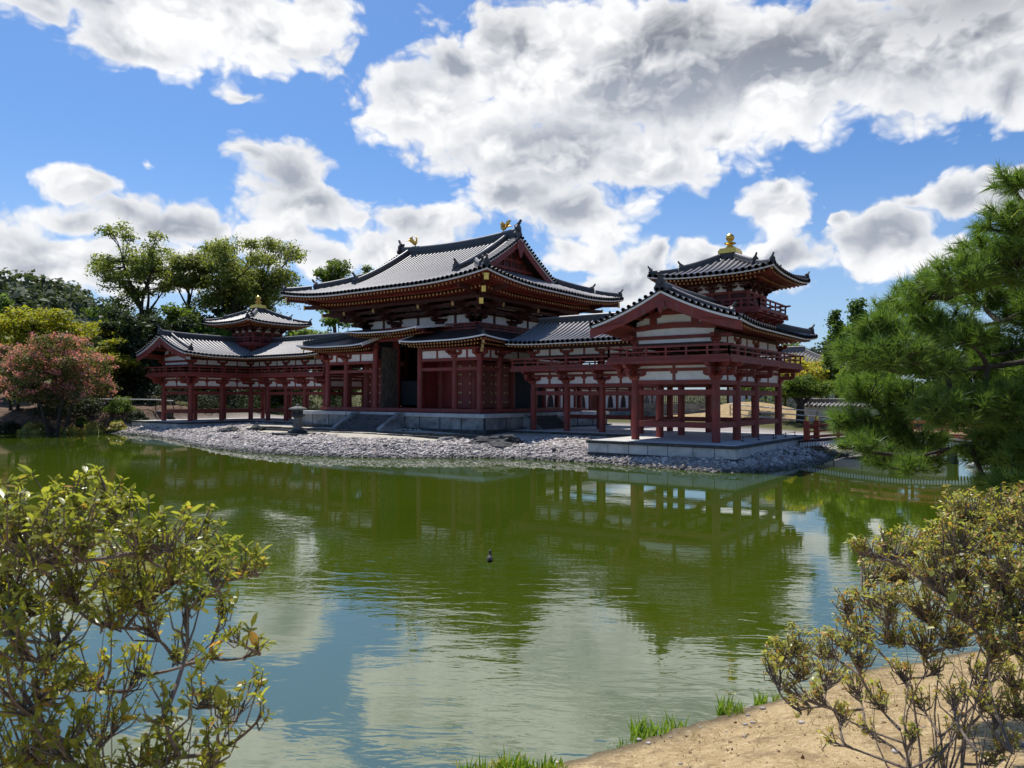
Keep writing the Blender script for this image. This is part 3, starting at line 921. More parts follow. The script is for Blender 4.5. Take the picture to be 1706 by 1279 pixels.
def tower(sx, T):
    """square pavilion that stands on the crossing of the wing's roofs"""
    B = lambda: MB(sx)
    cx, cy = XM, YM
    h = 1.42
    corners = [(-1, -1), (1, -1), (1, 1), (-1, 1)]
    bs = B()
    bs.box(cx - 1.9, cx + 1.9, cy - 1.9, cy + 1.9, 4.7, 5.55)
    bs.build('tower_base', MT['wood_dark'], T)
    bkt = B()
    for i in range(4):
        for k in range(4):
            a = lerp(-1.75, 1.75, k / 3)
            (px, py), o = [((a, -1.8), (0, -1)), ((1.8, a), (1, 0)), ((a, 1.8), (0, 1)), ((-1.8, a), (-1, 0))][i]
            x, y = cx + px, cy + py
            block(bkt, (x, y, 5.5), 0.3, 0.16)
            hijiki(bkt, Vector((x + o[0] * 0.15, y + o[1] * 0.15, 5.64)), o, 0.8, 0.14, 0.13)
            hijiki(bkt, Vector((x, y, 5.64)), (o[1], o[0]), 0.75, 0.14, 0.13)
            hijiki(bkt, Vector((x + o[0] * 0.25, y + o[1] * 0.25, 5.84)), o, 1.0, 0.14, 0.13)
    bkt.box(cx - 2.2, cx + 2.2, cy - 2.2, cy + 2.2, 5.78, 5.86)
    bkt.build('tower_lower_bracket', MT['wood'], T)
    fl = B()
    fl.box(cx - 2.4, cx + 2.4, cy - 2.4, cy + 2.4, 6.0, 6.12)
    for s_ in (-1, 1):
        fl.beam((cx - 2.3, cy + s_ * 2.3, 5.93), (cx + 2.3, cy + s_ * 2.3, 5.93), 0.14, 0.13)
        fl.beam((cx + s_ * 2.3, cy - 2.6, 5.93), (cx + s_ * 2.3, cy + 2.6, 5.93), 0.13, 0.12)
    fl.build('tower_floor', MT['wood'], T)
    q = 2.28
    for i in range(4):
        a, b = corners[i], corners[(i + 1) % 4]
        rl = B()
        railing(rl, (cx + a[0] * q, cy + a[1] * q, 0), (cx + b[0] * q, cy + b[1] * q, 0), 6.12, 0.50, 0.9, 0.28)
        rl.build('tower_railing', MT['wood'], T)
    wl = B()
    wl.box(cx - h + .05, cx + h - .05, cy - h + .05, cy + h - .05, 6.121, 7.16)
    wl.build('tower_wall', MT['wood_dark'], T)
    tp = B()
    tp.box(cx - h + .03, cx + h - .03, cy - h + .03, cy + h - .03, 7.17, 7.62)
    tp.build('tower_wall_panel', MT['plaster'], T)
    for i in range(4):
        a, b = corners[i], corners[(i + 1) % 4]
        for k in range(3):
            cl = B()
            x, y = cx + h * lerp(a[0], b[0], k / 3), cy + h * lerp(a[1], b[1], k / 3)
            column(cl, x, y, 6.12, 7.2, 0.12)
            cl.build('tower_column', MT['wood'], T)
    tb = B()
    for i in range(4):
        a, b = corners[i], corners[(i + 1) % 4]
        for z in (6.55, 7.08):
            tb.beam((cx + h * a[0], cy + h * a[1], z), (cx + h * b[0], cy + h * b[1], z), 0.13, 0.13)
    tb.build('tower_tie_beam', MT['wood'], T)
    br = B()
    for i in range(4):
        a, b = corners[i], corners[(i + 1) % 4]
        d = Vector((b[0] - a[0], b[1] - a[1], 0)).normalized()
        o = Vector((d.y, -d.x, 0))
        for k in range(4):
            x, y = cx + h * lerp(a[0], b[0], k / 3), cy + h * lerp(a[1], b[1], k / 3)
            block(br, (x, y, 7.15), 0.30, 0.16)
            hijiki(br, Vector((x, y, 7.29)), d, 0.80, 0.14, 0.13)
            od = o if 0 < k < 3 else (o + (-d if k == 0 else d)).normalized()
            for st in range(3):
                hijiki(br, Vector((x + od.x * 0.28 * st, y + od.y * 0.28 * st, 7.29 + 0.15 * st)), od, 0.75 + 0.1 * st, 0.14, 0.13)
                c = Vector((x + o.x * 0.32 * (st + 1), y + o.y * 0.32 * (st + 1), 7.43 + 0.13 * st))
                hijiki(br, c, d, 0.75, 0.12, 0.12)
        p = Vector((cx + a[0] * (h + 0.95), cy + a[1] * (h + 0.95), 7.78))
        p2 = Vector((cx + b[0] * (h + 0.95), cy + b[1] * (h + 0.95), 7.78))
        br.beam(p, p2, 0.14, 0.14)
        br.beam((cx + h * a[0], cy + h * a[1], 7.80), (cx + h * b[0], cy + h * b[1], 7.80), 0.16, 0.4)
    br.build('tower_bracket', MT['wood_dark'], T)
    E = 3.32
    zt = 7.86
    zf = lambda s, d: zt + 0.26 * d + 0.052 * d * d + 0.24 * (abs(s) / E) ** 3 * (1 - d / E)
    dm = lambda s: E - abs(s)
    sl = [Slope((cx, cy - E), (1, 0), (0, 1), -E, E, dm, zf), Slope((cx + E, cy), (0, 1), (-1, 0), -E, E, dm, zf),
          Slope((cx, cy + E), (1, 0), (0, -1), -E, E, dm, zf), Slope((cx - E, cy), (0, 1), (1, 0), -E, E, dm, zf)]
    rf, rb, eg, we, sf, rafs = B(), B(), B(), B(), B(), B()
    for s_ in sl:
        s_.surface(rf, 0.4, 8)
        s_.ribs(rb, 0.33, 0.092, 8, 0, 1)
        s_.edge(eg, 0.4, 0, d=0.04, dz=-0.03, w=0.10, h=0.09)
        s_.edge(we, 0.4, 0, d=0.07, dz=-0.115, w=0.10, h=0.075)
        s_.soffit(sf, 2.0, 0.16, 0.12, 0.4)
        s_.rafters(rafs, 0.22, 1.95, 0.20, 0.10, 0.22, 0.08, 0.09, 0, 1)
        s_.rafters(rafs, 0.95, 1.95, 0.26, 0.10, 0.22, 0.08, 0.09, 0, 1)
    for a in corners:
        rafs.beam((cx + a[0] * (h), cy + a[1] * h, 7.80), (cx + a[0] * (E - 0.15), cy + a[1] * (E - 0.15), 7.92), 0.14, 0.18, 0, 1)
    ro = rf.build('tower_roof', MT['tile'], T)
    rb.build('roof_tile_rows', [MT['tile_rib'], MT['tile_dark']], ro)
    eg.build('eave_tiles', MT['tile_dark'], ro)
    we.build('eave_edge', MT['edge'], ro)
    sf.build('soffit', MT['wood_dark'], ro)
    rafs.build('tower_rafters', [MT['wood'], MT['brass']], T)
    rd = B()
    for a in corners:
        f = lambda d: Vector((cx + a[0] * (E - d), cy + a[1] * (E - d), zf(E - d, d) + 0.04))
        ridge(rd, [f(d) for d in np.linspace(E - 0.45, 1.35, 7)], 0.26, 0.26)
        ridge_end(rd, f(1.33) + Vector((0, 0, 0.08)), a, 0.46)
        ridge(rd, [f(d) for d in np.linspace(1.2, 0.15, 6)], 0.20, 0.18)
        ridge_end(rd, f(0.12) + Vector((0, 0, 0.05)), a, 0.40)
    rd.build('ridge', [MT['tile_dark'], MT['tile_rib']], ro)
    db = B()
    db.box(cx - 0.42, cx + 0.42, cy - 0.42, cy + 0.42, 9.15, 9.40)
    db.build('finial_base', MT['tile_dark'], T)
    fn = B()
    fn.box(cx - 0.50, cx + 0.50, cy - 0.50, cy + 0.50, 9.40, 9.58)
    fn.box(cx - 0.44, cx + 0.44, cy - 0.44, cy + 0.44, 9.58, 9.68)
    fn.lathe(cx, cy, [(0.30, 9.68), (0.28, 9.76), (0.17, 9.84), (0.14, 9.90), (0.30, 9.96), (0.33, 10.0), (0.16, 10.03), (0.13, 10.10), (0.17, 10.16), (0.22, 10.24), (0.235, 10.32), (0.20, 10.42), (0.11, 10.49), (0.03, 10.55)], 16)
    fn.build('finial', MT['gold'], T)


wing(1, 'red two-storey wing with the large near gable, its tower tall against the sky')
wing(-1, 'red two-storey wing beyond the stone lantern, its small tower set against dark trees')


# ---------------------------------------------------------------- central hall
def phoenix(T, px, face):
    """gilded bird on a short post: body, curved neck, crest, raised wings, fanned tail"""
    b = MB()
    z0 = 13.12
    f = face
    P_ = lambda a, z, y=0.0: Vector((px + f * a * 0.82, y * 0.82, z0 + (z - z0) * 0.82))
    b.tube([P_(0.02, z0 - 0.1), P_(0.02, z0 + 0.36)], [0.035, 0.03], 6)
    b.tube([P_(0.10, z0 - 0.02, 0.06), P_(0.02, z0 + 0.36, 0.06)], [0.03, 0.035], 6)
    b.tube([P_(-0.26, z0 + 0.46), P_(-0.14, z0 + 0.42), P_(0.04, z0 + 0.42), P_(0.18, z0 + 0.52), P_(0.24, z0 + 0.64), P_(0.21, z0 + 0.76), P_(0.26, z0 + 0.86), P_(0.34, z0 + 0.87), P_(0.44, z0 + 0.83)],
           [0.06, 0.12, 0.15, 0.12, 0.07, 0.055, 0.07, 0.05, 0.012], 10)
    for k in range(3):
        b.tube([P_(0.25, z0 + 0.90), P_(0.20 - 0.05 * k, z0 + 1.0 - 0.02 * k), P_(0.12 - 0.05 * k, z0 + 1.03 - 0.05 * k)], [0.025, 0.02, 0.008], 5)
    for sgn in (-1, 1):
        for k in range(5):
            t = k / 4
            b.tube([P_(0.06 - 0.05 * k, z0 + 0.50, sgn * 0.10), P_(-0.02 - 0.09 * k, z0 + 0.78 - 0.03 * k, sgn * (0.28 + 0.02 * k)), P_(-0.10 - 0.13 * k, z0 + 0.98 - 0.09 * k, sgn * (0.34 + 0.03 * k))], [0.05, 0.045, 0.012], 6)
    for k in range(6):
        t = (k - 2.5) / 2.5
        b.tube([P_(-0.22, z0 + 0.46, 0.05 * t), P_(-0.42, z0 + 0.66 + 0.06 * t, 0.12 * t), P_(-0.52 - 0.05 * t, z0 + 0.92 + 0.12 * t, 0.2 * t), P_(-0.46, z0 + 1.08 + 0.14 * t, 0.25 * t)], [0.05, 0.055, 0.05, 0.012], 6)
    b.build('phoenix_statue', MT['gold'], T)


def hall():
    T = thing('temple_hall', (0, 0, 0.55), 'large red central hall with sweeping grey roof and two golden birds on its ridge', 'building')
    TL = Vector(T.location)
    B = MB
    X1, Y1, X2, Y2 = 5.09, 3.95, 7.08, 5.95
    # podium
    pd = B()
    pd.box(-8.6, 8.6, -7.45, 7.45, -1.2, 0.33)
    po = pd.build('podium', MT['stone'], T)
    cp = B()
    cp.box(-8.72, 8.72, -7.57, 7.57, 0.33, 0.55)
    cp.build('podium_coping', MT['stone_light'], po)
    for k in range(11):
        x = -8.6 + 17.2 * k / 10
        if abs(x) > 2.3:
            jt = B()
            jt.box(x - 0.025, x + 0.025, -7.47, -7.40, -0.38, 0.33)
            jt.build('podium_joint', MT['stone_dark'], po)
    for k in range(8):
        y = -7.35 + 14.7 * k / 7
        for s_ in (-1, 1):
            jt = B()
            jt.box(min(s_ * 8.55, s_ * 8.62), max(s_ * 8.55, s_ * 8.62), y - 0.025, y + 0.025, -0.38, 0.33)
            jt.build('podium_joint', MT['stone_dark'], po)
    bs = B()
    bs.box(-8.85, 8.85, -7.7, 7.7, -1.2, -0.38)
    bs.build('podium_footing', MT['stone_dark'], po)
    # front steps
    sp = B()
    for k in range(6):
        z = 0.53 - k * 0.165
        sp.box(-1.9, 1.9, -7.58 - (k + 1) * 0.31, -7.572 - k * 0.31, -0.8, z - 0.12)
    so_ = sp.build('stone_steps', MT['stone_step'], T)
    for s_ in (-1, 1):
        ck = B()
        ck.prism([(-7.575, 0.56), (-7.9, 0.56), (-9.62, -0.38), (-9.62, -0.75), (-7.575, -0.75)], (s_ * 2.06, 0, 0), (0, 1, 0), (0, 0, 1), 0.34)
        ck.build('step_cheek', MT['stone'], so_)
    # timber floor
    fl = B()
    fl.box(-7.45, 7.45, -6.32, 6.32, 0.60, 0.82)
    fl.box(-7.2, 7.2, -6.1, 6.1, 0.55, 0.60)
    fl.build('floor_beam', MT['wood'], T)
    # columns of the pent-roofed aisle
    xs = [-X2, -X1, -2.1, 2.1, X1, X2]
    ys = [-Y2, -Y1, 0, Y1, Y2]
    per = [(x, y) for x in xs for y in (-Y2, Y2)] + [(x, y) for x in (-X2, X2) for y in ys[1:-1]]
    cm = B()
    column(cm, 0, 0, 0.82, 4.06, 0.20)
    first = None
    for (x, y) in per:
        if abs(x) < 3 and y < 0:
            tall = B()
            column(tall, x, y, 0.82, 5.35, 0.21)
            tall.build('column', MT['wood'], T)
            continue
        loc = Vector((x, y, 0)) - TL
        if first is None:
            first = cm.build('column', MT['wood'])
            first.parent = T
            first.location = loc
        else:
            put('column', first, T, loc)
    core = [(x, y) for x in (-X1, -2.1, 2.1, X1) for y in (-Y1, Y1)] + [(x, 0) for x in (-X1, X1)]
    cc = B()
    column(cc, 0, 0, 0.82, 6.42, 0.29)
    first = None
    for (x, y) in core:
        loc = Vector((x, y, 0)) - TL
        if first is None:
            first = cc.build('core_column', MT['wood'])
            first.parent = T
            first.location = loc
        else:
            put('core_column', first, T, loc)
    # aisle beams, panels
    runs = []
    for y in (-Y2, Y2):
        for a, b in zip(xs[:-1], xs[1:]):
            if y < 0 and a == -2.1:
                continue
            runs.append(((a, y), (b, y)))
    for x in (-X2, X2):
        for a, b in zip(ys[:-1], ys[1:]):
            runs.append(((x, a), (x, b)))
    for (a, b) in runs:
        hb, tb, wp, st = B(), B(), B(), B()
        hb.beam((*a, 3.95), (*b, 3.95), 0.19, 0.19)
        hb.beam((*a, 4.62), (*b, 4.62), 0.18, 0.15)
        tb.beam((*a, 3.34), (*b, 3.34), 0.12, 0.20)
        wp.beam((*a, 4.28), (*b, 4.28), 0.06, 0.50)
        m = ((a[0] + b[0]) / 2, (a[1] + b[1]) / 2)
        st.beam((*m, 4.04), (*m, 4.56), 0.14, 0.13)
        hb.build('head_beam', MT['wood'], T)
        tb.build('tie_beam', MT['wood'], T)
        wp.build('wall_panel', MT['plaster'], T)
        st.build('strut', MT['wood'], T)
    for (x, y) in per:
        if abs(x) < 3 and y < 0:
            continue
        bk = B()
        block(bk, (x, y, 4.05), 0.44, 0.2)
        dirs = []
        if abs(y) == Y2:
            dirs.append((1, 0))
        if abs(x) == X2:
            dirs.append((0, 1))
        for d in dirs:
            hijiki(bk, Vector((x, y, 4.21)), d, 1.15, 0.19, 0.16)
            for q in (-0.46, 0, 0.46):
                block(bk, (x + d[0] * q, y + d[1] * q, 4.39), 0.22, 0.16)
        od = Vector((0 if len(dirs) == 1 and abs(x) < X2 else math.copysign(1, x), 0 if len(dirs) == 1 and abs(y) < Y2 else math.copysign(1, y), 0)).normalized()
        hijiki(bk, Vector((x, y, 4.30)) + od * 0.3, od, 1.2, 0.19, 0.16)
        bk.build('aisle_bracket', MT['wood'], T)
        if len(dirs) == 2:
            gd = B()
            for q, z in ((0.95, 4.42), (1.35, 4.62), (1.75, 4.86)):
                c = Vector((x, y, z)) + od * q
                gd.beam(c - od * 0.03, c + od * 0.03, 0.17, 0.22)
            gd.build('gilt_fitting', MT['brass'], T)
    # core walls and doors (front)
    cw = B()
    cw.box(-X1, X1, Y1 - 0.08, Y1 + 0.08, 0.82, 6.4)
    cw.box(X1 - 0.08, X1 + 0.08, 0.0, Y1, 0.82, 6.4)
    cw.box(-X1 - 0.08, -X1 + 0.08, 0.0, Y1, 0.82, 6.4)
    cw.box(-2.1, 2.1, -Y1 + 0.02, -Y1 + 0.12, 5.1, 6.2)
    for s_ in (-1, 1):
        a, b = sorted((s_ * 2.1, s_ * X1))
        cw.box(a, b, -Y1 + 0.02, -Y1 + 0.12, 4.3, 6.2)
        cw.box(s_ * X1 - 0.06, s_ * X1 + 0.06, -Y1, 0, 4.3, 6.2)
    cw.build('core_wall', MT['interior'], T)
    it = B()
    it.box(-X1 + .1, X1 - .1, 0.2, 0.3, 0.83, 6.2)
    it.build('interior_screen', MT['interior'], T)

    def leaf(x0, x1, y0, y1, z0, z1, nrm, cols, mat='door'):
        d = B()
        d.box(min(x0, x1) - (0.04 if x0 == x1 else 0), max(x0, x1) + (0.04 if x0 == x1 else 0), min(y0, y1) - (0.04 if y0 == y1 else 0), max(y0, y1) + (0.04 if y0 == y1 else 0), z0, z1)
        sdm = d
        n = Vector((*nrm, 0))
        for t in cols:
            for z in (1.22, 1.85, 2.45, 3.06, 3.62):
                c = Vector((lerp(x0, x1, t), lerp(y0, y1, t), z)) + n * 0.05
                sdm.tube([c, c + n * 0.04, c + n * 0.08], [0.075, 0.07, 0.03], 8, 1)
        return d.build('door', [MT[mat], MT['stud']], T)
    for s_ in (-1, 1):
        a, m, b = s_ * 2.35, s_ * 3.6, s_ * 4.85
        leaf(a, m - s_ * 0.02, -Y1, -Y1, 0.86, 3.9, (0, -1), (0.75, 0.9))
        leaf(m + s_ * 0.02, b, -Y1, -Y1, 0.86, 3.9, (0, -1), (0.1, 0.25, 0.9))
        fr = B()
        for xx in (s_ * 2.36, s_ * 4.84):
            fr.box(xx - 0.09, xx + 0.09, -Y1 - 0.08, -Y1 + 0.1, 0.83, 4.1)
        fr.box(min(a, b), max(a, b), -Y1 - 0.08, -Y1 + 0.1, 3.9, 4.3)
        fr.build('door_frame', MT['wood'], T)
        leaf(s_ * X1, s_ * X1, -Y1 + 0.35, -2.1, 0.86, 3.9, (s_, 0), (0.12, 0.3, 0.88))
        leaf(s_ * X1, s_ * X1, -2.06, -0.3, 0.86, 3.9, (s_, 0), (0.12, 0.7, 0.88))
    # opened centre leaves folded back against the bay
    op = B()
    op.box(-1.93, -1.86, -5.58, -Y1 - 0.02, 0.86, 5.0)
    op.build('open_door', MT['weathered'], T)
    op = B()
    op.box(1.86, 1.93, -5.58, -Y1 - 0.02, 0.86, 5.0)
    op.build('open_door', MT['door'], T)
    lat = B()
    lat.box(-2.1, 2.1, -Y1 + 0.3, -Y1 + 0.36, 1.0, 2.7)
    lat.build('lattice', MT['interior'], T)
    # aisle roofs: dark boards, interrupted by a raised roof over the middle bay
    E2 = 1.62
    xe, ye = X2 + E2, Y2 + E2
    dep = xe - X1

    def zk(s, d, half):
        return 5.08 + 0.27 * d + 0.02 * d * d + 0.20 * max(0, (abs(s) - half + 3.2) / 3.2) ** 2 * (1 - d / dep * 0.6)
    sl = []
    for (a0, a1) in ((-xe, -1.75), (1.75, xe)):
        sl.append(Slope((0, -ye), (1, 0), (0, 1), a0, a1, lambda s: min(dep, xe - abs(s)), lambda s, d: zk(s, d, xe) + 0.10 * max(0, 1 - (abs(s) - 1.75) / 1.6) ** 2))
    sl.append(Slope((0, ye), (1, 0), (0, -1), -xe, xe, lambda s: min(dep, xe - abs(s)), lambda s, d: zk(s, d, xe)))
    sl.append(Slope((xe, 0), (0, 1), (-1, 0), -ye, ye, lambda s: min(dep, ye - abs(s)), lambda s, d: zk(s, d, ye)))
    sl.append(Slope((-xe, 0), (0, 1), (1, 0), -ye, ye, lambda s: min(dep, ye - abs(s)), lambda s, d: zk(s, d, ye)))
    rf, eg, sf, rr = B(), B(), B(), B()
    for s_ in sl:
        s_.surface(rf, 0.4, 6)
        s_.edge(eg, 0.4, 0, d=0.05, dz=-0.06, w=0.12, h=0.085)
        s_.soffit(sf, 1.75, 0.13, 0.16, 0.4)
        for q in ((0.16, 1.0, 0.20), (0.75, 1.75, 0.33)):
            s_.rafters(rr, q[0], q[1], q[2], 0.16, 0.25, 0.085, 0.10, 0, 1)
    for e in (-1.75, 1.75):          # cut ends of the lower roofs
        s_ = sl[0] if e < 0 else sl[1]
        p = s_.pt(e, 0.0)
        q = s_.pt(e, dep - 0.1)
        eg.beam(p - Vector((0, 0, 0.10)), q - Vector((0, 0, 0.10)), 0.08, 0.22)
    ro = rf.build('aisle_roof', MT['board_roof'], T)
    eg.build('aisle_eave_edge', MT['edge'], ro)
    sf.build('soffit', MT['wood_dark'], ro)
    rr.build('aisle_rafters', [MT['wood'], MT['brass']], T)
    rdg = B()
    for sx_ in (-1, 1):
        for sy_ in (-1, 1):
            ridge(rdg, [Vector((sx_ * (xe - d), sy_ * (ye - d), zk(xe - d, d, xe) + 0.03)) for d in np.linspace(dep - 0.1, 0.35, 7)], 0.2, 0.2)
    rdg.build('aisle_hip', [MT['tile_dark'], MT['tile_dark']], ro)
    # raised middle roof
    xr = 3.25
    s_ = Slope((0, -ye - 0.1), (1, 0), (0, 1), -xr, xr, lambda s: dep + 0.1, lambda s, d: 5.86 + 0.13 * d + 0.16 * max(0, (abs(s) - 0.6) / (xr - 0.6)) ** 2)
    rf, eg, rr, sf = B(), B(), B(), B()
    s_.surface(rf, 0.4, 5)
    s_.edge(eg, 0.4, 0, d=0.05, dz=-0.06, w=0.12, h=0.085)
    s_.soffit(sf, 3.4, 0.13, 0.10, 0.4)
    for q in ((0.16, 1.0, 0.20), (0.75, 1.75, 0.33)):
        s_.rafters(rr, q[0], q[1], q[2], 0.12, 0.25, 0.085, 0.10, 0, 1)
    for e in (-xr, xr):
        eg.beam(s_.pt(e, 0.0) - Vector((0, 0, 0.08)), s_.pt(e, dep) - Vector((0, 0, 0.08)), 0.08, 0.16)
    ro = rf.build('raised_roof', MT['board_roof'], T)
    eg.build('raised_eave_edge', MT['edge'], ro)
    sf.build('soffit', MT['wood_dark'], ro)
    rr.build('raised_rafters', [MT['wood'], MT['brass']], T)
    rb = B()
    rb.beam((-2.9, -Y2, 5.42), (2.9, -Y2, 5.42), 0.2, 0.2)
    rb.build('raised_beam', MT['wood'], T)
    # upper storey
    uw = B()
    uw.box(-X1, X1, -Y1, Y1, 5.9, 8.75)
    uw.build('upper_wall', MT['plaster'], T)
    ub = B()
    for z, h in ((6.36, 0.18), (7.11, 0.13), (7.52, 0.12), (8.0, 0.22), (8.4, 0.5)):
        for y in (-Y1, Y1):
            ub.beam((-X1 - 0.1, y, z), (X1 + 0.1, y, z), 0.2, h)
        for x in (-X1, X1):
            ub.beam((x, -Y1 - 0.1, z), (x, Y1 + 0.1, z), 0.19, h - 0.006)
    for (a, b, n) in (((-X1, -Y1), (X1, -Y1), 6), ((X1, -Y1), (X1, Y1), 4), ((-X1, -Y1), (-X1, Y1), 4), ((-X1, Y1), (X1, Y1), 6)):
        for k in range(n + 1):
            x, y = lerp(a[0], b[0], k / n), lerp(a[1], b[1], k / n)
            ub.beam((x, y, 6.3), (x, y, 7.5), 0.16, 0.16)
    ub.build('upper_beam', MT['wood_dark'], T)
    kb = B()
    kb.box(-X1 - 0.95, X1 + 0.95, -Y1 - 0.95, Y1 + 0.95, 5.86, 5.96)
    kb.build('gallery_floor', MT['wood'], T)
    g = 0.88
    cs = [(-X1 - g, -Y1 - g), (X1 + g, -Y1 - g), (X1 + g, Y1 + g), (-X1 - g, Y1 + g)]
    for i in range(4):
        rl = B()
        railing(rl, (*cs[i], 0), (*cs[(i + 1) % 4], 0), 5.96, 0.38, 1.0, 0.25)
        rl.build('railing', MT['wood'], T)
    # three-step brackets
    spots = []
    for x in (-X1, -2.1, 2.1, X1):
        for sy_ in (-1, 1):
            spots.append((x, sy_ * Y1, (0, sy_)))
    for sx_ in (-1, 1):
        spots.append((sx_ * X1, 0, (sx_, 0)))
        for sy_ in (-1, 1):
            spots.append((sx_ * X1, sy_ * Y1, (sx_, 0)))
            spots.append((sx_ * X1, sy_ * Y1, (sx_ * 0.7071, sy_ * 0.7071)))
    for (x, y, o) in spots:
        bk = B()
        o = Vector((o[0], o[1], 0))
        dg = abs(o.x) > 0.1 and abs(o.y) > 0.1
        k_ = 1.41 if dg else 1.0
        al = Vector((-o.y, o.x, 0))
        block(bk, (x, y, 6.42), 0.62, 0.30)
        for stp in range(3):
            z = 6.64 + 0.33 * stp
            if not dg:
                hijiki(bk, Vector((x, y, z)), al, 1.15 + 0.3 * stp, 0.22, 0.2)
            L = (0.62 * (stp + 1)) * k_
            c = Vector((x, y, z)) + o * (L / 2)
            hijiki(bk, c, o, L + 0.7, 0.24, 0.2)
            e = Vector((x, y, 0)) + o * L
            block(bk, (e.x, e.y, z + 0.22), 0.28, 0.18)
            if not dg:
                hijiki(bk, Vector((e.x, e.y, z + 0.36)), al, 1.25, 0.18, 0.18)
                for q in (-0.5, 0, 0.5):
                    c2 = e + al * q
                    block(bk, (c2.x, c2.y, z + 0.52), 0.24, 0.14)
        tl = Vector((x, y, 7.95))
        bk.beam(tl - o * 0.2, Vector((x, y, 7.45)) + o * 2.3 * k_, 0.19, 0.24, 0, 1)
        if dg:
            bk.beam(tl + Vector((0, 0, 0.2)), Vector((x, y, 8.0)) + o * 3.2 * k_, 0.2, 0.26, 0, 1)
            bk.beam(tl + Vector((0, 0, 0.4)), Vector((x, y, 8.52)) + o * 4.1 * k_, 0.2, 0.26, 0, 1)
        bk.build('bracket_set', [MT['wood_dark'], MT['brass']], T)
        if dg:
            gd = B()
            for (q, z, w_) in ((2.3, 7.45, 0.30), (3.2, 8.0, 0.30), (4.12, 8.53, 0.32)):
                c = Vector((x, y, z)) + o * (q * k_ + 0.03)
                gd.beam(c - o * 0.02, c + o * 0.05, w_ * 0.85, w_ * 1.2)
            gd.build('gilt_fitting', MT['gold'], T)
    pu = B()
    for e, z in ((0.62, 7.22), (1.24, 7.54), (1.90, 7.84)):
        for s_ in (-1, 1):
            pu.beam((-X1 - e - .05, s_ * (Y1 + e), z), (X1 + e + .05, s_ * (Y1 + e), z), 0.2, 0.2)
            pu.beam((s_ * (X1 + e), -Y1 - e - .05, z), (s_ * (X1 + e), Y1 + e + .05, z), 0.19, 0.19)
    pu.build('purlin', MT['wood_dark'], T)
    eb_ = B()
    for s_ in (-1, 1):
        eb_.beam((-X1 - 1.9, s_ * (Y1 + 1.85), 8.12), (X1 + 1.9, s_ * (Y1 + 1.85), 8.12), 0.06, 0.46)
        eb_.beam((s_ * (X1 + 1.85), -Y1 - 1.9, 8.12), (s_ * (X1 + 1.85), Y1 + 1.9, 8.12), 0.06, 0.46)
        for q in (-1, 1):
            for (dx0, dy0, dx1, dy1) in ((1.9, 1.9, 4.0, 1.9), (1.9, 1.9, 1.9, 4.0)):
                eb_.beam((s_ * (X1 + dx0), q * (Y1 + dy0), 8.02), (s_ * (X1 + dx1), q * (Y1 + dy1), 8.34), 0.14, 0.34)
    eb_.build('eave_board', MT['wood_dark'], T)
    # main roof
    E = 4.40
    xe, ye, xg, xv = X1 + E, Y1 + E, 5.25, 5.92
    ze = 8.56
    Pz = lambda d: 0.29 * d + 0.021 * d * d
    def lf(s, half, d):
        return 0.50 * max(0.0, (abs(s) - half + 6.5) / 6.5) ** 2.3 * max(0, 1 - d / 8.0)
    sori = lambda x: 0.30 * (abs(x) / 5.9) ** 2
    zx = lambda s, d: ze + Pz(d) + lf(s, xe, d) + (sori(s) * max(0, (d - 3.5) / (ye - 3.5)) if abs(s) < 6 else sori(6) * max(0, (d - 3.5) / (ye - 3.5)))
    zy = lambda s, d: ze + Pz(d) + lf(s, ye, d)
    dmx = lambda s: ye if abs(s) <= xg else xe - abs(s)
    dmy = lambda s: min(xe - xg, ye - abs(s))
    front, backs = Slope((0, -ye), (1, 0), (0, 1), -xe, xe, dmx, zx), Slope((0, ye), (1, 0), (0, -1), -xe, xe, dmx, zx)
    rgt, lft_ = Slope((xe, 0), (0, 1), (-1, 0), -ye, ye, dmy, zy), Slope((-xe, 0), (0, 1), (1, 0), -ye, ye, dmy, zy)
    rf, rb, eg, we, sf, r1, r2 = B(), B(), B(), B(), B(), B(), B()
    for s_ in (front, backs):
        for (a0, a1) in ((-xe, -xg), (-xg + 1e-4, xg - 1e-4), (xg, xe)):
            p = Slope(s_.E0, (1, 0), (s_.V.x, s_.V.y), a0, a1, dmx if abs(a0 + a1) < 1 else (lambda s: min(ye, xe - abs(s))), zx)
            p.surface(rf, 0.45, 14)
        for (a0, a1) in ((-xe, -xg), (-xg, xg), (xg, xe)):
            p = Slope(s_.E0, (1, 0), (s_.V.x, s_.V.y), a0, a1, dmx if abs(a0 + a1) < 1 else (lambda s: min(ye, xe - abs(s))), zx)
            p.ribs(rb, 0.36, 0.105, 14, 0, 1)
    for s_ in (rgt, lft_):
        s_.surface(rf, 0.45, 8)
        s_.ribs(rb, 0.36, 0.105, 8, 0, 1)
    for s_ in (front, backs, rgt, lft_):
        s_.edge(eg, 0.4, 0, d=0.04, dz=-0.04, w=0.12, h=0.11)
        s_.edge(we, 0.4, 0, d=0.07, dz=-0.145, w=0.12, h=0.085)
        lim = (lambda s: xe - abs(s)) if s_ in (front, backs) else (lambda s: ye - abs(s))
        s_.soffit(sf, 4.35, 0.21, 0.035, 0.45, lim=lim)
        s_.rafters(r1, 0.22, 2.0, 0.29, 0.03, 0.31, 0.10, 0.13, 0, 1, lim=lim)
        s_.rafters(r2, 1.45, 4.35, 0.56, 0.06, 0.31, 0.10, 0.14, 0, 1, lim=lim)
        s_.edge(sf, 0.5, 0, d=1.55, dz=-0.80, w=0.16, h=0.16, a0=s_.s0 + 1.6, a1=s_.s1 - 1.6)
    ro = rf.build('main_roof', MT['tile'], T)
    rb.build('roof_tile_rows', [MT['tile_rib'], MT['tile_dark']], ro)
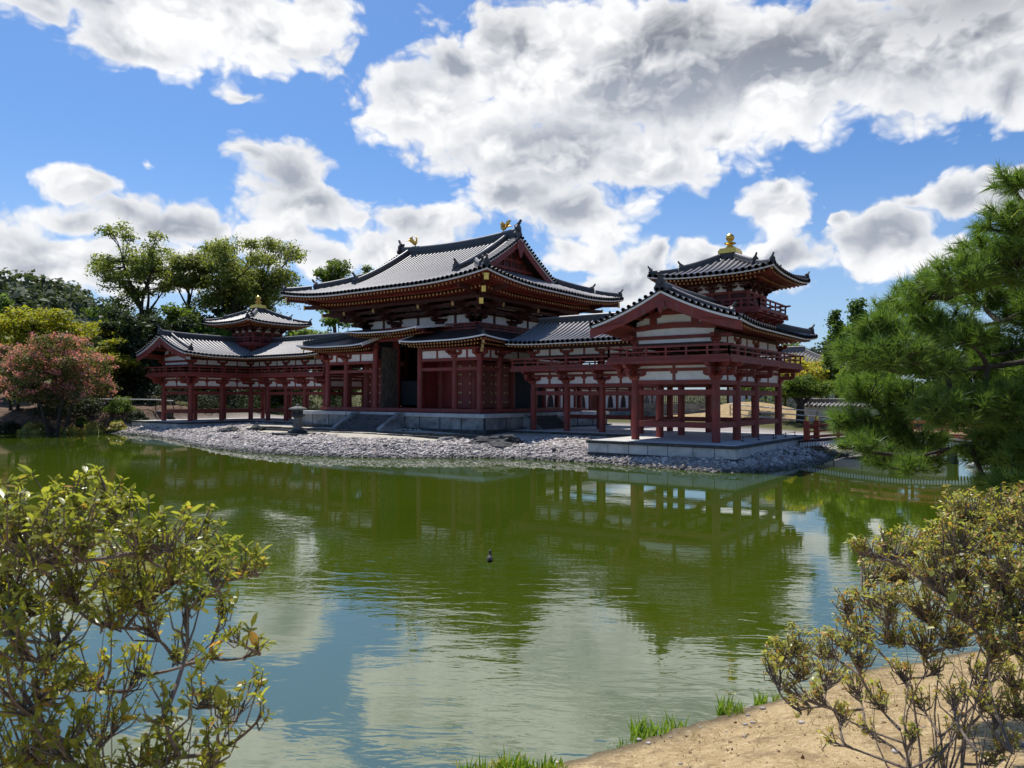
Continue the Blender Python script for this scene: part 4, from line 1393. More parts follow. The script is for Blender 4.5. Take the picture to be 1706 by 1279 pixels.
    eg.build('eave_tiles', MT['tile_dark'], ro)
    we.build('eave_edge', MT['edge'], ro)
    sf.build('soffit', MT['wood'], ro)
    r1.build('flying_rafters', [MT['wood'], MT['brass']], T)
    r2.build('base_rafters', [MT['wood'], MT['brass']], T)
    # gables
    for sgn in (-1, 1):
        gw = B()
        pts = [(y, zx(xg, ye - abs(y)) - 0.15) for y in np.linspace(-4.6, 4.6, 15)]
        zb = 9.6
        gw.prism([(-4.6, zb)] + pts + [(4.6, zb)], (sgn * 4.95, 0, 0), (0, 1, 0), (0, 0, 1), 0.08)
        gw.build('gable_wall', MT['wood_dark'], T)
        gp = B()
        for z in (10.55, 11.15, 11.75):
            yy = [y for y, zz in pts if zz > z + 0.3]
            if yy:
                gp.beam((sgn * 5.02, min(yy), z), (sgn * 5.02, max(yy), z), 0.14, 0.18)
        for y in (-1.6, -0.8, 0, 0.8, 1.6):
            gp.beam((sgn * 5.03, y, 10.2), (sgn * 5.03, y, 11.6 if abs(y) < 1 else 11.0), 0.1, 0.1)
        gp.build('gable_truss', MT['wood'], T)
        bb, be, vg = B(), B(), B()
        for s_ in (front, backs):
            d0 = 3.55
            prof = []
            for k in range(15):
                d = lerp(d0, ye, k / 14)
                prof.append((d, zx(xg, d)))
            o = s_.E0 + Vector((sgn * (xv - 0.14), 0, 0))
            for q in range(14):
                (da, za), (db, zb_) = prof[q], prof[q + 1]
                bb.prism([(da, za - 0.62), (db, zb_ - 0.66), (db, zb_ - 0.17), (da, za - 0.17)], o, s_.V, (0, 0, 1), 0.11)
                be.prism([(da, za - 0.168), (db, zb_ - 0.168), (db, zb_ - 0.07), (da, za - 0.07)], o + Vector((sgn * 0.01, 0, 0)), s_.V, (0, 0, 1), 0.17)
                # verge strip of roof
                vs = [Vector((sgn * a, (s_.E0 + s_.V * d).y, z)) for a in (xg - 0.01, xv) for d, z in ((da, za), (db, zb_))]
                vg.add(vs, [(0, 1, 3, 2)], 0, True)
            n = 19
            for k in range(n):
                d = lerp(d0 + 0.1, ye - 0.15, k / (n - 1))
                p = Vector((sgn * xv, (s_.E0 + s_.V * d).y, zx(xg, d) + 0.02))
                Slope.rib([p + Vector((sgn * 0.09, 0, 0)), p + Vector((-sgn * 0.75, 0, 0))], s_.V, vg, 0.085, 0, 1)
        vg.build('verge_tiles', [MT['tile_rib'], MT['tile_dark']], ro)
        pend = [(-0.36, 0.1), (-0.5, -0.3), (-0.26, -0.5), (-0.16, -0.85), (0, -1.05), (0.16, -0.85), (0.26, -0.5), (0.5, -0.3), (0.36, 0.1)]
        bb.prism(pend, (sgn * (xv - 0.04), 0, zx(5.25, ye) - 0.45), (0, 1, 0), (0, 0, 1), 0.08)
        bo = bb.build('bargeboard', MT['wood'], T)
        be.build('bargeboard_edge', MT['edge'], bo)
    rd = B()
    zr = lambda x: zx(0, ye) + sori(x)
    ridge(rd, [(x, 0, zr(x)) for x in np.linspace(-5.55, 5.55, 17)], 0.44, 0.56)
    for sgn in (-1, 1):
        ridge_end(rd, (sgn * 5.6, 0, zr(5.6) + 0.30), (sgn, 0), 0.85)
        for s_ in (front, backs):
            q = [s_.pt(sgn * 4.75, d, 0.05) for d in np.linspace(ye - 0.2, 2.9, 12)]
            ridge(rd, q, 0.32, 0.38)
            ridge_end(rd, q[-1] + Vector((0, -s_.V.y * 0.04, 0.12)), (0, -s_.V.y), 0.66)
            f = lambda d: Vector((sgn * (xe - d), -s_.V.y * (ye - d), zx(xe - d, d) + 0.05))
            ridge(rd, [f(d) for d in np.linspace(xe - xg - 0.1, 1.75, 7)], 0.34, 0.36)
            ridge_end(rd, f(1.72) + Vector((0, 0, 0.1)), (sgn, -s_.V.y), 0.62)
            ridge(rd, [f(d) for d in np.linspace(1.55, 0.2, 6)], 0.28, 0.26)
            ridge_end(rd, f(0.18) + Vector((0, 0, 0.08)), (sgn, -s_.V.y), 0.55)
    rd.build('ridge', [MT['tile_dark'], MT['tile_rib']], ro)
    ps = B()
    for px in (-4.2, 4.4):
        ps.box(px - 0.14, px + 0.14, -0.14, 0.14, 12.7, 13.12)
    ps.build('statue_base', MT['tile_dark'], T)
    phoenix(T, 4.4, -1)
    phoenix(T, -4.2, 1)
    return T


hall()


# ---------------------------------------------------------------- rear corridor with white walls
def rear_corridor():
    T = thing('rear_corridor', (0, 17, 0), 'low white-walled corridor with bell-shaped windows seen through the columns of the wing', 'building')
    B = MB
    hw, y0, y1 = 1.95, 8.4, 32.0
    b = B()
    b.box(-hw - 0.9, hw + 0.9, y0, y1, -1.0, 0.30)
    b.build('stone_base', MT['stone'], T)
    w = B()
    w.box(-hw, hw, y0 + 0.1, y1 - 0.2, 0.55, 2.65)
    w.build('wall', MT['plaster'], T)
    fr = B()
    n = 9
    for k in range(n + 1):
        y = lerp(y0 + 0.1, y1 - 0.2, k / n)
        for x in (-hw, hw):
            fr.box(x - 0.14, x + 0.14, y - 0.14, y + 0.14, 0.3, 2.7)
    for x in (-hw, hw):
        for z, h in ((0.45, 0.24), (1.98, 0.16), (2.35, 0.14), (2.72, 0.2)):
            fr.box(x - 0.09, x + 0.09, y0, y1 - 0.1, z - h / 2, z + h / 2)
    fr.build('timber_frame', MT['wood'], T)
    bell = [(-0.55, 0), (-0.46, 0.5), (-0.40, 0.85), (-0.25, 1.1), (-0.08, 1.2), (0, 1.28), (0.08, 1.2), (0.25, 1.1), (0.40, 0.85), (0.46, 0.5), (0.55, 0)]
    for k in range(n):
        yc = lerp(y0 + 0.1, y1 - 0.2, (k + 0.5) / n)
        if k == 3:
            g = B()
            for q in range(13):
                yy = yc - 1.1 + 2.2 * q / 12
                g.box(hw + 0.02, hw + 0.08, yy - 0.045, yy + 0.045, 0.57, 1.9)
            g.box(hw + 0.005, hw + 0.03, yc - 1.15, yc + 1.15, 0.57, 1.9)
            g.build('slatted_door', MT['wood'], T)
            continue
        g = B()
        g.prism(bell, (hw + 0.03, yc, 0.62), (0, 1, 0), (0, 0, 1), 0.06)
        go = g.build('window', MT['wood'], T)
        p = B()
        p.prism([(a * 0.74, c * 0.84 + 0.05) for a, c in bell], (hw + 0.063, yc, 0.62), (0, 1, 0), (0, 0, 1), 0.02)
        p.build('pane', MT['interior'], go)
    s1 = Slope((hw + 1.1, 0), (0, 1), (-1, 0), y0 - 0.4, y1, lambda s: hw + 1.1, lambda s, d: 3.0 + 0.4 * d + 0.03 * d * d)
    s2 = Slope((-hw - 1.1, 0), (0, 1), (1, 0), y0 - 0.4, y1, lambda s: hw + 1.1, lambda s, d: 3.0 + 0.4 * d + 0.03 * d * d)
    rf, sf, rb = B(), B(), B()
    for s_ in (s1, s2):
        s_.surface(rf, 1.0, 4)
        s_.ribs(rb, 0.32, 0.08, 4, 0, 1)
        s_.soffit(sf, 1.2, 0.15, 0.1, 1.0)
    rf.build('roof', MT['tile'], T)
    rb.build('roof_tile_rows', [MT['tile_rib'], MT['tile_dark']], T)
    sf.build('soffit', MT['wood_dark'], T)


rear_corridor()


# ---------------------------------------------------------------- ground and water
WZ = -1.4
POND = [(31.6, -36.7), (32.0, -36.25), (32.25, -35.7), (32.45, -35.25), (32.65, -34.75), (32.9, -34.2), (33.25, -33.4), (33.9, -32.1), (34.5, -31.2), (37, -28.6), (42, -25), (50, -20), (55, -12), (50, -5),
        (41, -3.6), (36.5, -3.3), (33.6, -3.0), (33.0, -1.5), (33.4, 3), (33.5, 8), (34.5, 14), (36, 18), (30, 19.5), (28.5, 14), (28.0, 8), (26.8, 3), (26.6, -2), (26.8, -5.8), (26.5, -9.2), (25.9, -11.6), (24.8, -12.75), (22.1, -12.65), (18.6, -12.15), (15.8, -12.35), (13.0, -13.3),
        (11.2, -14.8), (9.4, -16.2), (7.3, -17.2), (5.1, -17.8), (2.9, -18.15), (0.7, -18.2), (-2.7, -17.7), (-6.2, -16.9), (-12, -14.9), (-18.9, -13.3), (-24.0, -13.05), (-25.6, -12.9), (-27.6, -14.7), (-28.6, -16.9), (-31.5, -18.2), (-38, -22), (-60, -36),
        (-80, -60), (-40, -75), (0, -70), (20, -58), (27, -49), (30.0, -43.5), (31.3, -40.5), (31.6, -38.6), (31.5, -37.5)]
PA = np.array(POND, float)


def signed_dist(x, y):
    """distance to the pond's edge, positive on land"""
    A, Bq = PA, np.roll(PA, -1, 0)
    best = np.full(x.shape, 1e9)
    inside = np.zeros(x.shape, bool)
    for (ax, ay), (bx, by) in zip(A, Bq):
        ex, ey = bx - ax, by - ay
        t = np.clip(((x - ax) * ex + (y - ay) * ey) / (ex * ex + ey * ey), 0, 1)
        best = np.minimum(best, np.hypot(x - ax - t * ex, y - ay - t * ey))
        c = ((ay > y) != (by > y)) & (x < (bx - ax) * (y - ay) / (by - ay + 1e-12) + ax)
        inside ^= c
    return np.where(inside, -best, best)


def vnoise(x, y, sc, seed=0):
    r_ = np.random.default_rng(seed).random((64, 64))
    x, y = x * sc, y * sc
    xi, yi = np.floor(x).astype(int), np.floor(y).astype(int)
    fx, fy = x - xi, y - yi
    fx, fy = fx * fx * (3 - 2 * fx), fy * fy * (3 - 2 * fy)
    g = lambda a, b: r_[a % 64, b % 64]
    return (g(xi, yi) * (1 - fx) + g(xi + 1, yi) * fx) * (1 - fy) + (g(xi, yi + 1) * (1 - fx) + g(xi + 1, yi + 1) * fx) * fy - 0.5


def fbm(x, y, sc, seed=0, o=4):
    return sum(vnoise(x, y, sc * 2 ** k, seed + k) * 0.55 ** k for k in range(o))


def smooth(x, a, b):
    t = np.clip((x - a) / (b - a), 0, 1)
    return t * t * (3 - 2 * t)


def ground_z(x, y):
    x, y = np.asarray(x, float), np.asarray(y, float)
    sd_ = signed_dist(x, y)
    pos = np.maximum(sd_, 0)
    wob = fbm(x, y, 0.5, 3)
    isl = np.minimum(WZ + 0.30 * pos, -0.98 + 0.046 * pos) + 0.03 * wob
    isl = np.minimum(isl, -0.46)
    isl = isl + 0.4 * smooth(y, 7, 14)
    near = WZ + 0.06 + np.minimum(0.265 * pos, 0.9 + 0.08 * pos) + 0.10 * wob
    near = np.minimum(near, -0.15)
    lbank = WZ + np.minimum(0.75 * pos, 1.55 + 0.05 * pos) * (1 + 0.25 * wob) + 0.12 * wob
    lbank = np.minimum(lbank, 0.9)
    rbank = WZ + np.minimum(0.5 * pos, 1.1 + 0.04 * pos) + 0.1 * wob
    wl = smooth(-x, 24.6, 26.5) * smooth(-y, -8, 9)
    wn_ = smooth(-y, 22, 26) * smooth(x, 10, 20)
    wr = smooth(x, 30.5, 32.5) * smooth(y, -24, -20)
    z = isl * (1 - wl) + lbank * wl
    z = z * (1 - wn_) + near * wn_
    z = z * (1 - wr) + rbank * wr
    # sandy mound behind the wing, and rising wooded ground to the south-west
    z = z + 1.35 * np.exp(-(((x - 15.5) / 5.0) ** 2 + ((y - 19) / 4.5) ** 2))
    z = z + 3.2 * smooth(-x, 30, 55) * smooth(y, -30, 5)
    deep = WZ + np.clip(sd_ * 0.5, -1.5, 0)
    return np.where(sd_ > 0, z, deep)


def spaced(segs):
    out_ = []
    for a, b, st in segs:
        n = max(1, int(round((b - a) / st)))
        out_ += [a + (b - a) * i / n for i in range(n)]
    return np.array(out_ + [segs[-1][1]])


gx = spaced([(-1500, -400, 220), (-400, -90, 31), (-90, -34, 4), (-34, 28, 0.5), (28, 31, 0.3), (31, 36.5, 0.11), (36.5, 45, 0.5), (45, 90, 5), (90, 1500, 200)])
gy = spaced([(-1500, -120, 200), (-120, -50, 5), (-50, -41, 0.6), (-41, -30, 0.13), (-30, -20, 0.6), (-20, 6, 0.4), (6, 30, 0.8), (30, 90, 5), (90, 400, 31), (400, 1500, 220)])
GX, GY = np.meshgrid(gx, gy)
GZ = ground_z(GX.ravel(), GY.ravel())
nx, ny = len(gx), len(gy)
gv = np.stack([GX.ravel(), GY.ravel(), GZ], 1)
idx = np.arange(nx * ny).reshape(ny, nx)
gf = np.stack([idx[:-1, :-1], idx[:-1, 1:], idx[1:, 1:], idx[1:, :-1]], -1).reshape(-1, 4)


def grid_mesh(name, V, F, mat, attrs=None, kind='structure', smooth_=True):
    me = bpy.data.meshes.new(name)
    me.vertices.add(len(V))
    me.vertices.foreach_set('co', np.asarray(V, float).ravel())
    me.loops.add(F.size)
    me.loops.foreach_set('vertex_index', F.ravel())
    me.polygons.add(len(F))
    me.polygons.foreach_set('loop_start', np.arange(0, F.size, F.shape[1]))
    me.polygons.foreach_set('use_smooth', np.full(len(F), smooth_))
    for k, v in (attrs or {}).items():
        a = me.attributes.new(k, 'FLOAT', 'POINT')
        a.data.foreach_set('value', np.asarray(v, float))
    me.materials.append(mat)
    me.update()
    o = bpy.data.objects.new(name, me)
    COL.objects.link(o)
    return tag(o, kind=kind)


def ground_material():
    m = bpy.data.materials.new('ground_soil')
    m.use_nodes = True
    N = NT(m.node_tree)
    b = m.node_tree.nodes['Principled BSDF']
    b.inputs['Roughness'].default_value = 0.95
    b.inputs['Specular IOR Level'].default_value = 0.15
    pos = N.n('ShaderNodeNewGeometry').outputs['Position']
    def at(k):
        return N.n('ShaderNodeAttribute', attribute_name=k).outputs['Fac']
    n1 = N.noise(pos, 2.2, 6, 0.6)
    n2 = N.noise(pos, 14, 5, 0.65)
    n3 = N.noise(pos, 60, 3, 0.6)
    sand = N.mix(N.ss(n1, 0.35, 0.65), (0.43, 0.315, 0.165), (0.31, 0.22, 0.11))
    sand = N.mix(N.ss(n2, 0.45, 0.72), sand, (0.52, 0.40, 0.23))
    sand = N.mix(N.math('MULTIPLY', N.ss(n3, 0.54, 0.64), 0.75), sand, (0.13, 0.088, 0.05))
    sand = N.mix(N.math('MULTIPLY', N.ss(N.noise(pos, 5.0, 4, 0.6), 0.52, 0.66), 0.55), sand, (0.17, 0.115, 0.065))
    gravel = N.mix(N.ss(n2, 0.35, 0.65), (0.40, 0.36, 0.335), (0.24, 0.215, 0.205))
    pale = N.mix(N.ss(n1, 0.3, 0.7), (0.50, 0.46, 0.37), (0.40, 0.36, 0.30))
    grass = N.mix(N.ss(n1, 0.3, 0.7), (0.07, 0.085, 0.025), (0.12, 0.10, 0.045))
    soil = N.mix(N.ss(n1, 0.35, 0.65), (0.17, 0.105, 0.07), (0.05, 0.038, 0.028))
    soil = N.mix(N.ss(n2, 0.5, 0.7), soil, (0.22, 0.15, 0.10))
    c = N.mix(at('gravel'), grass, gravel)
    c = N.mix(at('pale'), c, pale)
    c = N.mix(at('soil'), c, soil)
    c = N.mix(at('sand'), c, sand)
    wet = N.math('MULTIPLY', at('wet'), 0.75)
    c = N.mix(wet, c, (0.045, 0.04, 0.03))
    N.l(c, b.inputs['Base Color'])
    bp = N.n('ShaderNodeBump')
    bp.inputs['Strength'].default_value = 0.7
    bp.inputs['Distance'].default_value = 0.04
    N.l(N.math('ADD', n2, N.math('MULTIPLY', n3, 0.5)), bp.inputs['Height'])
    N.l(bp.outputs[0], b.inputs['Normal'])
    return m


x_, y_ = gv[:, 0], gv[:, 1]
sdv = signed_dist(x_, y_)
a_near = smooth(-y_, 22, 26) * smooth(x_, 10, 20)
a_isl = smooth(x_, -27, -25) * smooth(-x_, -31, -29) * smooth(-y_, -10, -8) * (1 - a_near)
a_left = smooth(-x_, 24.8, 26) * smooth(-y_, -4, 8) * smooth(x_, -60, -45)
wobl = fbm(x_, y_, 0.35, 11)
a_pale = smooth(4.6 - np.abs(sdv - 7.2) * 1.3 + wobl * 2.2, 1.2, 2.2) * smooth(x_, -16, -11) * smooth(-x_, -15, -9) * a_isl
a_sand = np.maximum(a_near * smooth(x_, 31, 31.6), np.exp(-(((x_ - 15.5) / 6.5) ** 2 + ((y_ - 18) / 6) ** 2)) > 0.35)
a_sand = np.maximum(a_sand, smooth(x_, 26, 28) * smooth(y_, 3, 8) * smooth(-y_, -26, -20))
ground = grid_mesh('ground', gv, gf, ground_material(), dict(gravel=a_isl, pale=a_pale, soil=np.clip(a_left + smooth(x_, 31.5, 33) * smooth(y_, -22, -18) * 0.7 + a_near * (1 - smooth(x_, 31, 31.6)), 0, 1), sand=a_sand, wet=smooth(-sdv, -0.28, -0.05)))


def water_material():
    m = bpy.data.materials.new('pond_water')
    m.use_nodes = True
    N = NT(m.node_tree)
    b = m.node_tree.nodes['Principled BSDF']
    pos = N.n('ShaderNodeNewGeometry').outputs['Position']
    b.inputs['Roughness'].default_value = 0.015
    b.inputs['IOR'].default_value = 3.3
    cl = N.mix(N.ss(N.noise(pos, 0.09, 3), 0.35, 0.65), (0.053, 0.081, 0.004), (0.040, 0.066, 0.004))
    N.l(cl, b.inputs['Base Color'])
    # ripples: crests lie across the view, calmer patches between
    rot = N.n('ShaderNodeVectorRotate', rotation_type='Z_AXIS')
    rot.inputs['Angle'].default_value = -0.55
    N.l(pos, rot.inputs['Vector'])
    st = N.vmath('MULTIPLY', rot.outputs[0], (0.55, 1.5, 1)).outputs[0]
    w1 = N.noise(st, 2.3, 3, 0.5, 0.5)
    w2 = N.noise(st, 0.6, 2, 0.5)
    w3 = N.noise(st, 7.5, 2, 0.5, 0.3)
    patch = N.math('MULTIPLY_ADD', N.ss(N.noise(pos, 0.16, 3, 0.55), 0.36, 0.62), 0.85, 0.15)
    hgt = N.math('ADD', N.math('MULTIPLY', w1, 0.55), N.math('MULTIPLY', w3, 0.10))
    sp_ = N.n('ShaderNodeSeparateXYZ')
    N.l(pos, sp_.inputs[0])
    lee = N.n('ShaderNodeMapRange', interpolation_type='SMOOTHSTEP')
    N.l(sp_.outputs[1], lee.inputs[0])
    lee.inputs[1].default_value = -35.0
    lee.inputs[2].default_value = -22.0
    lee.inputs[3].default_value = 1.5
    lee.inputs[4].default_value = 0.16
    hgt = N.math('MULTIPLY', hgt, N.math('MULTIPLY', patch, lee.outputs[0]))
    hgt = N.math('ADD', hgt, N.math('MULTIPLY', w2, 0.10))
    bp = N.n('ShaderNodeBump')
    bp.inputs['Strength'].default_value = 1.0
    bp.inputs['Distance'].default_value = 0.015
    N.l(hgt, bp.inputs['Height'])
    N.l(bp.outputs[0], b.inputs['Normal'])
    return m


wv = np.array([(-120, -110, WZ), (70, -110, WZ), (70, 40, WZ), (-120, 40, WZ)], float)
water = grid_mesh('water', wv, np.array([[0, 1, 2, 3]]), water_material(), smooth_=False)


# ---------------------------------------------------------------- loose stones of the shore
def stone_shape(n_, seed):
    r_ = np.random.default_rng(seed)
    ph = math.pi * (3 - math.sqrt(5))
    P_ = []
    for i in range(n_):
        z = 1 - 2 * (i + 0.5) / n_
        q = math.sqrt(1 - z * z)
        P_.append((q * math.cos(i * ph), q * math.sin(i * ph), z))
    import bmesh
    bm = bmesh.new()
    for p in P_:
        k = 1 + r_.uniform(-0.22, 0.22)
        bm.verts.new((p[0] * k, p[1] * k, p[2] * k))
    bmesh.ops.convex_hull(bm, input=bm.verts)
    bmesh.ops.triangulate(bm, faces=bm.faces)
    bm.verts.index_update()
    V = np.array([v.co[:] for v in bm.verts])
    F = np.array([[v.index for v in f.verts] for f in bm.faces])
    bm.free()
    return V, F


def pebble_material():
    m = bpy.data.materials.new('shore_cobbles')
    m.use_nodes = True
    N = NT(m.node_tree)
    b = m.node_tree.nodes['Principled BSDF']
    b.inputs['Roughness'].default_value = 0.8
    t = N.n('ShaderNodeAttribute', attribute_name='tint').outputs['Fac']
    c = N.mix(t, (0.22, 0.19, 0.17), (0.66, 0.59, 0.54))
    c = N.mix(N.ss(t, 0.88, 0.95), c, (0.09, 0.085, 0.085))
    wt_ = N.n('ShaderNodeAttribute', attribute_name='wet').outputs['Fac']
    N.l(N.mix(N.math('MULTIPLY', wt_, 0.8), c, (0.05, 0.05, 0.035)), b.inputs['Base Color'])
    return m


def pebbles():
    N0 = 180000
    px = rng.uniform(-26, 29.5, N0)
    py = rng.uniform(-19, 4, N0)
    s_ = signed_dist(px, py)
    zz = ground_z(px, py)
    palef = smooth(4.6 - np.abs(s_ - 7.2) * 1.3 + fbm(px, py, 0.35, 11) * 2.2, 1.2, 2.2) * smooth(px, -16, -11) * smooth(-px, -15, -9)
    hallf = (np.abs(px) < 8.8) & (py > -7.7)
    wingf = ((np.abs(px) > 17.9) & (np.abs(px) < 24.8) & (py > -11.25)) | ((np.abs(px) > 8.7) & (np.abs(px) < 17.9) & (py > -5.3))
    ok = (zz < -0.45) & (s_ > -0.25) & (s_ < 13) & ~hallf & ~wingf & (palef < 0.35) & ((py < -4) | (px > 24.9))
    ok &= rng.random(N0) < np.where(s_ < 7, 1.0, 0.55)
    px, py, zz, s_ = px[ok], py[ok], zz[ok], s_[ok]
    n = len(px)
    base = [stone_shape(10, k) for k in range(6)]
    kind_ = rng.integers(0, 6, n)
    size = rng.lognormal(math.log(0.055), 0.45, n).clip(0.028, 0.17)
    VV, FF, TT, WW = [], [], [], []
    off = 0
    for k, (bv, bf) in enumerate(base):
        sel = np.where(kind_ == k)[0]
        m_ = len(sel)
        a = rng.uniform(0, 2 * math.pi, m_)
        sx_, sy_, sz_ = size[sel] * rng.uniform(0.8, 1.3, m_), size[sel] * rng.uniform(0.6, 1.0, m_), size[sel] * rng.uniform(0.4, 0.75, m_)
        X = bv[None, :, 0] * sx_[:, None]
        Y = bv[None, :, 1] * sy_[:, None]
        Z = bv[None, :, 2] * sz_[:, None]
        tl_ = rng.normal(0, 0.25, m_)
        Z = Z + X * tl_[:, None]
        xr_ = X * np.cos(a)[:, None] - Y * np.sin(a)[:, None] + px[sel][:, None]
        yr_ = X * np.sin(a)[:, None] + Y * np.cos(a)[:, None] + py[sel][:, None]
        zr_ = Z + zz[sel][:, None] + sz_[:, None] * 0.25
        VV.append(np.stack([xr_, yr_, zr_], -1).reshape(-1, 3))
        nv = len(bv)
        FF.append((bf[None] + (off + np.arange(m_) * nv)[:, None, None]).reshape(-1, 3))
        TT.append(np.repeat(np.clip(rng.random(m_) + 0.55 * fbm(px[sel], py[sel], 0.7, 31), 0, 1), nv))
        WW.append(np.repeat(smooth(-zz[sel] + 0.06 * fbm(px[sel], py[sel], 1.2, 33), 1.24, 1.36), nv))
        off += m_ * nv
    grid_mesh('gravel', np.concatenate(VV), np.concatenate(FF), pebble_material(), dict(tint=np.concatenate(TT), wet=np.concatenate(WW)), kind='stuff', smooth_=True)


pebbles()


def rock(name, x, y, z, sx_, sy_, sz_, seed, label, mat='stone_dark', group=None, rot=0.0):
    import bmesh
    bm = bmesh.new()
    from mathutils import noise as mn
    bmesh.ops.create_icosphere(bm, subdivisions=4, radius=1)
    r_ = random.Random(seed)
    pl = [(Vector((r_.uniform(-1, 1), r_.uniform(-1, 1), r_.uniform(-0.6, 1))).normalized(), r_.uniform(0.55, 0.9)) for _ in range(12)]
    for v in bm.verts:
        for n, d in pl:
            e = v.co.dot(n) - d
            if e > 0:
                v.co -= n * e
        v.co *= 1 + 0.30 * mn.noise(v.co * 1.7 + Vector((seed, 0, 0))) + 0.16 * mn.noise(v.co * 4.1 + Vector((0, seed, 0))) + 0.07 * mn.noise(v.co * 9.0)
        a = rot
        X, Y = v.co.x * sx_, v.co.y * sy_
        v.co = Vector((X * math.cos(a) - Y * math.sin(a), X * math.sin(a) + Y * math.cos(a), v.co.z * sz_))
    me = bpy.data.meshes.new(name)
    bm.to_mesh(me)
    bm.free()
    me.materials.append(MT[mat])
    o = bpy.data.objects.new(name, me)
    COL.objects.link(o)
    o.location = (x, y, z)
    return tag(o, label, 'rock', group)


rock('rock', -8.6, -12.9, -0.72, 0.95, 0.5, 0.26, 3, 'long low dark rock on the gravel, nearest the water beside the lantern', rot=0.5)
rock('rock', -7.9, -11.4, -0.66, 0.75, 0.45, 0.34, 8, 'mossy dark rock on the gravel just behind the long low one', rot=0.3)
rock('rock', 8.9, -11.1, -0.72, 0.75, 0.5, 0.16, 12, 'flat pale rock alone at the edge of the shaded gravel', 'stone', rot=0.2)
rock('rock', 11.6, -11.2, -0.80, 0.9, 0.6, 0.33, 21, 'dark rock, end one of the cluster before the wing platform', rot=0.9)
rock('rock', 12.9, -11.3, -0.85, 0.8, 0.6, 0.24, 27, 'low dark rock in the middle of the cluster before the wing platform', rot=0.1)
rock('rock', 12.4, -10.3, -0.70, 1.1, 0.6, 0.38, 33, 'tall dark rock at the back of the cluster before the wing platform', rot=0.3)
for k in range(14):
    a = k / 13
    x, y = lerp(32.9, 38.5, a) + random.uniform(-.3, .3), lerp(-3.2, -4.2, a) + random.uniform(-.3, .3)
    rock('rock', x, y, -1.28, random.uniform(.25, .55), random.uniform(.2, .4), random.uniform(.15, .34), 40 + k, 'pale boulder in the row along the far bank past the bridge', 'stone_light', 'pale boulders edging the far bank', rot=k)

# stone edging of the hall terrace
eb = MB()
for (a, b, z) in (((-9.5, -9.95), (11.5, -9.95), -0.53), ((-9.5, -10.9), (9.5, -10.9), -0.62)):
    n = 18
    for k in range(n):
        p, q = lerp(a[0], b[0], k / n), lerp(a[0], b[0], (k + 1) / n)
        eb.box(p + 0.01, q - 0.01, a[1] - 0.14 + 0.01 * (k % 3), a[1] + 0.14, z - 0.3, z + 0.02 * (k % 2))
tag(eb.build('kerb', MT['stone_dark']), kind='structure')


# ---------------------------------------------------------------- stone lantern
def lantern(x, y, z):
    T = thing('stone_lantern', (x, y, z), 'old weathered stone lantern on a stepped base standing on the gravel before the hall', 'lantern')
    b = MB()
    b.box(x - 1.15, x + 1.15, y - 1.0, y + 1.0, z - 0.3, z + 0.10)
    b.build('base_slab', MT['stone_dark'], T)
    def hexa(prof, n=6, rot=0.26):
        m = MB()
        vs, fs = [], []
        for (r, h) in prof:
            for k in range(n):
                a = 2 * math.pi * k / n + rot
                vs.append((x + r * math.cos(a), y + r * math.sin(a), z + h * 0.88))
        for i in range(len(prof) - 1):
            for k in range(n):
                fs.append((i * n + k, i * n + (k + 1) % n, (i + 1) * n + (k + 1) % n, (i + 1) * n + k))
        m.add(vs, fs)
        m.add(vs[-n:], [tuple(range(n))])
        return m
    hexa([(0.62, 0.10), (0.62, 0.26), (0.50, 0.34), (0.34, 0.38)]).build('pedestal', MT['stone_dark'], T)
    p = MB()
    p.lathe(x, y, [(0.26, z + 0.334), (0.25, z + 0.440), (0.235, z + 0.704), (0.26, z + 0.739), (0.235, z + 0.774), (0.24, z + 1.038)], 14)
    p.build('post', MT['stone_mid'], T)
    hexa([(0.28, 1.18), (0.46, 1.27), (0.46, 1.35)]).build('platform', MT['stone_dark'], T)
    f = hexa([(0.34, 1.35), (0.34, 1.70)])
    fo = f.build('fire_box', MT['stone_dark'], T)
    w = MB()
    for k in range(6):
        a = 2 * math.pi * (k + 0.5) / 6 + 0.26
        n = Vector((math.cos(a), math.sin(a), 0))
        c = Vector((x, y, z + 1.346)) + n * 0.292
        t = Vector((-n.y, n.x, 0))
        w.prism([(-0.09, -0.11), (0.09, -0.11), (0.09, 0.11), (-0.09, 0.11)], c, t, (0, 0, 1), 0.02)
    w.build('opening', MT['interior'], fo)
    hexa([(0.44, 1.69), (0.60, 1.74), (0.58, 1.80), (0.40, 1.86), (0.22, 1.93), (0.12, 1.96)]).build('cap', MT['stone_mid'], T)
    j = MB()
    j.lathe(x, y, [(0.11, z + 1.720), (0.12, z + 1.760), (0.09, z + 1.804), (0.03, z + 1.848)], 10)
    j.build('jewel', MT['stone_mid'], T)


lantern(-1.35, -13.0, -0.74)


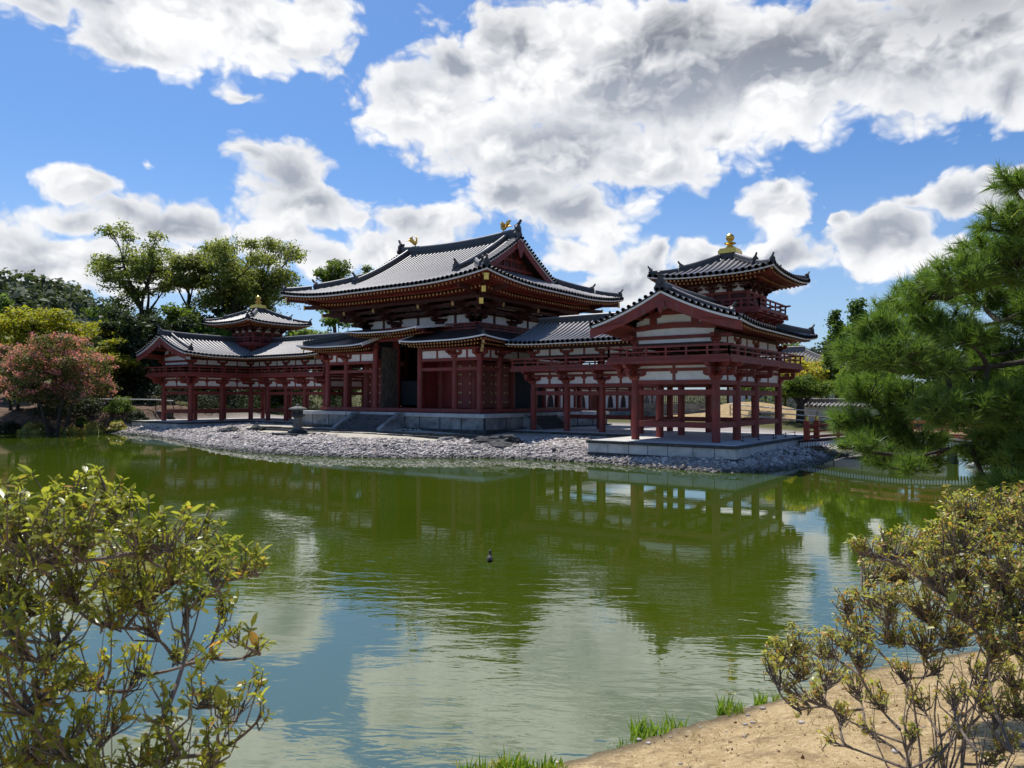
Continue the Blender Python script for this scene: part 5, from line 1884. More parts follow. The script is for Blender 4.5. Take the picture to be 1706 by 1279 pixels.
# ---------------------------------------------------------------- arched bridge, stanchions
def bridge():
    T = thing('arched_bridge', (29, -1.0, -0.5), 'low arched wooden bridge with red lacquered posts, half hidden behind the pine', 'bridge')
    B = MB
    x0, x1, n = 24.95, 34.6, 24
    zc = lambda x: -0.62 + 0.36 * math.sin(math.pi * min(1, max(0, (x - x0) / (x1 - x0))))
    for_y = (-2.0, 0.0)
    d = B()
    for k in range(n):
        a, b = lerp(x0, x1, k / n), lerp(x0, x1, (k + 1) / n)
        za, zb = zc(a), zc(b)
        vs = [(a, -2.05, za), (b, -2.05, zb), (b, 0.05, zb), (a, 0.05, za), (a, -2.05, za - .12), (b, -2.05, zb - .12), (b, 0.05, zb - .12), (a, 0.05, za - .12)]
        d.add(vs, [(0, 1, 2, 3), (7, 6, 5, 4), (0, 4, 5, 1), (2, 6, 7, 3)])
    d.build('deck', MT['stone_dark'], T)
    m = 76
    for y in (-2.09, 0.09):
        f = B()
        for k in range(m):
            a, b = lerp(x0 + .05, x1, k / m), lerp(x0 + .05, x1, (k + 0.72) / m)
            z = zc((a + b) / 2)
            f.prism([(a, z - 0.08), (a, z - 0.27), ((a + b) / 2, z - 0.34), (b, z - 0.27), (b, z - 0.08)], (0, y, 0), (1, 0, 0), (0, 0, 1), 0.03)
        f.build('scalloped_fascia', MT['edge'], T)
    for y in (-2.08, 0.08):
        ed = B()
        for k in range(n):
            a, b = lerp(x0, x1, k / n), lerp(x0, x1, (k + 1) / n)
            ed.beam((a, y, zc(a) - 0.04), (b, y, zc(b) - 0.04), 0.14, 0.09)
        ed.build('edge_beam', MT['wood_dark'], T)
    first = None
    for y in (-2.0, 0.0):
        for k in range(7):
            x = lerp(x0 + 0.35, x1 - 0.3, k / 6)
            ps = B()
            e = 0.13 if k in (0, 6) else 0.07
            hgt = 0.98 if k in (0, 6) else 0.75
            ps.box(x - e, x + e, y - e, y + e, zc(x), zc(x) + hgt)
            po = ps.build('post', MT['lacquer'], T)
            if k in (0, 6):
                cp = B()
                cp.lathe(x, y, [(0.12, zc(x) + hgt), (0.13, zc(x) + hgt + .05), (0.07, zc(x) + hgt + .09), (0.11, zc(x) + hgt + .16), (0.09, zc(x) + hgt + .22), (0.02, zc(x) + hgt + .30)], 10)
                cp.build('finial', MT['gold'], po)
        for hz, w in ((0.70, 0.11), (0.42, 0.07), (0.14, 0.09)):
            r = B()
            r.tube([(x, y, zc(x) + hz) for x in np.linspace(x0 + 0.35, x1 - 0.3, 20)], w / 2, 6)
            r.build('handrail', MT['lacquer'], T)
    for x in (29.2, 31.6):
        for y in (-1.8, -0.2):
            p = B()
            p.box(x - 0.14, x + 0.14, y - 0.14, y + 0.14, -2.6, zc(x) - 0.12)
            p.build('pile', MT['stone_dark'], T)
        cb = B()
        cb.beam((x, -2.0, zc(x) - 0.28), (x, 0.0, zc(x) - 0.28), 0.2, 0.2)
        cb.build('cross_beam', MT['wood_dark'], T)


bridge()

for k, (xa, ya, xb, yb) in enumerate([(23.9, -7.6, 24.4, -4.6), (24.4, -4.2, 24.45, -1.0)]):
    m = MB()
    for (x, y) in ((xa, ya), (xb, yb), ((xa + xb) / 2, (ya + yb) / 2)):
        m.lathe(x, y, [(0.09, ZF), (0.09, ZF + 0.03), (0.02, ZF + 0.05), (0.02, ZF + 0.20), (0.035, ZF + 0.22), (0.01, ZF + 0.25)], 8)
    m.beam((xa, ya, ZF + 0.19), (xb, yb, ZF + 0.19), 0.025, 0.025)
    tag(m.build('barrier', MT['iron']), ['low black iron barrier on the platform beside the gable columns', 'low black iron barrier at the rear edge of the platform by the bridge'][k], 'barrier', None)


# ---------------------------------------------------------------- duck
def duck(x, y):
    T = thing('duck', (x, y, WZ), 'small dark duck swimming alone in the middle of the green pond', 'duck')
    b = MB()
    dx_, dy_ = -0.55, 0.83
    P_ = lambda a, z: Vector((x + dx_ * a * 0.62, y + dy_ * a * 0.62, WZ + z * 0.75))
    b.tube([P_(-0.22, 0.10), P_(-0.16, 0.07), P_(-0.05, 0.045), P_(0.08, 0.05), P_(0.14, 0.09), P_(0.155, 0.16), P_(0.165, 0.20), P_(0.20, 0.205), P_(0.215, 0.195)],
           [0.008, 0.032, 0.055, 0.052, 0.032, 0.021, 0.027, 0.02, 0.008], 12)
    b.build('body', MT['duck'], T)
    bl = MB()
    bl.tube([P_(0.205, 0.195), P_(0.235, 0.187), P_(0.265, 0.182)], [0.012, 0.011, 0.008], 8)
    bl.build('bill', MT['bill'], T)


duck(27.08, -30.63)


# ---------------------------------------------------------------- vegetation
LEAF = {
    'zelkova': leafmat('zelkova_leaves', (0.27, 0.30, 0.09), (0.14, 0.18, 0.055), trans=0.52),
    'camphor': leafmat('camphor_leaves', (0.29, 0.31, 0.09), (0.12, 0.155, 0.05), trans=0.5),
    'dark': leafmat('dark_evergreen_leaves', (0.050, 0.072, 0.026), (0.024, 0.036, 0.017), trans=0.35),
    'mid': leafmat('broad_leaves', (0.16, 0.23, 0.04), (0.07, 0.11, 0.025), trans=0.48),
    'yellow': leafmat('yellow_maple_leaves', (0.38, 0.36, 0.04), (0.20, 0.24, 0.03), (0.42, 0.30, 0.05), trans=0.48),
    'orange': leafmat('turning_maple_leaves', (0.48, 0.42, 0.07), (0.26, 0.30, 0.05), (0.50, 0.28, 0.08), trans=0.48),
    'pale': leafmat('pale_conifer_leaves', (0.22, 0.30, 0.07), (0.10, 0.16, 0.04), trans=0.42),
    'myrtle': leafmat('myrtle_leaves', (0.14, 0.15, 0.05), (0.07, 0.085, 0.03), (0.22, 0.12, 0.06), trans=0.45),
    'blossom': leafmat('pink_blossom', (0.60, 0.27, 0.29), (0.40, 0.17, 0.18), (0.70, 0.20, 0.30), trans=0.45),
    'conifer': leafmat('conifer_needles', (0.13, 0.21, 0.04), (0.06, 0.11, 0.028), trans=0.4),
    'azalea': leafmat('azalea_leaves', (0.38, 0.37, 0.07), (0.105, 0.15, 0.038), (0.52, 0.28, 0.09), trans=0.55, gloss=0.30, patch=0.25, spec=0.4, rust=0.91),
    'azalea_dry': leafmat('dry_azalea_leaves', (0.50, 0.48, 0.13), (0.24, 0.28, 0.07), (0.48, 0.27, 0.10), trans=0.46, gloss=0.34, patch=0.4, spec=0.45, rust=0.76),
    'hill': leafmat('hill_forest', (0.11, 0.135, 0.07), (0.06, 0.085, 0.05), trans=0.3),
    'pine': leafmat('pine_needles', (0.19, 0.29, 0.06), (0.055, 0.115, 0.032), (0.38, 0.44, 0.13), trans=0.42, gloss=0.38, patch=0.3),
}


def sphere_pts(n):
    v = rng.normal(size=(n, 3))
    return v / np.linalg.norm(v, axis=1, keepdims=True)


def branch_pts(a, b, sag, n=6, wig=0.05):
    a, b = Vector(a), Vector(b)
    L = (b - a).length
    side = Vector((random.uniform(-1, 1), random.uniform(-1, 1), random.uniform(-0.5, 0.5))) * L * wig
    return [a.lerp(b, t) + side * math.sin(math.pi * t) + Vector((0, 0, sag * L * math.sin(math.pi * t))) for t in [k / n for k in range(n + 1)]]


def tree(name, x, y, ztop, zbot, width, leafk, label, cat='tree', group=None, clumps=34, leaves=9000, leaf=0.40, base=None, trunk_r=0.35, flat=0.6, clump_r=None, fill=0.45, stems=1, blossom=0.0, seed=1, shape='round', bark='bark'):
    """trunk, forking limbs and a crown of separate leaf clumps whose gaps let the sky through"""
    global rng
    keep = rng
    rng = np.random.default_rng(seed)
    random.seed(seed)
    zg = float(ground_z(np.array([x]), np.array([y]))[0]) - 0.15 if base is None else base
    T = thing(name, (x, y, zg), label, cat, group)
    H = ztop - zbot
    cz = (ztop + zbot) / 2
    a, c = width / 2, H / 2
    cr = clump_r or 0.30 * (a * a * c) ** (1 / 3)
    cs = []
    tries = 0
    while len(cs) < clumps and tries < 6000:
        tries += 1
        v = rng.normal(size=3)
        v /= np.linalg.norm(v)
        r_ = rng.random() ** fill
        if shape == 'cone':
            t = rng.random() ** 0.8
            wd = (1 - t) * 0.95 + 0.08
            p = np.array([x + v[0] * a * wd * r_, y + v[1] * a * wd * r_, zbot + t * H * 0.96])
        else:
            p = np.array([x + v[0] * (a - cr * 0.6) * r_, y + v[1] * (a - cr * 0.6) * r_, cz + v[2] * (c - cr * flat * 0.7) * r_])
            if shape == 'vase':
                t = (p[2] - zbot) / H
                k = 0.45 + 0.55 * min(1, t * 1.5)
                p[0], p[1] = x + (p[0] - x) * k, y + (p[1] - y) * k
        if all(np.linalg.norm((p - q) / np.array([1, 1, 0.75])) > cr * 0.62 for q in cs):
            cs.append(p)
    # wood
    wd = MB()
    zf_ = lerp(zbot, ztop, 0.12) if shape != 'cone' else lerp(zbot, ztop, 0.95)
    roots = []
    for k in range(stems):
        ox, oy = (0, 0) if stems == 1 else (math.cos(k * 2.4) * 0.35, math.sin(k * 2.4) * 0.35)
        lean = (random.uniform(-.06, .06) * width, random.uniform(-.06, .06) * width) if stems == 1 else (math.cos(k * 2.4) * 0.12 * width, math.sin(k * 2.4) * 0.12 * width)
        pts = branch_pts((x + ox, y + oy, zg), (x + lean[0], y + lean[1], zf_), 0, 7, 0.03)
        wd.tube(pts, [trunk_r * (1.25 if i == 0 else 1 - 0.45 * i / 7) for i in range(8)], 9, 0)
        roots.append(pts)
    forks = []
    if shape != 'cone':
        nl = max(4, int(len(cs) / 6))
        for k in range(nl):
            r0 = roots[k % stems]
            st_ = r0[random.randint(5, 7)]
            tgt = cs[(k * 7) % len(cs)]
            e = Vector(st_).lerp(Vector(tgt), 0.62)
            pts = branch_pts(st_, e, 0.06, 6, 0.08)
            wd.tube(pts, [trunk_r * (0.46 - 0.27 * i / 6) for i in range(7)], 7, 0)
            forks.append(pts)
    for p in cs:
        P0 = Vector(p)
        if shape == 'cone':
            t = max(0.1, (p[2] + 0.2 - zg) / (zf_ - zg))
            st_ = roots[0][min(7, int(t * 7))].copy()
            st_.z = p[2] + 0.15
            rr = trunk_r * 0.14
        else:
            st_ = min((q for f in forks for q in f[2:]), key=lambda q: (q - P0).length)
            rr = trunk_r * 0.17
        pts = branch_pts(st_, P0 - Vector((0, 0, 0.1 * cr)), 0.05, 5, 0.10)
        wd.tube(pts, [rr * (1 - 0.75 * i / 5) + 0.008 for i in range(6)], 5, 0, caps=False)
        for _ in range(2):
            v = Vector(rng.normal(size=3)).normalized()
            wd.tube([pts[3], P0 + v * cr * 0.35, P0 + v * cr * 0.8 * Vector((1, 1, flat)).x], [rr * 0.45, rr * 0.3, 0.006], 4, 0, caps=False)
    wd.build('trunk', MT[bark], T)
    # crown
    per_ = leaves // max(1, len(cs))
    CC, NN = [], []
    for p in cs:
        k = int(per_ * random.uniform(0.7, 1.3))
        v = sphere_pts(k)
        rad = rng.random(k) ** 0.42
        s_ = cr * random.uniform(0.75, 1.25)
        lump = 1 + 0.28 * np.sin(v[:, 0] * 5 + p[0]) * np.sin(v[:, 1] * 5 + p[1]) + 0.2 * np.sin(v[:, 2] * 7 + p[0] * 2)
        q = v * (rad * s_ * lump)[:, None] * np.array([1.0, 1.0, flat])
        q[:, 2] -= 0.10 * (q[:, 0] ** 2 + q[:, 1] ** 2) / cr
        CC.append(p + q)
        nn = v * 0.5 + rng.normal(size=(k, 3)) * 0.55 + np.array([0, 0, 0.65])
        NN.append(nn)
    CC, NN = np.concatenate(CC), np.concatenate(NN)
    sz = leaf * rng.lognormal(0, 0.3, len(CC))
    leaf_cloud('crown', T, LEAF[leafk], CC, NN, sz, 0.62)
    if blossom:
        CC, NN = [], []
        for p in cs:
            for _ in range(int(9 * blossom)):
                v = sphere_pts(1)[0]
                v[2] = abs(v[2]) * 0.8 - 0.15
                c0 = p + v * cr * np.array([1.05, 1.05, flat * 1.1])
                k = int(26)
                CC.append(c0 + rng.normal(size=(k, 3)) * np.array([0.16, 0.16, 0.12]))
                NN.append(rng.normal(size=(k, 3)) + np.array([0, 0, 0.6]))
        CC, NN = np.concatenate(CC), np.concatenate(NN)
        leaf_cloud('blossoms', T, LEAF['blossom'], CC, NN, 0.13 * rng.lognormal(0, 0.3, len(CC)), 0.8)
    rng = keep
    return T


def shrub_mound(name, x, y, w, h, leafk, label, seed, leaf=0.14, n=3000, base=None, cat='shrub', group=None):
    global rng
    keep = rng
    rng = np.random.default_rng(seed)
    random.seed(seed)
    zg = float(ground_z(np.array([x]), np.array([y]))[0]) if base is None else base
    T = thing(name, (x, y, zg), label, cat, group)
    wd = MB()
    for k in range(9):
        a = k * 0.7
        wd.tube(branch_pts((x + .1 * math.cos(a), y + .1 * math.sin(a), zg - .05), (x + w * .32 * math.cos(a), y + w * .32 * math.sin(a), zg + h * random.uniform(.5, .85)), 0.05, 4, .08), [0.035, 0.03, 0.02, 0.012, 0.006], 5)
    wd.build('stem', MT['twig'], T)
    v = sphere_pts(n)
    v[:, 2] = np.abs(v[:, 2])
    lump = 1 + 0.16 * np.sin(v[:, 0] * 7 + x) * np.sin(v[:, 1] * 6 + y) + 0.12 * np.sin(v[:, 2] * 9)
    r_ = rng.random(n) ** 0.3 * lump
    C = np.stack([x + v[:, 0] * r_ * w / 2, y + v[:, 1] * r_ * w / 2, zg + 0.05 + v[:, 2] * r_ * h], 1)
    N_ = v + rng.normal(size=(n, 3)) * 0.5 + np.array([0, 0, .4])
    leaf_cloud('foliage', T, LEAF[leafk], C, N_, leaf * rng.lognormal(0, .3, n), .6)
    rng = keep
    return T


# trees behind the hall, from the hill side across to the far bank
tree('zelkova_tree', -54.2, 3.8, 23.3, 10.5, 13.5, 'zelkova', 'tall airy tree with bare forking limbs showing against the sky', clumps=64, leaves=15000, leaf=0.27, trunk_r=0.5, flat=0.6, clump_r=1.25, fill=0.5, seed=5, shape='vase')
tree('camphor_tree', -46.5, 13.1, 22.8, 9.0, 18.6, 'camphor', 'broad dense tree with several dark trunks rising above the small tower', clumps=105, leaves=48000, leaf=0.27, trunk_r=0.5, flat=0.6, clump_r=1.6, fill=0.5, stems=3, seed=9, shape='vase')
tree('camphor_tree', -50.6, 8.2, 19.2, 13.6, 7.0, 'camphor', 'smaller crown of dark leaves beside the broad dense tree', clumps=20, leaves=7500, leaf=0.28, trunk_r=0.32, flat=0.55, clump_r=1.3, seed=12, shape='vase')
tree('broadleaf_tree', -37.5, 20.1, 19.6, 12.0, 5.6, 'mid', 'round-topped tree just above the left end of the great roof', clumps=26, leaves=8500, leaf=0.27, trunk_r=0.35, flat=0.7, clump_r=1.05, seed=14)
tree('broadleaf_tree', -36.9, 25.0, 19.4, 12.0, 4.3, 'mid', 'narrow small tree top peeping over the great roof near its middle', clumps=20, leaves=6000, leaf=0.27, trunk_r=0.3, flat=0.75, clump_r=0.95, seed=15)
tree('maple_tree', -42.5, -10.2, 11.6, 3.6, 11.0, 'yellow', 'wide yellow-green maple rising behind the pink-flowering tree', clumps=46, leaves=15000, leaf=0.30, trunk_r=0.35, flat=0.42, clump_r=1.5, seed=17)
tree('maple_tree', -35.2, -8.0, 7.4, 2.6, 5.6, 'yellow', 'low yellow-green maple in front of the wide one, next to the dark trees', clumps=22, leaves=6000, leaf=0.28, trunk_r=0.2, flat=0.45, clump_r=0.95, seed=18)
tree('conifer_tree', -59.4, -8.4, 12.6, 4.0, 4.6, 'pale', 'pale green pointed conifer at the very edge below the hill', clumps=30, leaves=5000, leaf=0.38, trunk_r=0.25, flat=0.8, clump_r=0.8, seed=19, shape='cone')
tree('conifer_tree', -61.5, -3.8, 12.8, 5.0, 5.2, 'pale', 'pale round conifer between the hill and the wide maple', clumps=26, leaves=5000, leaf=0.38, trunk_r=0.25, flat=0.7, clump_r=1.0, seed=20)
tree('conifer_tree', -50.0, -13.5, 8.6, 3.0, 6.0, 'dark', 'dark pine-like tree under the small far roof', clumps=26, leaves=6000, leaf=0.3, trunk_r=0.25, flat=0.4, clump_r=1.1, seed=21)
for k, (x, y, zt, zb, w, lk, lb) in enumerate([
        (-36.2, -6.4, 11.0, -0.4, 6.4, 'dark', 'dark evergreen mass between the pink tree and the wing gable'),
        (-36.6, -1.4, 11.3, 0.0, 6.6, 'dark', 'dark evergreen directly behind the far wing gable'),
        (-32.6, 0.6, 8.2, 0.0, 5.2, 'dark', 'lower dark evergreen behind the far wing roof'),
        (-45.0, -3.0, 11.2, 1.0, 7.0, 'dark', 'dark evergreen standing below the tall airy tree'),
        (-49.1, 2.7, 12.0, 2.0, 7.0, 'mid', 'mid-green tree at the foot of the tall airy tree'),
        (-41.7, 7.0, 12.2, 1.0, 7.5, 'mid', 'leafy mid-green tree behind the far wing ridge'),
        (-37.3, 9.6, 11.2, 0.0, 6.4, 'mid', 'leafy tree between the small tower and the broad dense tree'),
        (-46.5, 9.5, 13.0, 2.0, 7.5, 'dark', 'dark tree filling in below the broad dense tree'),
        (-32.0, 15.0, 12.6, 0.5, 9.0, 'pale', 'pale yellowish tree just past the small tower, under the great eave'),
        (-26.5, 11.6, 9.0, 0.0, 5.0, 'mid', 'green tree seen between the small tower and the hall'),
        (-20.5, 15.5, 6.0, -0.3, 6.0, 'mid', 'bushy tree seen through the open bay at the end of the hall'),
        (-30.0, 8.0, 6.0, 0.0, 5.0, 'dark', 'dark bushy tree seen under the far wing gallery'),
        (-54.0, 12.0, 12.5, 3.0, 8.0, 'dark', 'dark tree far behind the trunk of the tall airy tree'), (-40.5, 14.5, 12.4, 1.0, 8.5, 'mid', 'green tree directly under the broad dense tree'), (-46.0, 4.5, 12.8, 2.0, 7.0, 'mid', 'light green tree left of the small tower, under the airy tree'), (-52.0, -2.0, 11.6, 2.0, 8.0, 'mid', 'green tree between the wide maple and the airy tree')]):
    tree('evergreen_tree' if lk == 'dark' else 'broadleaf_tree', x, y, zt, zb, w, lk, lb, group='trees massed behind the far wing', clumps=34, leaves=8500, leaf=0.36, trunk_r=0.28, flat=0.55, clump_r=1.25, seed=60 + k)

# pink-flowering tree and the planting of the left bank
tree('crape_myrtle', -27.2, -16.0, 6.8, 0.5, 10.2, 'myrtle', 'pink-flowering crape myrtle spreading over the brown bank', clumps=84, leaves=24000, leaf=0.15, trunk_r=0.15, flat=0.55, clump_r=0.95, stems=4, blossom=0.62, seed=31)
tree('crape_myrtle', -33.2, -16.6, 6.0, 1.2, 4.6, 'myrtle', 'smaller flowering tree at the very edge beside the spreading pink one', clumps=26, leaves=6000, leaf=0.17, trunk_r=0.14, flat=0.55, clump_r=0.85, stems=3, blossom=0.45, seed=32)
tree('evergreen_tree', -31.5, -15.6, 3.4, 0.6, 5.5, 'dark', 'dark round evergreen under the pink-flowering tree', clumps=18, leaves=4500, leaf=0.2, trunk_r=0.15, flat=0.6, clump_r=0.9, seed=33)
for k, (x, y, w, h, lk, lb) in enumerate([(-25.2, -12.2, 1.1, 0.6, 'mid', 'small bright green bush at the end of the brown bank'), (-27.9, -13.8, 0.9, 0.55, 'mid', 'tuft of bright leaves on top of the brown bank'),
                                          (-31.5, -5.0, 7.0, 2.4, 'dark', 'clipped dark mound of shrubs behind the pale handrail'), (-34.5, -12.5, 4.0, 1.4, 'dark', 'dark shrub mound at the foot of the maples'),
                                          (-26.8, -15.2, 2.2, 0.9, 'azalea_dry', 'dry brown shrub on the face of the bank'), (-28.6, -17.0, 2.0, 0.8, 'azalea_dry', 'brown twiggy shrub at the water under the pink tree'), (-29.8, -14.6, 3.4, 1.5, 'dark', 'dark shrub in the shade under the pink tree'), (-27.0, -11.2, 2.4, 1.2, 'mid', 'leafy rounded shrub on top of the bank before the handrail'), (-29.2, -12.6, 2.6, 1.3, 'dark', 'rounded dark shrub on top of the bank behind the pink tree'), (-24.9, -12.4, 1.5, 0.6, 'azalea_dry', 'low brown shrub where the bank meets the gravel'), (-26.2, -13.6, 1.8, 0.8, 'azalea_dry', 'dry low shrub on the bank toward the gravel'), (-30.6, -18.0, 2.2, 0.9, 'dark', 'dark green shrub low on the bank at the view edge'), (-13.0, 6.5, 5.5, 2.3, 'dark', 'dark hedge mound behind the far wing, next to the hall'), (-18.5, 6.8, 6.0, 2.6, 'dark', 'dark hedge mound behind the middle of the far wing'), (-24.0, 6.0, 6.0, 2.8, 'dark', 'dark hedge mound behind the far wing corner'), (-29.0, 1.5, 5.5, 2.4, 'dark', 'dark hedge mound beyond the outer side of the far wing'), (-27.6, -3.2, 3.6, 1.8, 'dark', 'dark shrub close beside the far wing gable'), (-25.3, -10.6, 1.6, 0.9, 'dark', 'dark round shrub against the retaining wall')]):
    shrub_mound('shrub', x, y, w, h, lk, lb, 80 + k, leaf=0.13, n=2600)

# trees past the near wing
tree('maple_tree', 18.6, 24.0, 6.1, 1.4, 7.2, 'orange', 'maple turning yellow and orange just past the gallery of the near wing', clumps=34, leaves=8500, leaf=0.18, trunk_r=0.2, flat=0.4, clump_r=0.95, seed=41)
tree('pruned_tree', 21.0, 13.4, 3.3, 1.3, 5.0, 'mid', 'flat-topped pruned tree with thick dark trunk before the white wall', clumps=34, leaves=8500, leaf=0.14, trunk_r=0.36, flat=0.45, clump_r=0.65, seed=42)
tree('pruned_tree', 17.6, 14.6, 3.2, 1.7, 3.6, 'mid', 'small pruned tree seen between the columns of the near wing', clumps=22, leaves=5000, leaf=0.14, trunk_r=0.2, flat=0.5, clump_r=0.6, seed=43)
for k, (x, y, zt, w, lb) in enumerate([(21.2, 23.5, 9.0, 3.0, 'slender conifer nearest the wing roof, its bare trunk showing above the wall'), (23.2, 21.8, 9.6, 3.3, 'second slender conifer from the wing, half behind the pine'), (24.6, 27.5, 10.5, 4.2, 'third slender conifer from the wing, seen through the pine')]):
    tree('conifer_tree', x, y, zt, 2.2, w, 'conifer', lb, group='slender conifers behind the pine', clumps=40, leaves=8500, leaf=0.24, trunk_r=0.24, flat=0.55, clump_r=0.62, seed=44 + k, shape='cone')
for k, (x, y, zt, zb, w, lk, lb) in enumerate([(15.9, 41.7, 8.6, 0.5, 6.5, 'dark', 'dark tree behind the grey roof beyond the near wing'), (12.5, 43.0, 7.8, 0.5, 6.0, 'mid', 'green tree low behind the gallery of the near wing'), (27.5, 27.5, 9.0, 1.5, 6.0, 'mid', 'leafy tree behind the pine, over the bridge'), (32.0, 21.5, 7.0, 1.0, 6.5, 'dark', 'dark tree behind the pine at the right edge'), (36.5, 12.0, 6.0, 0.5, 6.0, 'mid', 'green tree on the far bank beyond the right end of the bridge'), (20.0, 34.0, 8.0, 1.0, 7.0, 'dark', 'dark tree mass behind the slender conifers'), (23.6, 21.0, 4.8, 0.6, 3.4, 'mid', 'leafy tree between the maple and the slender conifers'), (24.5, 19.0, 4.8, 0.4, 4.6, 'mid', 'low leafy tree right behind the white garden wall')]):
    tree('broadleaf_tree', x, y, zt, zb, w, lk, lb, group='trees beyond the bridge', clumps=30, leaves=7000, leaf=0.30, trunk_r=0.25, flat=0.55, clump_r=1.15, seed=50 + k)
for k, (x, y, w, h, lb) in enumerate([(31.5, 6.2, 2.6, 1.1, 'green shrub on the bank behind the bridge'), (37.5, -1.8, 3.0, 1.4, 'shrub above the pale boulders of the far bank'), (7.5, 29.5, 7.0, 2.2, 'dark hedge seen through the near wing'), (14.5, 27.5, 6.0, 1.8, 'clipped green shrub mound behind the sandy mound')]):
    shrub_mound('shrub', x, y, w, h, 'dark' if k == 2 else 'mid', lb, 90 + k, leaf=0.15, n=3200)


# ---------------------------------------------------------------- far hill
def hill():
    ux = np.linspace(-420, -150, 80)
    uy = np.linspace(-80, 190, 80)
    X, Y = np.meshgrid(ux, uy)
    Z = 40 * np.exp(-(((X + 268) / 60) ** 2 + ((Y - 74) / 50) ** 2)) + 18 * np.exp(-(((X + 300) / 70) ** 2 + ((Y - 0) / 70) ** 2)) + 5 * fbm(X.ravel(), Y.ravel(), 0.03, 5).reshape(X.shape) - 2
    V = np.stack([X.ravel(), Y.ravel(), Z.ravel()], 1)
    id_ = np.arange(6400).reshape(80, 80)
    F = np.stack([id_[:-1, :-1], id_[:-1, 1:], id_[1:, 1:], id_[1:, :-1]], -1).reshape(-1, 4)
    hm = pmat('hill_soil', (0.05, 0.068, 0.032), 0.95, vary=0.4, scale=0.2)
    grid_mesh('hill', V, F, hm)
    n = 1300
    hx, hy = rng.uniform(-390, -175, n), rng.uniform(-50, 170, n)
    hz = 40 * np.exp(-(((hx + 268) / 60) ** 2 + ((hy - 74) / 50) ** 2)) + 18 * np.exp(-(((hx + 300) / 70) ** 2 + ((hy - 0) / 70) ** 2)) - 2
    CC, NN = [], []
    for x, y, z in zip(hx, hy, hz):
        k = 45
        v = sphere_pts(k)
        s_ = rng.uniform(2.6, 4.6)
        CC.append(np.array([x, y, z + 1.8]) + v * s_ * (rng.random(k) ** 0.35)[:, None] * np.array([1, 1, 0.85]))
        NN.append(v + rng.normal(size=(k, 3)) * 0.5 + np.array([0, 0, .5]))
    CC, NN = np.concatenate(CC), np.concatenate(NN)
    leaf_cloud('forest', None, LEAF['hill'], CC, NN, 1.7 * rng.lognormal(0, .3, len(CC)), .7, kind='stuff')


hill()


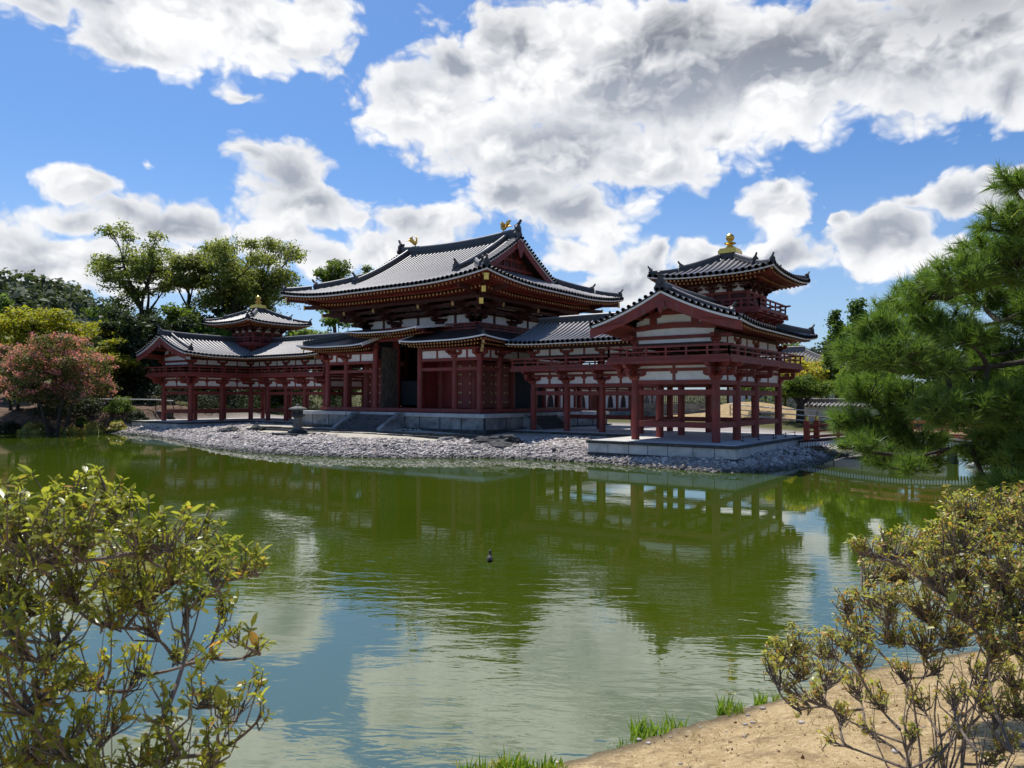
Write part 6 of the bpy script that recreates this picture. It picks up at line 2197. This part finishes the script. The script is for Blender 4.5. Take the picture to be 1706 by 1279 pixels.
# ---------------------------------------------------------------- pine over the water
def pine():
    global rng
    rng = np.random.default_rng(77)
    random.seed(77)
    bx, by = 36.15, -34.55
    zg = float(ground_z(np.array([bx]), np.array([by]))[0]) - 0.1
    T = thing('pine_tree', (bx, by, zg), 'large pine leaning over the water with long needled boughs reaching toward the temple', 'tree')
    clumps = [(34.03,-35.05,1.18,0.14),(34.16,-34.83,1.08,0.16),(34.36,-35.10,1.05,0.15),(34.44,-34.69,1.07,0.14),(34.04,-34.64,1.24,0.18),(35.02,-35.22,2.98,0.17),(35.02,-35.4,2.66,0.23),(34.87,-35.0,2.55,0.27),(35.05,-35.33,2.4,0.28),(34.73,-35.47,2.33,0.23),(34.49,-35.02,2.33,0.22),(34.79,-34.27,2.35,0.28),(34.25,-34.54,2.27,0.24),(34.2,-35.32,2.04,0.21),(34.52,-34.83,2.08,0.28),(34.77,-35.17,1.96,0.19),(34.1,-35.4,1.85,0.19),(34.34,-35.46,1.84,0.26),(34.53,-35.28,1.76,0.20),(34.71,-34.26,1.72,0.31),(34.99,-34.39,1.85,0.27),(34.02,-34.52,1.6,0.25),(34.32,-34.48,1.5,0.3),(34.67,-35.3,1.47,0.28),(34.9,-35.12,1.47,0.29),(35.03,-34.67,1.55,0.26),(33.87,-34.65,1.36,0.19),(34.05,-34.44,1.31,0.25),(34.34,-34.36,1.17,0.25),(34.88,-34.7,1.16,0.29),(35.02,-34.61,1.21,0.32),(34.86,-34.89,0.96,0.15),(35.02,-35.42,1.0,0.18),(35.17,-34.24,2.73,0.34),(35.21,-34.33,2.18,0.39),(35.2,-34.78,1.59,0.36),(35.19,-35.12,1.12,0.29),
              (35.6,-34.5,3.3,0.4),(35.9,-35.0,3.0,0.4),(36.6,-34.0,3.1,0.45),(36.3,-34.2,3.8,0.45),(36.9,-34.9,2.6,0.4),(35.7,-33.8,2.5,0.4)]
    wd = MB()
    tp = [Vector((bx, by, zg)), Vector((bx + 0.05, by + 0.02, 0.4)), Vector((bx - 0.02, by, 1.2)), Vector((bx + 0.08, by, 2.0)), Vector((bx + 0.02, by, 2.9)), Vector((bx + 0.1, by + .1, 3.8))]
    wd.tube(tp, [0.24, 0.18, 0.155, 0.13, 0.10, 0.06], 12)
    to = wd.build('trunk', MT['bark_red'], T)
    main = []
    for (z, tx, ty, tz) in ((2.6, 34.6, -35.0, 2.25), (2.2, 34.5, -34.7, 2.0), (1.8, 34.35, -35.1, 1.72), (1.5, 34.2, -34.5, 1.42), (1.1, 34.4, -34.9, 1.1), (2.9, 34.95, -35.2, 2.75), (1.9, 34.85, -34.6, 1.85)):
        st_ = tp[0].lerp(tp[-1], 0)
        k = max(i for i, p in enumerate(tp) if p.z <= z)
        st_ = tp[k].lerp(tp[min(k + 1, 5)], (z - tp[k].z) / max(0.1, tp[min(k + 1, 5)].z - tp[k].z))
        b_ = MB()
        pts = branch_pts(st_, (tx, ty, tz), 0.05, 9, 0.06)
        pts = [p + Vector((random.uniform(-.03, .03), random.uniform(-.03, .03), random.uniform(-.03, .03))) * (1 if 0 < i < 9 else 0) for i, p in enumerate(pts)]
        b_.tube(pts, [0.042 * (1 - 0.085 * i) for i in range(10)], 8)
        main.append(pts)
        bo = b_.build('bough', MT['bark'], T)
    tw = MB()
    NV, NF, NTi = [], [], []
    for (cx, cy, cz, cr) in clumps:
        c = Vector((cx, cy, cz))
        st_ = min((q for f in main + [tp] for q in f[2:]), key=lambda q: (q - c).length)
        pts = branch_pts(st_, c - Vector((0, 0, cr * 0.35)), 0.03, 6, 0.08)
        tw.tube(pts, [0.022 - 0.0022 * i for i in range(7)], 6, 0, caps=False)
        ntuft = int(66 * (cr / 0.24) ** 2)
        for _ in range(ntuft):
            v = rng.normal(size=3)
            v /= np.linalg.norm(v)
            v[2] = v[2] * 0.75 + 0.12
            tip = np.array(c) + v * cr * np.array([1.0, 1.0, 0.72]) * rng.random() ** 0.35
            ax = v * 0.8 + np.array([-0.12, -0.05, 0.55]) + rng.normal(size=3) * 0.25
            ax /= np.linalg.norm(ax)
            m0 = c + (Vector(tip) - c) * 0.35 - Vector((0, 0, cr * .2))
            if rng.random() < 0.6:
                tw.tube([m0, Vector(tip - ax * 0.05), Vector(tip)], [0.007, 0.005, 0.003], 4, 0, caps=False)
            k = 46
            d = rng.normal(size=(k, 3))
            d /= np.linalg.norm(d, axis=1, keepdims=True)
            d = d * 0.72 + ax * 0.75
            d /= np.linalg.norm(d, axis=1, keepdims=True)
            L = rng.uniform(0.075, 0.125, k)
            b0 = tip - ax * rng.uniform(0, 0.07, k)[:, None]
            side = np.cross(d, rng.normal(size=(k, 3)))
            side /= np.linalg.norm(side, axis=1, keepdims=True) + 1e-9
            w_ = 0.0029
            e = b0 + d * L[:, None] - np.array([0, 0, 1]) * (L ** 2 * 0.9)[:, None]
            NV.append(np.stack([b0 - side * w_, b0 + side * w_, e], 1).reshape(-1, 3))
            NTi.append(np.clip(rng.random(k) * 0.6 + rng.random() * 0.4, 0, 1))
    tw.build('twig', MT['bark'], T)
    V = np.concatenate(NV)
    n = len(V) // 3
    V = V - np.array([bx, by, zg])
    me = bpy.data.meshes.new('needles')
    me.vertices.add(3 * n)
    me.vertices.foreach_set('co', V.ravel())
    me.loops.add(3 * n)
    me.loops.foreach_set('vertex_index', np.arange(3 * n))
    me.polygons.add(n)
    me.polygons.foreach_set('loop_start', np.arange(0, 3 * n, 3))
    at = me.attributes.new('tint', 'FLOAT', 'FACE')
    at.data.foreach_set('value', np.concatenate(NTi))
    me.materials.append(LEAF['pine'])
    me.update()
    o = bpy.data.objects.new('needles', me)
    COL.objects.link(o)
    o.parent = T


pine()


# ---------------------------------------------------------------- azalea bushes by the near shore
def azalea(bx, by, targets, label, leafk, seed, leaf, rosette, tips_per, zbase=None, zthin=-9, thin=1.0, extra=40):
    """several stems fork toward target points; each twig ends in a rosette of leaves"""
    global rng
    rng = np.random.default_rng(seed)
    random.seed(seed)
    zg = float(ground_z(np.array([bx]), np.array([by]))[0]) - 0.05 if zbase is None else zbase
    T = thing('azalea_bush', (bx, by, zg), label, 'bush')
    wd = MB()
    CC, NN, SS = [], [], []
    nodes = []
    for k in range(7):
        a = k * 2 * math.pi / 7 + random.uniform(-.3, .3)
        e = (bx + math.cos(a) * random.uniform(.15, .38), by + math.sin(a) * random.uniform(.15, .38), zg + random.uniform(.35, .6))
        pts = branch_pts((bx + math.cos(a) * 0.05, by + math.sin(a) * 0.05, zg), e, -0.05, 6, 0.10)
        wd.tube(pts, [0.017 - 0.0025 * i for i in range(7)], 7)
        nodes += pts[2:]
    targets = sorted(targets, key=lambda q: (Vector(q[:3]) - Vector((bx, by, zg))).length)
    for (tx, ty, tz, r_) in targets:
        t = Vector((tx, ty, tz))
        r_ = r_ * 1.08
        st_ = min(nodes, key=lambda q: (q - t).length + 0.8 * max(0, q.z - t.z + 0.08))
        pts = branch_pts(st_, t - Vector((0, 0, r_ * 0.5)), -0.02, 7, 0.13)
        wd.tube(pts, [0.0085 - 0.0008 * i for i in range(8)], 6, 0, caps=False)
        nodes += pts[3:]
        nt_ = int(tips_per * (r_ / 0.15) ** 2 * (thin if tz < zthin else 1.0))
        for _ in range(nt_):
            v = rng.normal(size=3)
            v /= np.linalg.norm(v)
            v[2] = v[2] * 0.8 + 0.15
            tip = np.array(t) + v * r_ * rng.random() ** 0.45
            s0 = pts[random.randint(4, 7)]
            mid = s0.lerp(Vector(tip), 0.55) - Vector((0, 0, 0.02)) + Vector(rng.normal(size=3)) * 0.012
            wd.tube([s0, mid, Vector(tip)], [0.0042, 0.0032, 0.002], 4, 0, caps=False)
            ax = v * 0.7 + np.array([0, 0, 0.7]) + rng.normal(size=3) * 0.2
            ax /= np.linalg.norm(ax)
            k = rosette + random.randint(-2, 2)
            d = rng.normal(size=(k, 3))
            d -= (d @ ax)[:, None] * ax
            d /= np.linalg.norm(d, axis=1, keepdims=True) + 1e-9
            tilt = rng.uniform(0.15, 0.9, k)[:, None]
            dirs = d * np.cos(tilt) + ax * np.sin(tilt)
            L = leaf * rng.lognormal(0, 0.36, k)
            CC.append(np.stack([tip - ax * rng.uniform(0, 0.035, k)[:, None], dirs * L[:, None]], 1))
            up_ = np.cross(dirs, np.cross(ax + rng.normal(size=(k, 3)) * 0.3, dirs))
            NN.append(up_ / (np.linalg.norm(up_, axis=1, keepdims=True) + 1e-9))
    for _ in range(extra):
        (tx, ty, tz, r_) = random.choice(targets)
        st_ = random.choice(nodes[:35])
        e = Vector((tx, ty, tz)) + Vector(rng.normal(size=3)) * r_
        pts = branch_pts(st_, st_.lerp(e, random.uniform(.4, .9)), -0.03, 6, 0.16)
        wd.tube(pts, [0.0062 - 0.0009 * i for i in range(7)], 5, 0, caps=False)
    wd.build('stem', MT['twig'], T)
    A = np.concatenate(CC)
    Nn = np.concatenate(NN)
    b0, dv = A[:, 0], A[:, 1]
    L = np.linalg.norm(dv, axis=1, keepdims=True)
    sd_ = np.cross(dv / L, Nn)
    w_ = L * rng.uniform(0.12, 0.23, (len(L), 1))
    p0 = b0
    p1 = b0 + dv * 0.35 + sd_ * w_ + Nn * L * 0.06
    p2 = b0 + dv * 0.72 + sd_ * w_ * 0.85 + Nn * L * 0.04
    p3 = b0 + dv - Nn * L * 0.10
    p4 = b0 + dv * 0.72 - sd_ * w_ * 0.85 + Nn * L * 0.04
    p5 = b0 + dv * 0.35 - sd_ * w_ + Nn * L * 0.06
    pm = b0 + dv * 0.5 - Nn * L * 0.02
    n = len(L)
    V = np.stack([p0, p1, p2, p3, p4, p5, pm], 1).reshape(-1, 3) - np.array([bx, by, zg])
    q = np.array([[0, 1, 2, 6], [6, 2, 3, 4], [0, 6, 4, 5]])
    F = (q[None] + (np.arange(n) * 7)[:, None, None]).reshape(-1, 4)
    me = bpy.data.meshes.new('foliage')
    me.vertices.add(len(V))
    me.vertices.foreach_set('co', V.ravel())
    me.loops.add(F.size)
    me.loops.foreach_set('vertex_index', F.ravel())
    me.polygons.add(len(F))
    me.polygons.foreach_set('loop_start', np.arange(0, F.size, 4))
    me.polygons.foreach_set('use_smooth', np.ones(len(F), bool))
    at = me.attributes.new('tint', 'FLOAT', 'FACE')
    at.data.foreach_set('value', np.repeat(rng.random(n), 3))
    me.materials.append(LEAF[leafk])
    me.update()
    o = bpy.data.objects.new('foliage', me)
    COL.objects.link(o)
    o.parent = T


AZ_L = [(32.47,-40.08,1.14,0.136),(32.31,-39.91,1.12,0.146),(32.45,-39.88,1.15,0.128),(32.34,-39.73,1.18,0.094),(32.35,-39.68,1.10,0.122),(32.66,-39.93,1.10,0.118),(32.64,-40.08,1.08,0.140),(32.07,-39.96,0.93,0.142),(32.60,-39.74,1.04,0.112),(32.66,-39.67,1.04,0.111),(32.24,-39.33,0.97,0.117),(32.54,-39.55,0.92,0.131),(32.37,-39.33,0.88,0.128),(32.65,-39.37,0.90,0.092),(32.59,-39.25,0.84,0.068),(32.79,-39.56,0.89,0.097),(32.39,-39.59,0.83,0.149),(32.19,-39.62,0.86,0.157),(32.35,-39.85,0.90,0.146),(32.16,-39.91,0.82,0.153),(32.18,-39.99,0.78,0.137),(32.80,-39.67,0.85,0.095),(32.30,-39.56,0.68,0.125),(32.35,-39.74,0.75,0.134),(32.48,-39.94,0.76,0.126),(32.62,-40.10,0.78,0.117),(32.38,-39.27,0.65,0.071),(32.64,-39.38,0.62,0.078),(32.55,-39.21,0.50,0.061),(32.35,-39.31,0.48,0.072),(32.38,-39.48,0.53,0.083),(32.42,-39.15,0.29,0.081),(32.95,-39.47,0.45,0.052),(32.64,-39.41,0.36,0.091),(32.59,-39.50,0.42,0.091),(32.18,-39.52,0.45,0.116),(32.15,-39.69,0.47,0.129),(32.60,-40.02,0.63,0.119),(32.54,-40.10,0.62,0.121),(32.89,-39.80,0.55,0.090),(32.35,-39.70,0.34,0.121),(32.63,-39.98,0.47,0.119),(32.47,-40.04,0.43,0.137),(32.86,-39.73,0.40,0.092),(32.80,-39.56,0.32,0.097),(32.75,-39.81,0.36,0.106),(32.71,-39.94,0.37,0.116),(32.51,-40.00,0.32,0.136),(32.72,-39.58,0.18,0.099),(32.27,-40.02,0.22,0.133),(32.15,-40.08,1.02,0.164),(31.98,-40.04,0.77,0.173),(32.03,-40.05,0.53,0.171),(32.18,-40.09,0.35,0.163),(32.55,-39.77,0.18,0.126),(32.92,-39.82,0.30,0.111)]
AZ_R = [(34.08,-36.91,-0.12,0.072),(34.29,-36.90,-0.10,0.072),(34.48,-36.98,0.04,0.080),(34.61,-36.60,-0.05,0.080),(34.81,-37.01,0.16,0.087),(34.92,-36.75,0.07,0.087),(34.35,-36.62,-0.27,0.058),(34.64,-36.99,-0.08,0.065),(34.81,-36.73,-0.11,0.072),(35.01,-36.69,-0.13,0.080),(34.27,-37.08,-0.18,0.051),(34.72,-36.83,-0.22,0.058),(34.94,-36.65,-0.24,0.065),(34.78,-36.22,0.92,0.139),(34.89,-36.13,0.90,0.142),(35.03,-36.17,0.95,0.140),(35.08,-36.44,0.90,0.151),(34.93,-36.33,0.80,0.155),(34.82,-36.74,0.85,0.124),(34.67,-36.26,0.74,0.119),(34.57,-36.48,0.73,0.114),(34.49,-36.72,0.75,0.108),(34.45,-37.11,0.80,0.082),(34.36,-36.28,0.54,0.119),(34.47,-36.15,0.51,0.142),(34.70,-36.85,0.70,0.139),(34.78,-36.27,0.61,0.157),(34.96,-36.57,0.69,0.166),(35.08,-36.78,0.74,0.158),(34.41,-36.73,0.48,0.101),(34.25,-36.57,0.39,0.083),(34.27,-36.49,0.27,0.107),(34.52,-36.91,0.51,0.120),(34.62,-36.44,0.42,0.153),(34.83,-36.87,0.55,0.138),(34.95,-36.33,0.45,0.175),(35.09,-36.63,0.51,0.163),(33.89,-36.57,0.04,0.096),(33.96,-36.47,0.07,0.109),(33.94,-36.87,0.04,0.079),(33.99,-36.45,-0.06,0.117),(34.21,-36.96,0.25,0.097),(34.34,-37.12,0.35,0.092),(34.19,-36.73,0.05,0.109),(34.42,-37.14,0.31,0.098),(34.50,-36.79,0.32,0.113),(34.64,-36.60,0.27,0.125),(34.79,-36.42,0.28,0.122),(34.97,-36.77,0.38,0.126),(35.09,-36.86,0.40,0.138),(33.92,-36.57,-0.16,0.069),(34.18,-36.96,-0.01,0.069),(34.25,-36.42,-0.10,0.085),(35.02,-36.18,0.04,0.120),(34.91,-36.60,0.17,0.088),(34.69,-36.55,0.11,0.074),(34.52,-36.53,0.06,0.075),(35.05,-36.38,-0.05,0.115),(34.95,-36.42,-0.09,0.084),(35.21,-36.45,0.82,0.189),(35.23,-36.40,0.51,0.191),(35.21,-36.14,0.17,0.201)]
azalea(32.25, -39.75, AZ_L, 'glossy yellow-green azalea bush spreading over the water at the near shore', 'azalea', 101, 0.0275, 9, 34, zthin=0.80, thin=0.85, extra=26)
azalea(34.75, -36.95, AZ_R, 'sparse azalea bush of small olive and rusty leaves on the sandy shore', 'azalea_dry', 102, 0.0190, 9, 72, zthin=0.30, thin=1.0, extra=34)


# ---------------------------------------------------------------- grass tufts at the water's edge
def tuft(x, y, h, n, sp, label, seed):
    r_ = random.Random(seed)
    zg = max(WZ - 0.05, float(ground_z(np.array([x]), np.array([y]))[0]) - 0.03)
    m = MB()
    for k in range(n):
        a, q = r_.uniform(0, 6.28), sp * math.sqrt(r_.random())
        p = Vector((x + math.cos(a) * q, y + math.sin(a) * q, zg))
        l = h * r_.uniform(.45, 1.1)
        ln = Vector((r_.uniform(-.35, .35), r_.uniform(-.35, .35), 1)).normalized()
        w = Vector((r_.uniform(-1, 1), r_.uniform(-1, 1), 0)).normalized() * 0.009
        dr = Vector((ln.x, ln.y, 0)) * l * .5
        q1, q2 = p + ln * l * .55, p + ln * l + dr
        m.add([p - w, p + w, q1 + w * .8, q1 - w * .8, q2], [(0, 1, 2, 3), (3, 2, 4)], 0, True)
    o = m.build('grass_tuft', MT['blade'])
    at = o.data.attributes.new('tint', 'FLOAT', 'FACE')
    at.data.foreach_set('value', np.repeat(np.random.default_rng(seed).random(n), 2))
    tag(o, label, 'grass tuft', 'tufts of green grass along the near shore')


for k, (x, y, h, n, sp, lb) in enumerate([(32.36, -35.2, 0.24, 90, 0.13, 'tallest tuft of bright green blades, standing at the waterline'), (32.50, -34.93, 0.18, 50, 0.10, 'thin tuft just past the tallest one'), (32.28, -35.5, 0.10, 40, 0.10, 'short tuft on the sand edge before the tallest one'),
                                          (32.82, -34.40, 0.18, 70, 0.12, 'green tuft midway to the sparse azalea'), (33.02, -33.9, 0.17, 80, 0.14, 'green tuft at the tip of the sparse azalea'),
                                          (31.58, -36.60, 0.15, 190, 0.15, 'wide low tuft at the bottom edge of the view, farthest along'), (31.84, -36.46, 0.14, 190, 0.15, 'wide low tuft at the bottom edge, in the middle'), (32.08, -36.34, 0.11, 120, 0.14, 'wide low tuft at the bottom edge next to the sand')]):
    tuft(x, y, h, n, sp, lb, 200 + k)


def dry_grass():
    r_ = np.random.default_rng(55)
    n = 42000
    x, y = r_.uniform(31.4, 37.5, n), r_.uniform(-40.5, -29.5, n)
    s_ = signed_dist(x, y)
    cl = fbm(x, y, 1.6, 21) + 0.35 * fbm(x, y, 6.0, 22)
    ok = (s_ > 0.05) & (r_.random(n) < np.clip(0.18 + cl * 1.6, 0.04, 1))
    x, y = x[ok], y[ok]
    z = ground_z(x, y)
    n = len(x)
    h = r_.lognormal(math.log(0.028), 0.45, n)
    a = r_.uniform(0, 2 * math.pi, n)
    w_ = 0.003
    ln = r_.normal(size=(n, 2)) * h[:, None] * 0.9
    p = np.stack([x, y, z - 0.003], 1)
    sd_ = np.stack([np.cos(a), np.sin(a), 0 * a], 1) * w_
    tip = p + np.stack([ln[:, 0], ln[:, 1], h], 1)
    V = np.stack([p - sd_, p + sd_, tip], 1).reshape(-1, 3)
    F = np.arange(3 * n).reshape(n, 3)
    o = grid_mesh('dry_grass', V, F, LEAF['straw'], kind='stuff', smooth_=False)
    at = o.data.attributes.new('tint', 'FLOAT', 'FACE')
    at.data.foreach_set('value', r_.random(n))


LEAF['straw'] = leafmat('straw_blades', (0.42, 0.33, 0.19), (0.20, 0.14, 0.075), (0.16, 0.20, 0.05), trans=0.25)
dry_grass()


def litter():
    r_ = np.random.default_rng(66)
    n = 900
    x, y = r_.normal(34.6, 1.3, n), r_.normal(-36.0, 1.5, n)
    ok = signed_dist(x, y) > 0.05
    x, y = x[ok], y[ok]
    z = ground_z(x, y)
    n = len(x)
    leaf_cloud('leaf_litter', None, LEAF['litter'], np.stack([x, y, z + 0.006], 1), r_.normal(size=(n, 3)) * 0.35 + np.array([0, 0, 1.0]), 0.026 * r_.lognormal(0, .4, n), .5, kind='stuff')
    bs = [stone_shape(9, 70 + k) for k in range(4)]
    VV, FF, TT, off = [], [], [], 0
    for k in range(420):
        a, b = r_.uniform(31.6, 36.6), r_.uniform(-39.5, -30.0)
        d = float(signed_dist(np.array([a]), np.array([b]))[0])
        if d < -0.12 or (d > 0.25 and r_.random() > 0.35):
            continue
        bv, bf = bs[k % 4]
        q = r_.lognormal(math.log(0.016), 0.55)
        zz = float(ground_z(np.array([a]), np.array([b]))[0])
        VV.append(bv * q * np.array([1.2, 0.9, 0.6]) + np.array([a, b, zz + q * 0.2]))
        FF.append(bf + off)
        off += len(bv)
        TT.append(np.full(len(bv), r_.random() * 0.8))
    T_ = np.concatenate(TT)
    grid_mesh('pebbles', np.concatenate(VV), np.concatenate(FF), pebble_material(), dict(tint=T_, wet=T_ * 0), kind='stuff')


LEAF['litter'] = leafmat('fallen_leaves', (0.22, 0.12, 0.05), (0.10, 0.06, 0.03), (0.32, 0.20, 0.06), trans=0.1)
litter()


# ---------------------------------------------------------------- walls, fences and roofs beyond
def tiled_wall(name, a, b, z0, h, label):
    a, b = Vector((*a, 0)), Vector((*b, 0))
    c = (a + b) / 2
    T = thing(name, (c.x, c.y, z0), label, 'wall')
    d = (b - a).normalized()
    n_ = Vector((-d.y, d.x, 0))
    m = MB()
    m.beam((a.x, a.y, z0 + h / 2), (b.x, b.y, z0 + h / 2), 0.4, h)
    m.build('wall', MT['plaster'], T)
    m = MB()
    m.beam((a.x, a.y, z0 + 0.12), (b.x, b.y, z0 + 0.12), 0.55, 0.34)
    m.build('footing', MT['stone_dark'], T)
    L = (b - a).length
    rf, rb = MB(), MB()
    for s_ in (1, -1):
        S = Slope(a + n_ * (0.55 * s_), (d.x, d.y), tuple((-n_ * s_)[:2]), 0, L, lambda s: 0.55, lambda s, q: z0 + h + 0.02 + 0.55 * q)
        S.surface(rf, 1.0, 2)
        S.ribs(rb, 0.3, 0.07, 2, 0, 1)
    ridge(rb, [a + Vector((0, 0, z0 + h + 0.32)), b + Vector((0, 0, z0 + h + 0.32))], 0.25, 0.2)
    ro = rf.build('coping_roof', MT['tile'], T)
    rb.build('roof_tile_rows', [MT['tile_rib'], MT['tile_dark']], ro)


tiled_wall('garden_wall', (20.3, 15.6), (30.5, 15.2), -0.35, 1.35, 'white plastered garden wall with a tiled coping behind the pruned tree')


def far_roof(x, y, w, d, z, hgt, label, rot=0.0):
    T = thing('far_building', (x, y, 0), label, 'building')
    m = MB()
    m.box(x - w / 2 + 1, x + w / 2 - 1, y - d / 2 + 1, y + d / 2 - 1, -0.6, z + 0.25)
    m.build('wall', MT['plaster'], T)
    fr = MB()
    for k in range(6):
        xx = lerp(x - w / 2 + 1, x + w / 2 - 1, k / 5)
        fr.box(xx - .1, xx + .1, y - d / 2 + .93, y - d / 2 + 1.02, -0.6, z + .2)
    for zz in (0.3, z * 0.6, z):
        fr.box(x - w / 2 + .95, x + w / 2 - .95, y - d / 2 + .95, y - d / 2 + 1.03, zz - .1, zz + .1)
    fr.build('timber_frame', MT['wood_dark'], T)
    E = d / 2
    zz = lambda s, q: z + (0.35 + 0.03 * q) * q * hgt + 0.3 * (abs(s) / (w / 2)) ** 4 * (1 - q / E)
    rf, rb, sf, eg = MB(), MB(), MB(), MB()
    for sg in (1, -1):
        S = Slope((x, y - sg * E), (1, 0), (0, sg), -w / 2, w / 2, lambda s: min(E, w / 2 - abs(s) + 0.001), zz)
        S2 = Slope((x + sg * w / 2, y), (0, 1), (-sg, 0), -E, E, lambda s: E - abs(s), lambda s, q: zz(w / 2 * abs(s) / E, q))
        for s_ in (S, S2):
            s_.surface(rf, 0.5, 5)
            s_.ribs(rb, 0.33, 0.08, 5, 0, 1)
            s_.soffit(sf, 1.4, 0.15, 0.1, 0.5)
            s_.edge(eg, 0.5, 0, d=0.06, dz=-0.1)
    ridge(rb, [(x - w / 2 + E, y, zz(0, E)), (x + w / 2 - E, y, zz(0, E))], 0.4, 0.45)
    for a in ((-1, -1), (1, -1), (1, 1), (-1, 1)):
        ridge(rb, [(x + a[0] * (w / 2 - q), y + a[1] * (E - q), zz(w / 2 - q, q)) for q in np.linspace(E, 0.2, 6)], 0.25, 0.25)
    ro = rf.build('roof', MT['tile'], T)
    rb.build('roof_tile_rows', [MT['tile_rib'], MT['tile_dark']], ro)
    sf.build('soffit', MT['wood'], ro)
    eg.build('eave_edge', MT['edge'], ro)


far_roof(14.8, 31.0, 11.0, 7.0, 4.6, 0.9, 'grey tiled roof showing beyond the corner of the near wing above the yellow maple')
far_roof(-52.5, -20.5, 17.0, 10.0, 10.2, 1.0, 'upturned tiled eave of another temple building at the far edge under the hill')

# pale handrails and a path by the far wing, fence behind the near wing
def handrail(name, pts, h, label, rails=(1.0,), mat='rail', gap=1.6, group=None):
    p0 = Vector(pts[0])
    T = thing(name, p0, label, 'fence', group)
    r = MB()
    for a, b in zip(pts[:-1], pts[1:]):
        for q in rails:
            r.tube([Vector(a) + Vector((0, 0, h * q)), Vector(b) + Vector((0, 0, h * q))], 0.045, 6)
    r.build('handrail', MT[mat], T)
    for a, b in zip(pts[:-1], pts[1:]):
        a, b = Vector(a), Vector(b)
        n = max(1, int((b - a).length / gap))
        for k in range(n + 1):
            c = a.lerp(b, k / n)
            m = MB()
            m.tube([c - Vector((0, 0, 0.3)), c + Vector((0, 0, h))], 0.035, 6)
            m.build('post', MT['iron'], T)


handrail('handrail_fence', [(-31.2, -12.0, 0.3), (-26.2, -8.6, 0.25), (-25.2, -7.6, 0.15)], 1.0, 'pale double handrail along the path by the dark shrubs near the far wing', (1.0,))
pw = MB()
pw.prism([(0, -1.3), (8.2, -1.3), (8.2, 0.20), (0, 0.26)], (-32.0, -12.3, 0), (0.826, 0.563, 0), (0, 0, 1), 0.5)
pt_ = thing('retaining_wall', (-28.6, -10.0, -1.2), 'dark low retaining wall with pale slab edge below the handrail near the far wing', 'wall')
pw.build('wall', MT['stone_dark'], pt_)
pw = MB()
pw.prism([(-0.1, 0.262), (8.3, 0.202), (8.3, 0.32), (-0.1, 0.38)], (-32.0, -12.3, 0), (0.826, 0.563, 0), (0, 0, 1), 0.9)
pw.build('slab_edge', MT['stone_light'], pt_)
handrail('handrail_fence', [(15.8, 13.6, 0.15), (19.6, 12.6, -0.1), (22.5, 11.8, -0.25)], 0.95, 'white rail fence on the slope by the pruned trees', (1.0, 0.62, 0.25))
handrail('handrail_fence', [(22.6, 8.8, -0.4), (27.6, 8.2, -0.45)], 0.8, 'thin dark rail fence below the white garden wall', (1.0,), 'iron')

# grey screen and block wall seen under the near gable
def screen(x0, x1, y, z0):
    T = thing('garden_screen', ((x0 + x1) / 2, y, z0), 'grey block wall topped by a slatted bamboo screen under the near gable', 'screen')
    w = MB()
    n = 6
    for r_ in range(3):
        for k in range(n):
            a = lerp(x0, x1, (k + (0.5 if r_ % 2 else 0)) / n)
            b = min(x1, a + (x1 - x0) / n - 0.02)
            w.box(a, b, y - 0.12 + 0.01 * ((k + r_) % 3), y + 0.12, z0 + 0.42 * r_, z0 + 0.42 * r_ + 0.40)
    w.build('block_wall', MT['stone'], T)
    s = MB()
    k = x0
    while k < x1:
        s.box(k, k + 0.05, y - 0.03, y + 0.03, z0 + 1.26, z0 + 2.3)
        k += 0.16
    s.box(x0, x1, y + 0.031, y + 0.06, z0 + 1.3, z0 + 1.36)
    s.box(x0, x1, y + 0.031, y + 0.06, z0 + 2.1, z0 + 2.16)
    s.build('slat_panel', MT['bamboo'], T)


screen(7.2, 13.3, 15.2, -0.15)
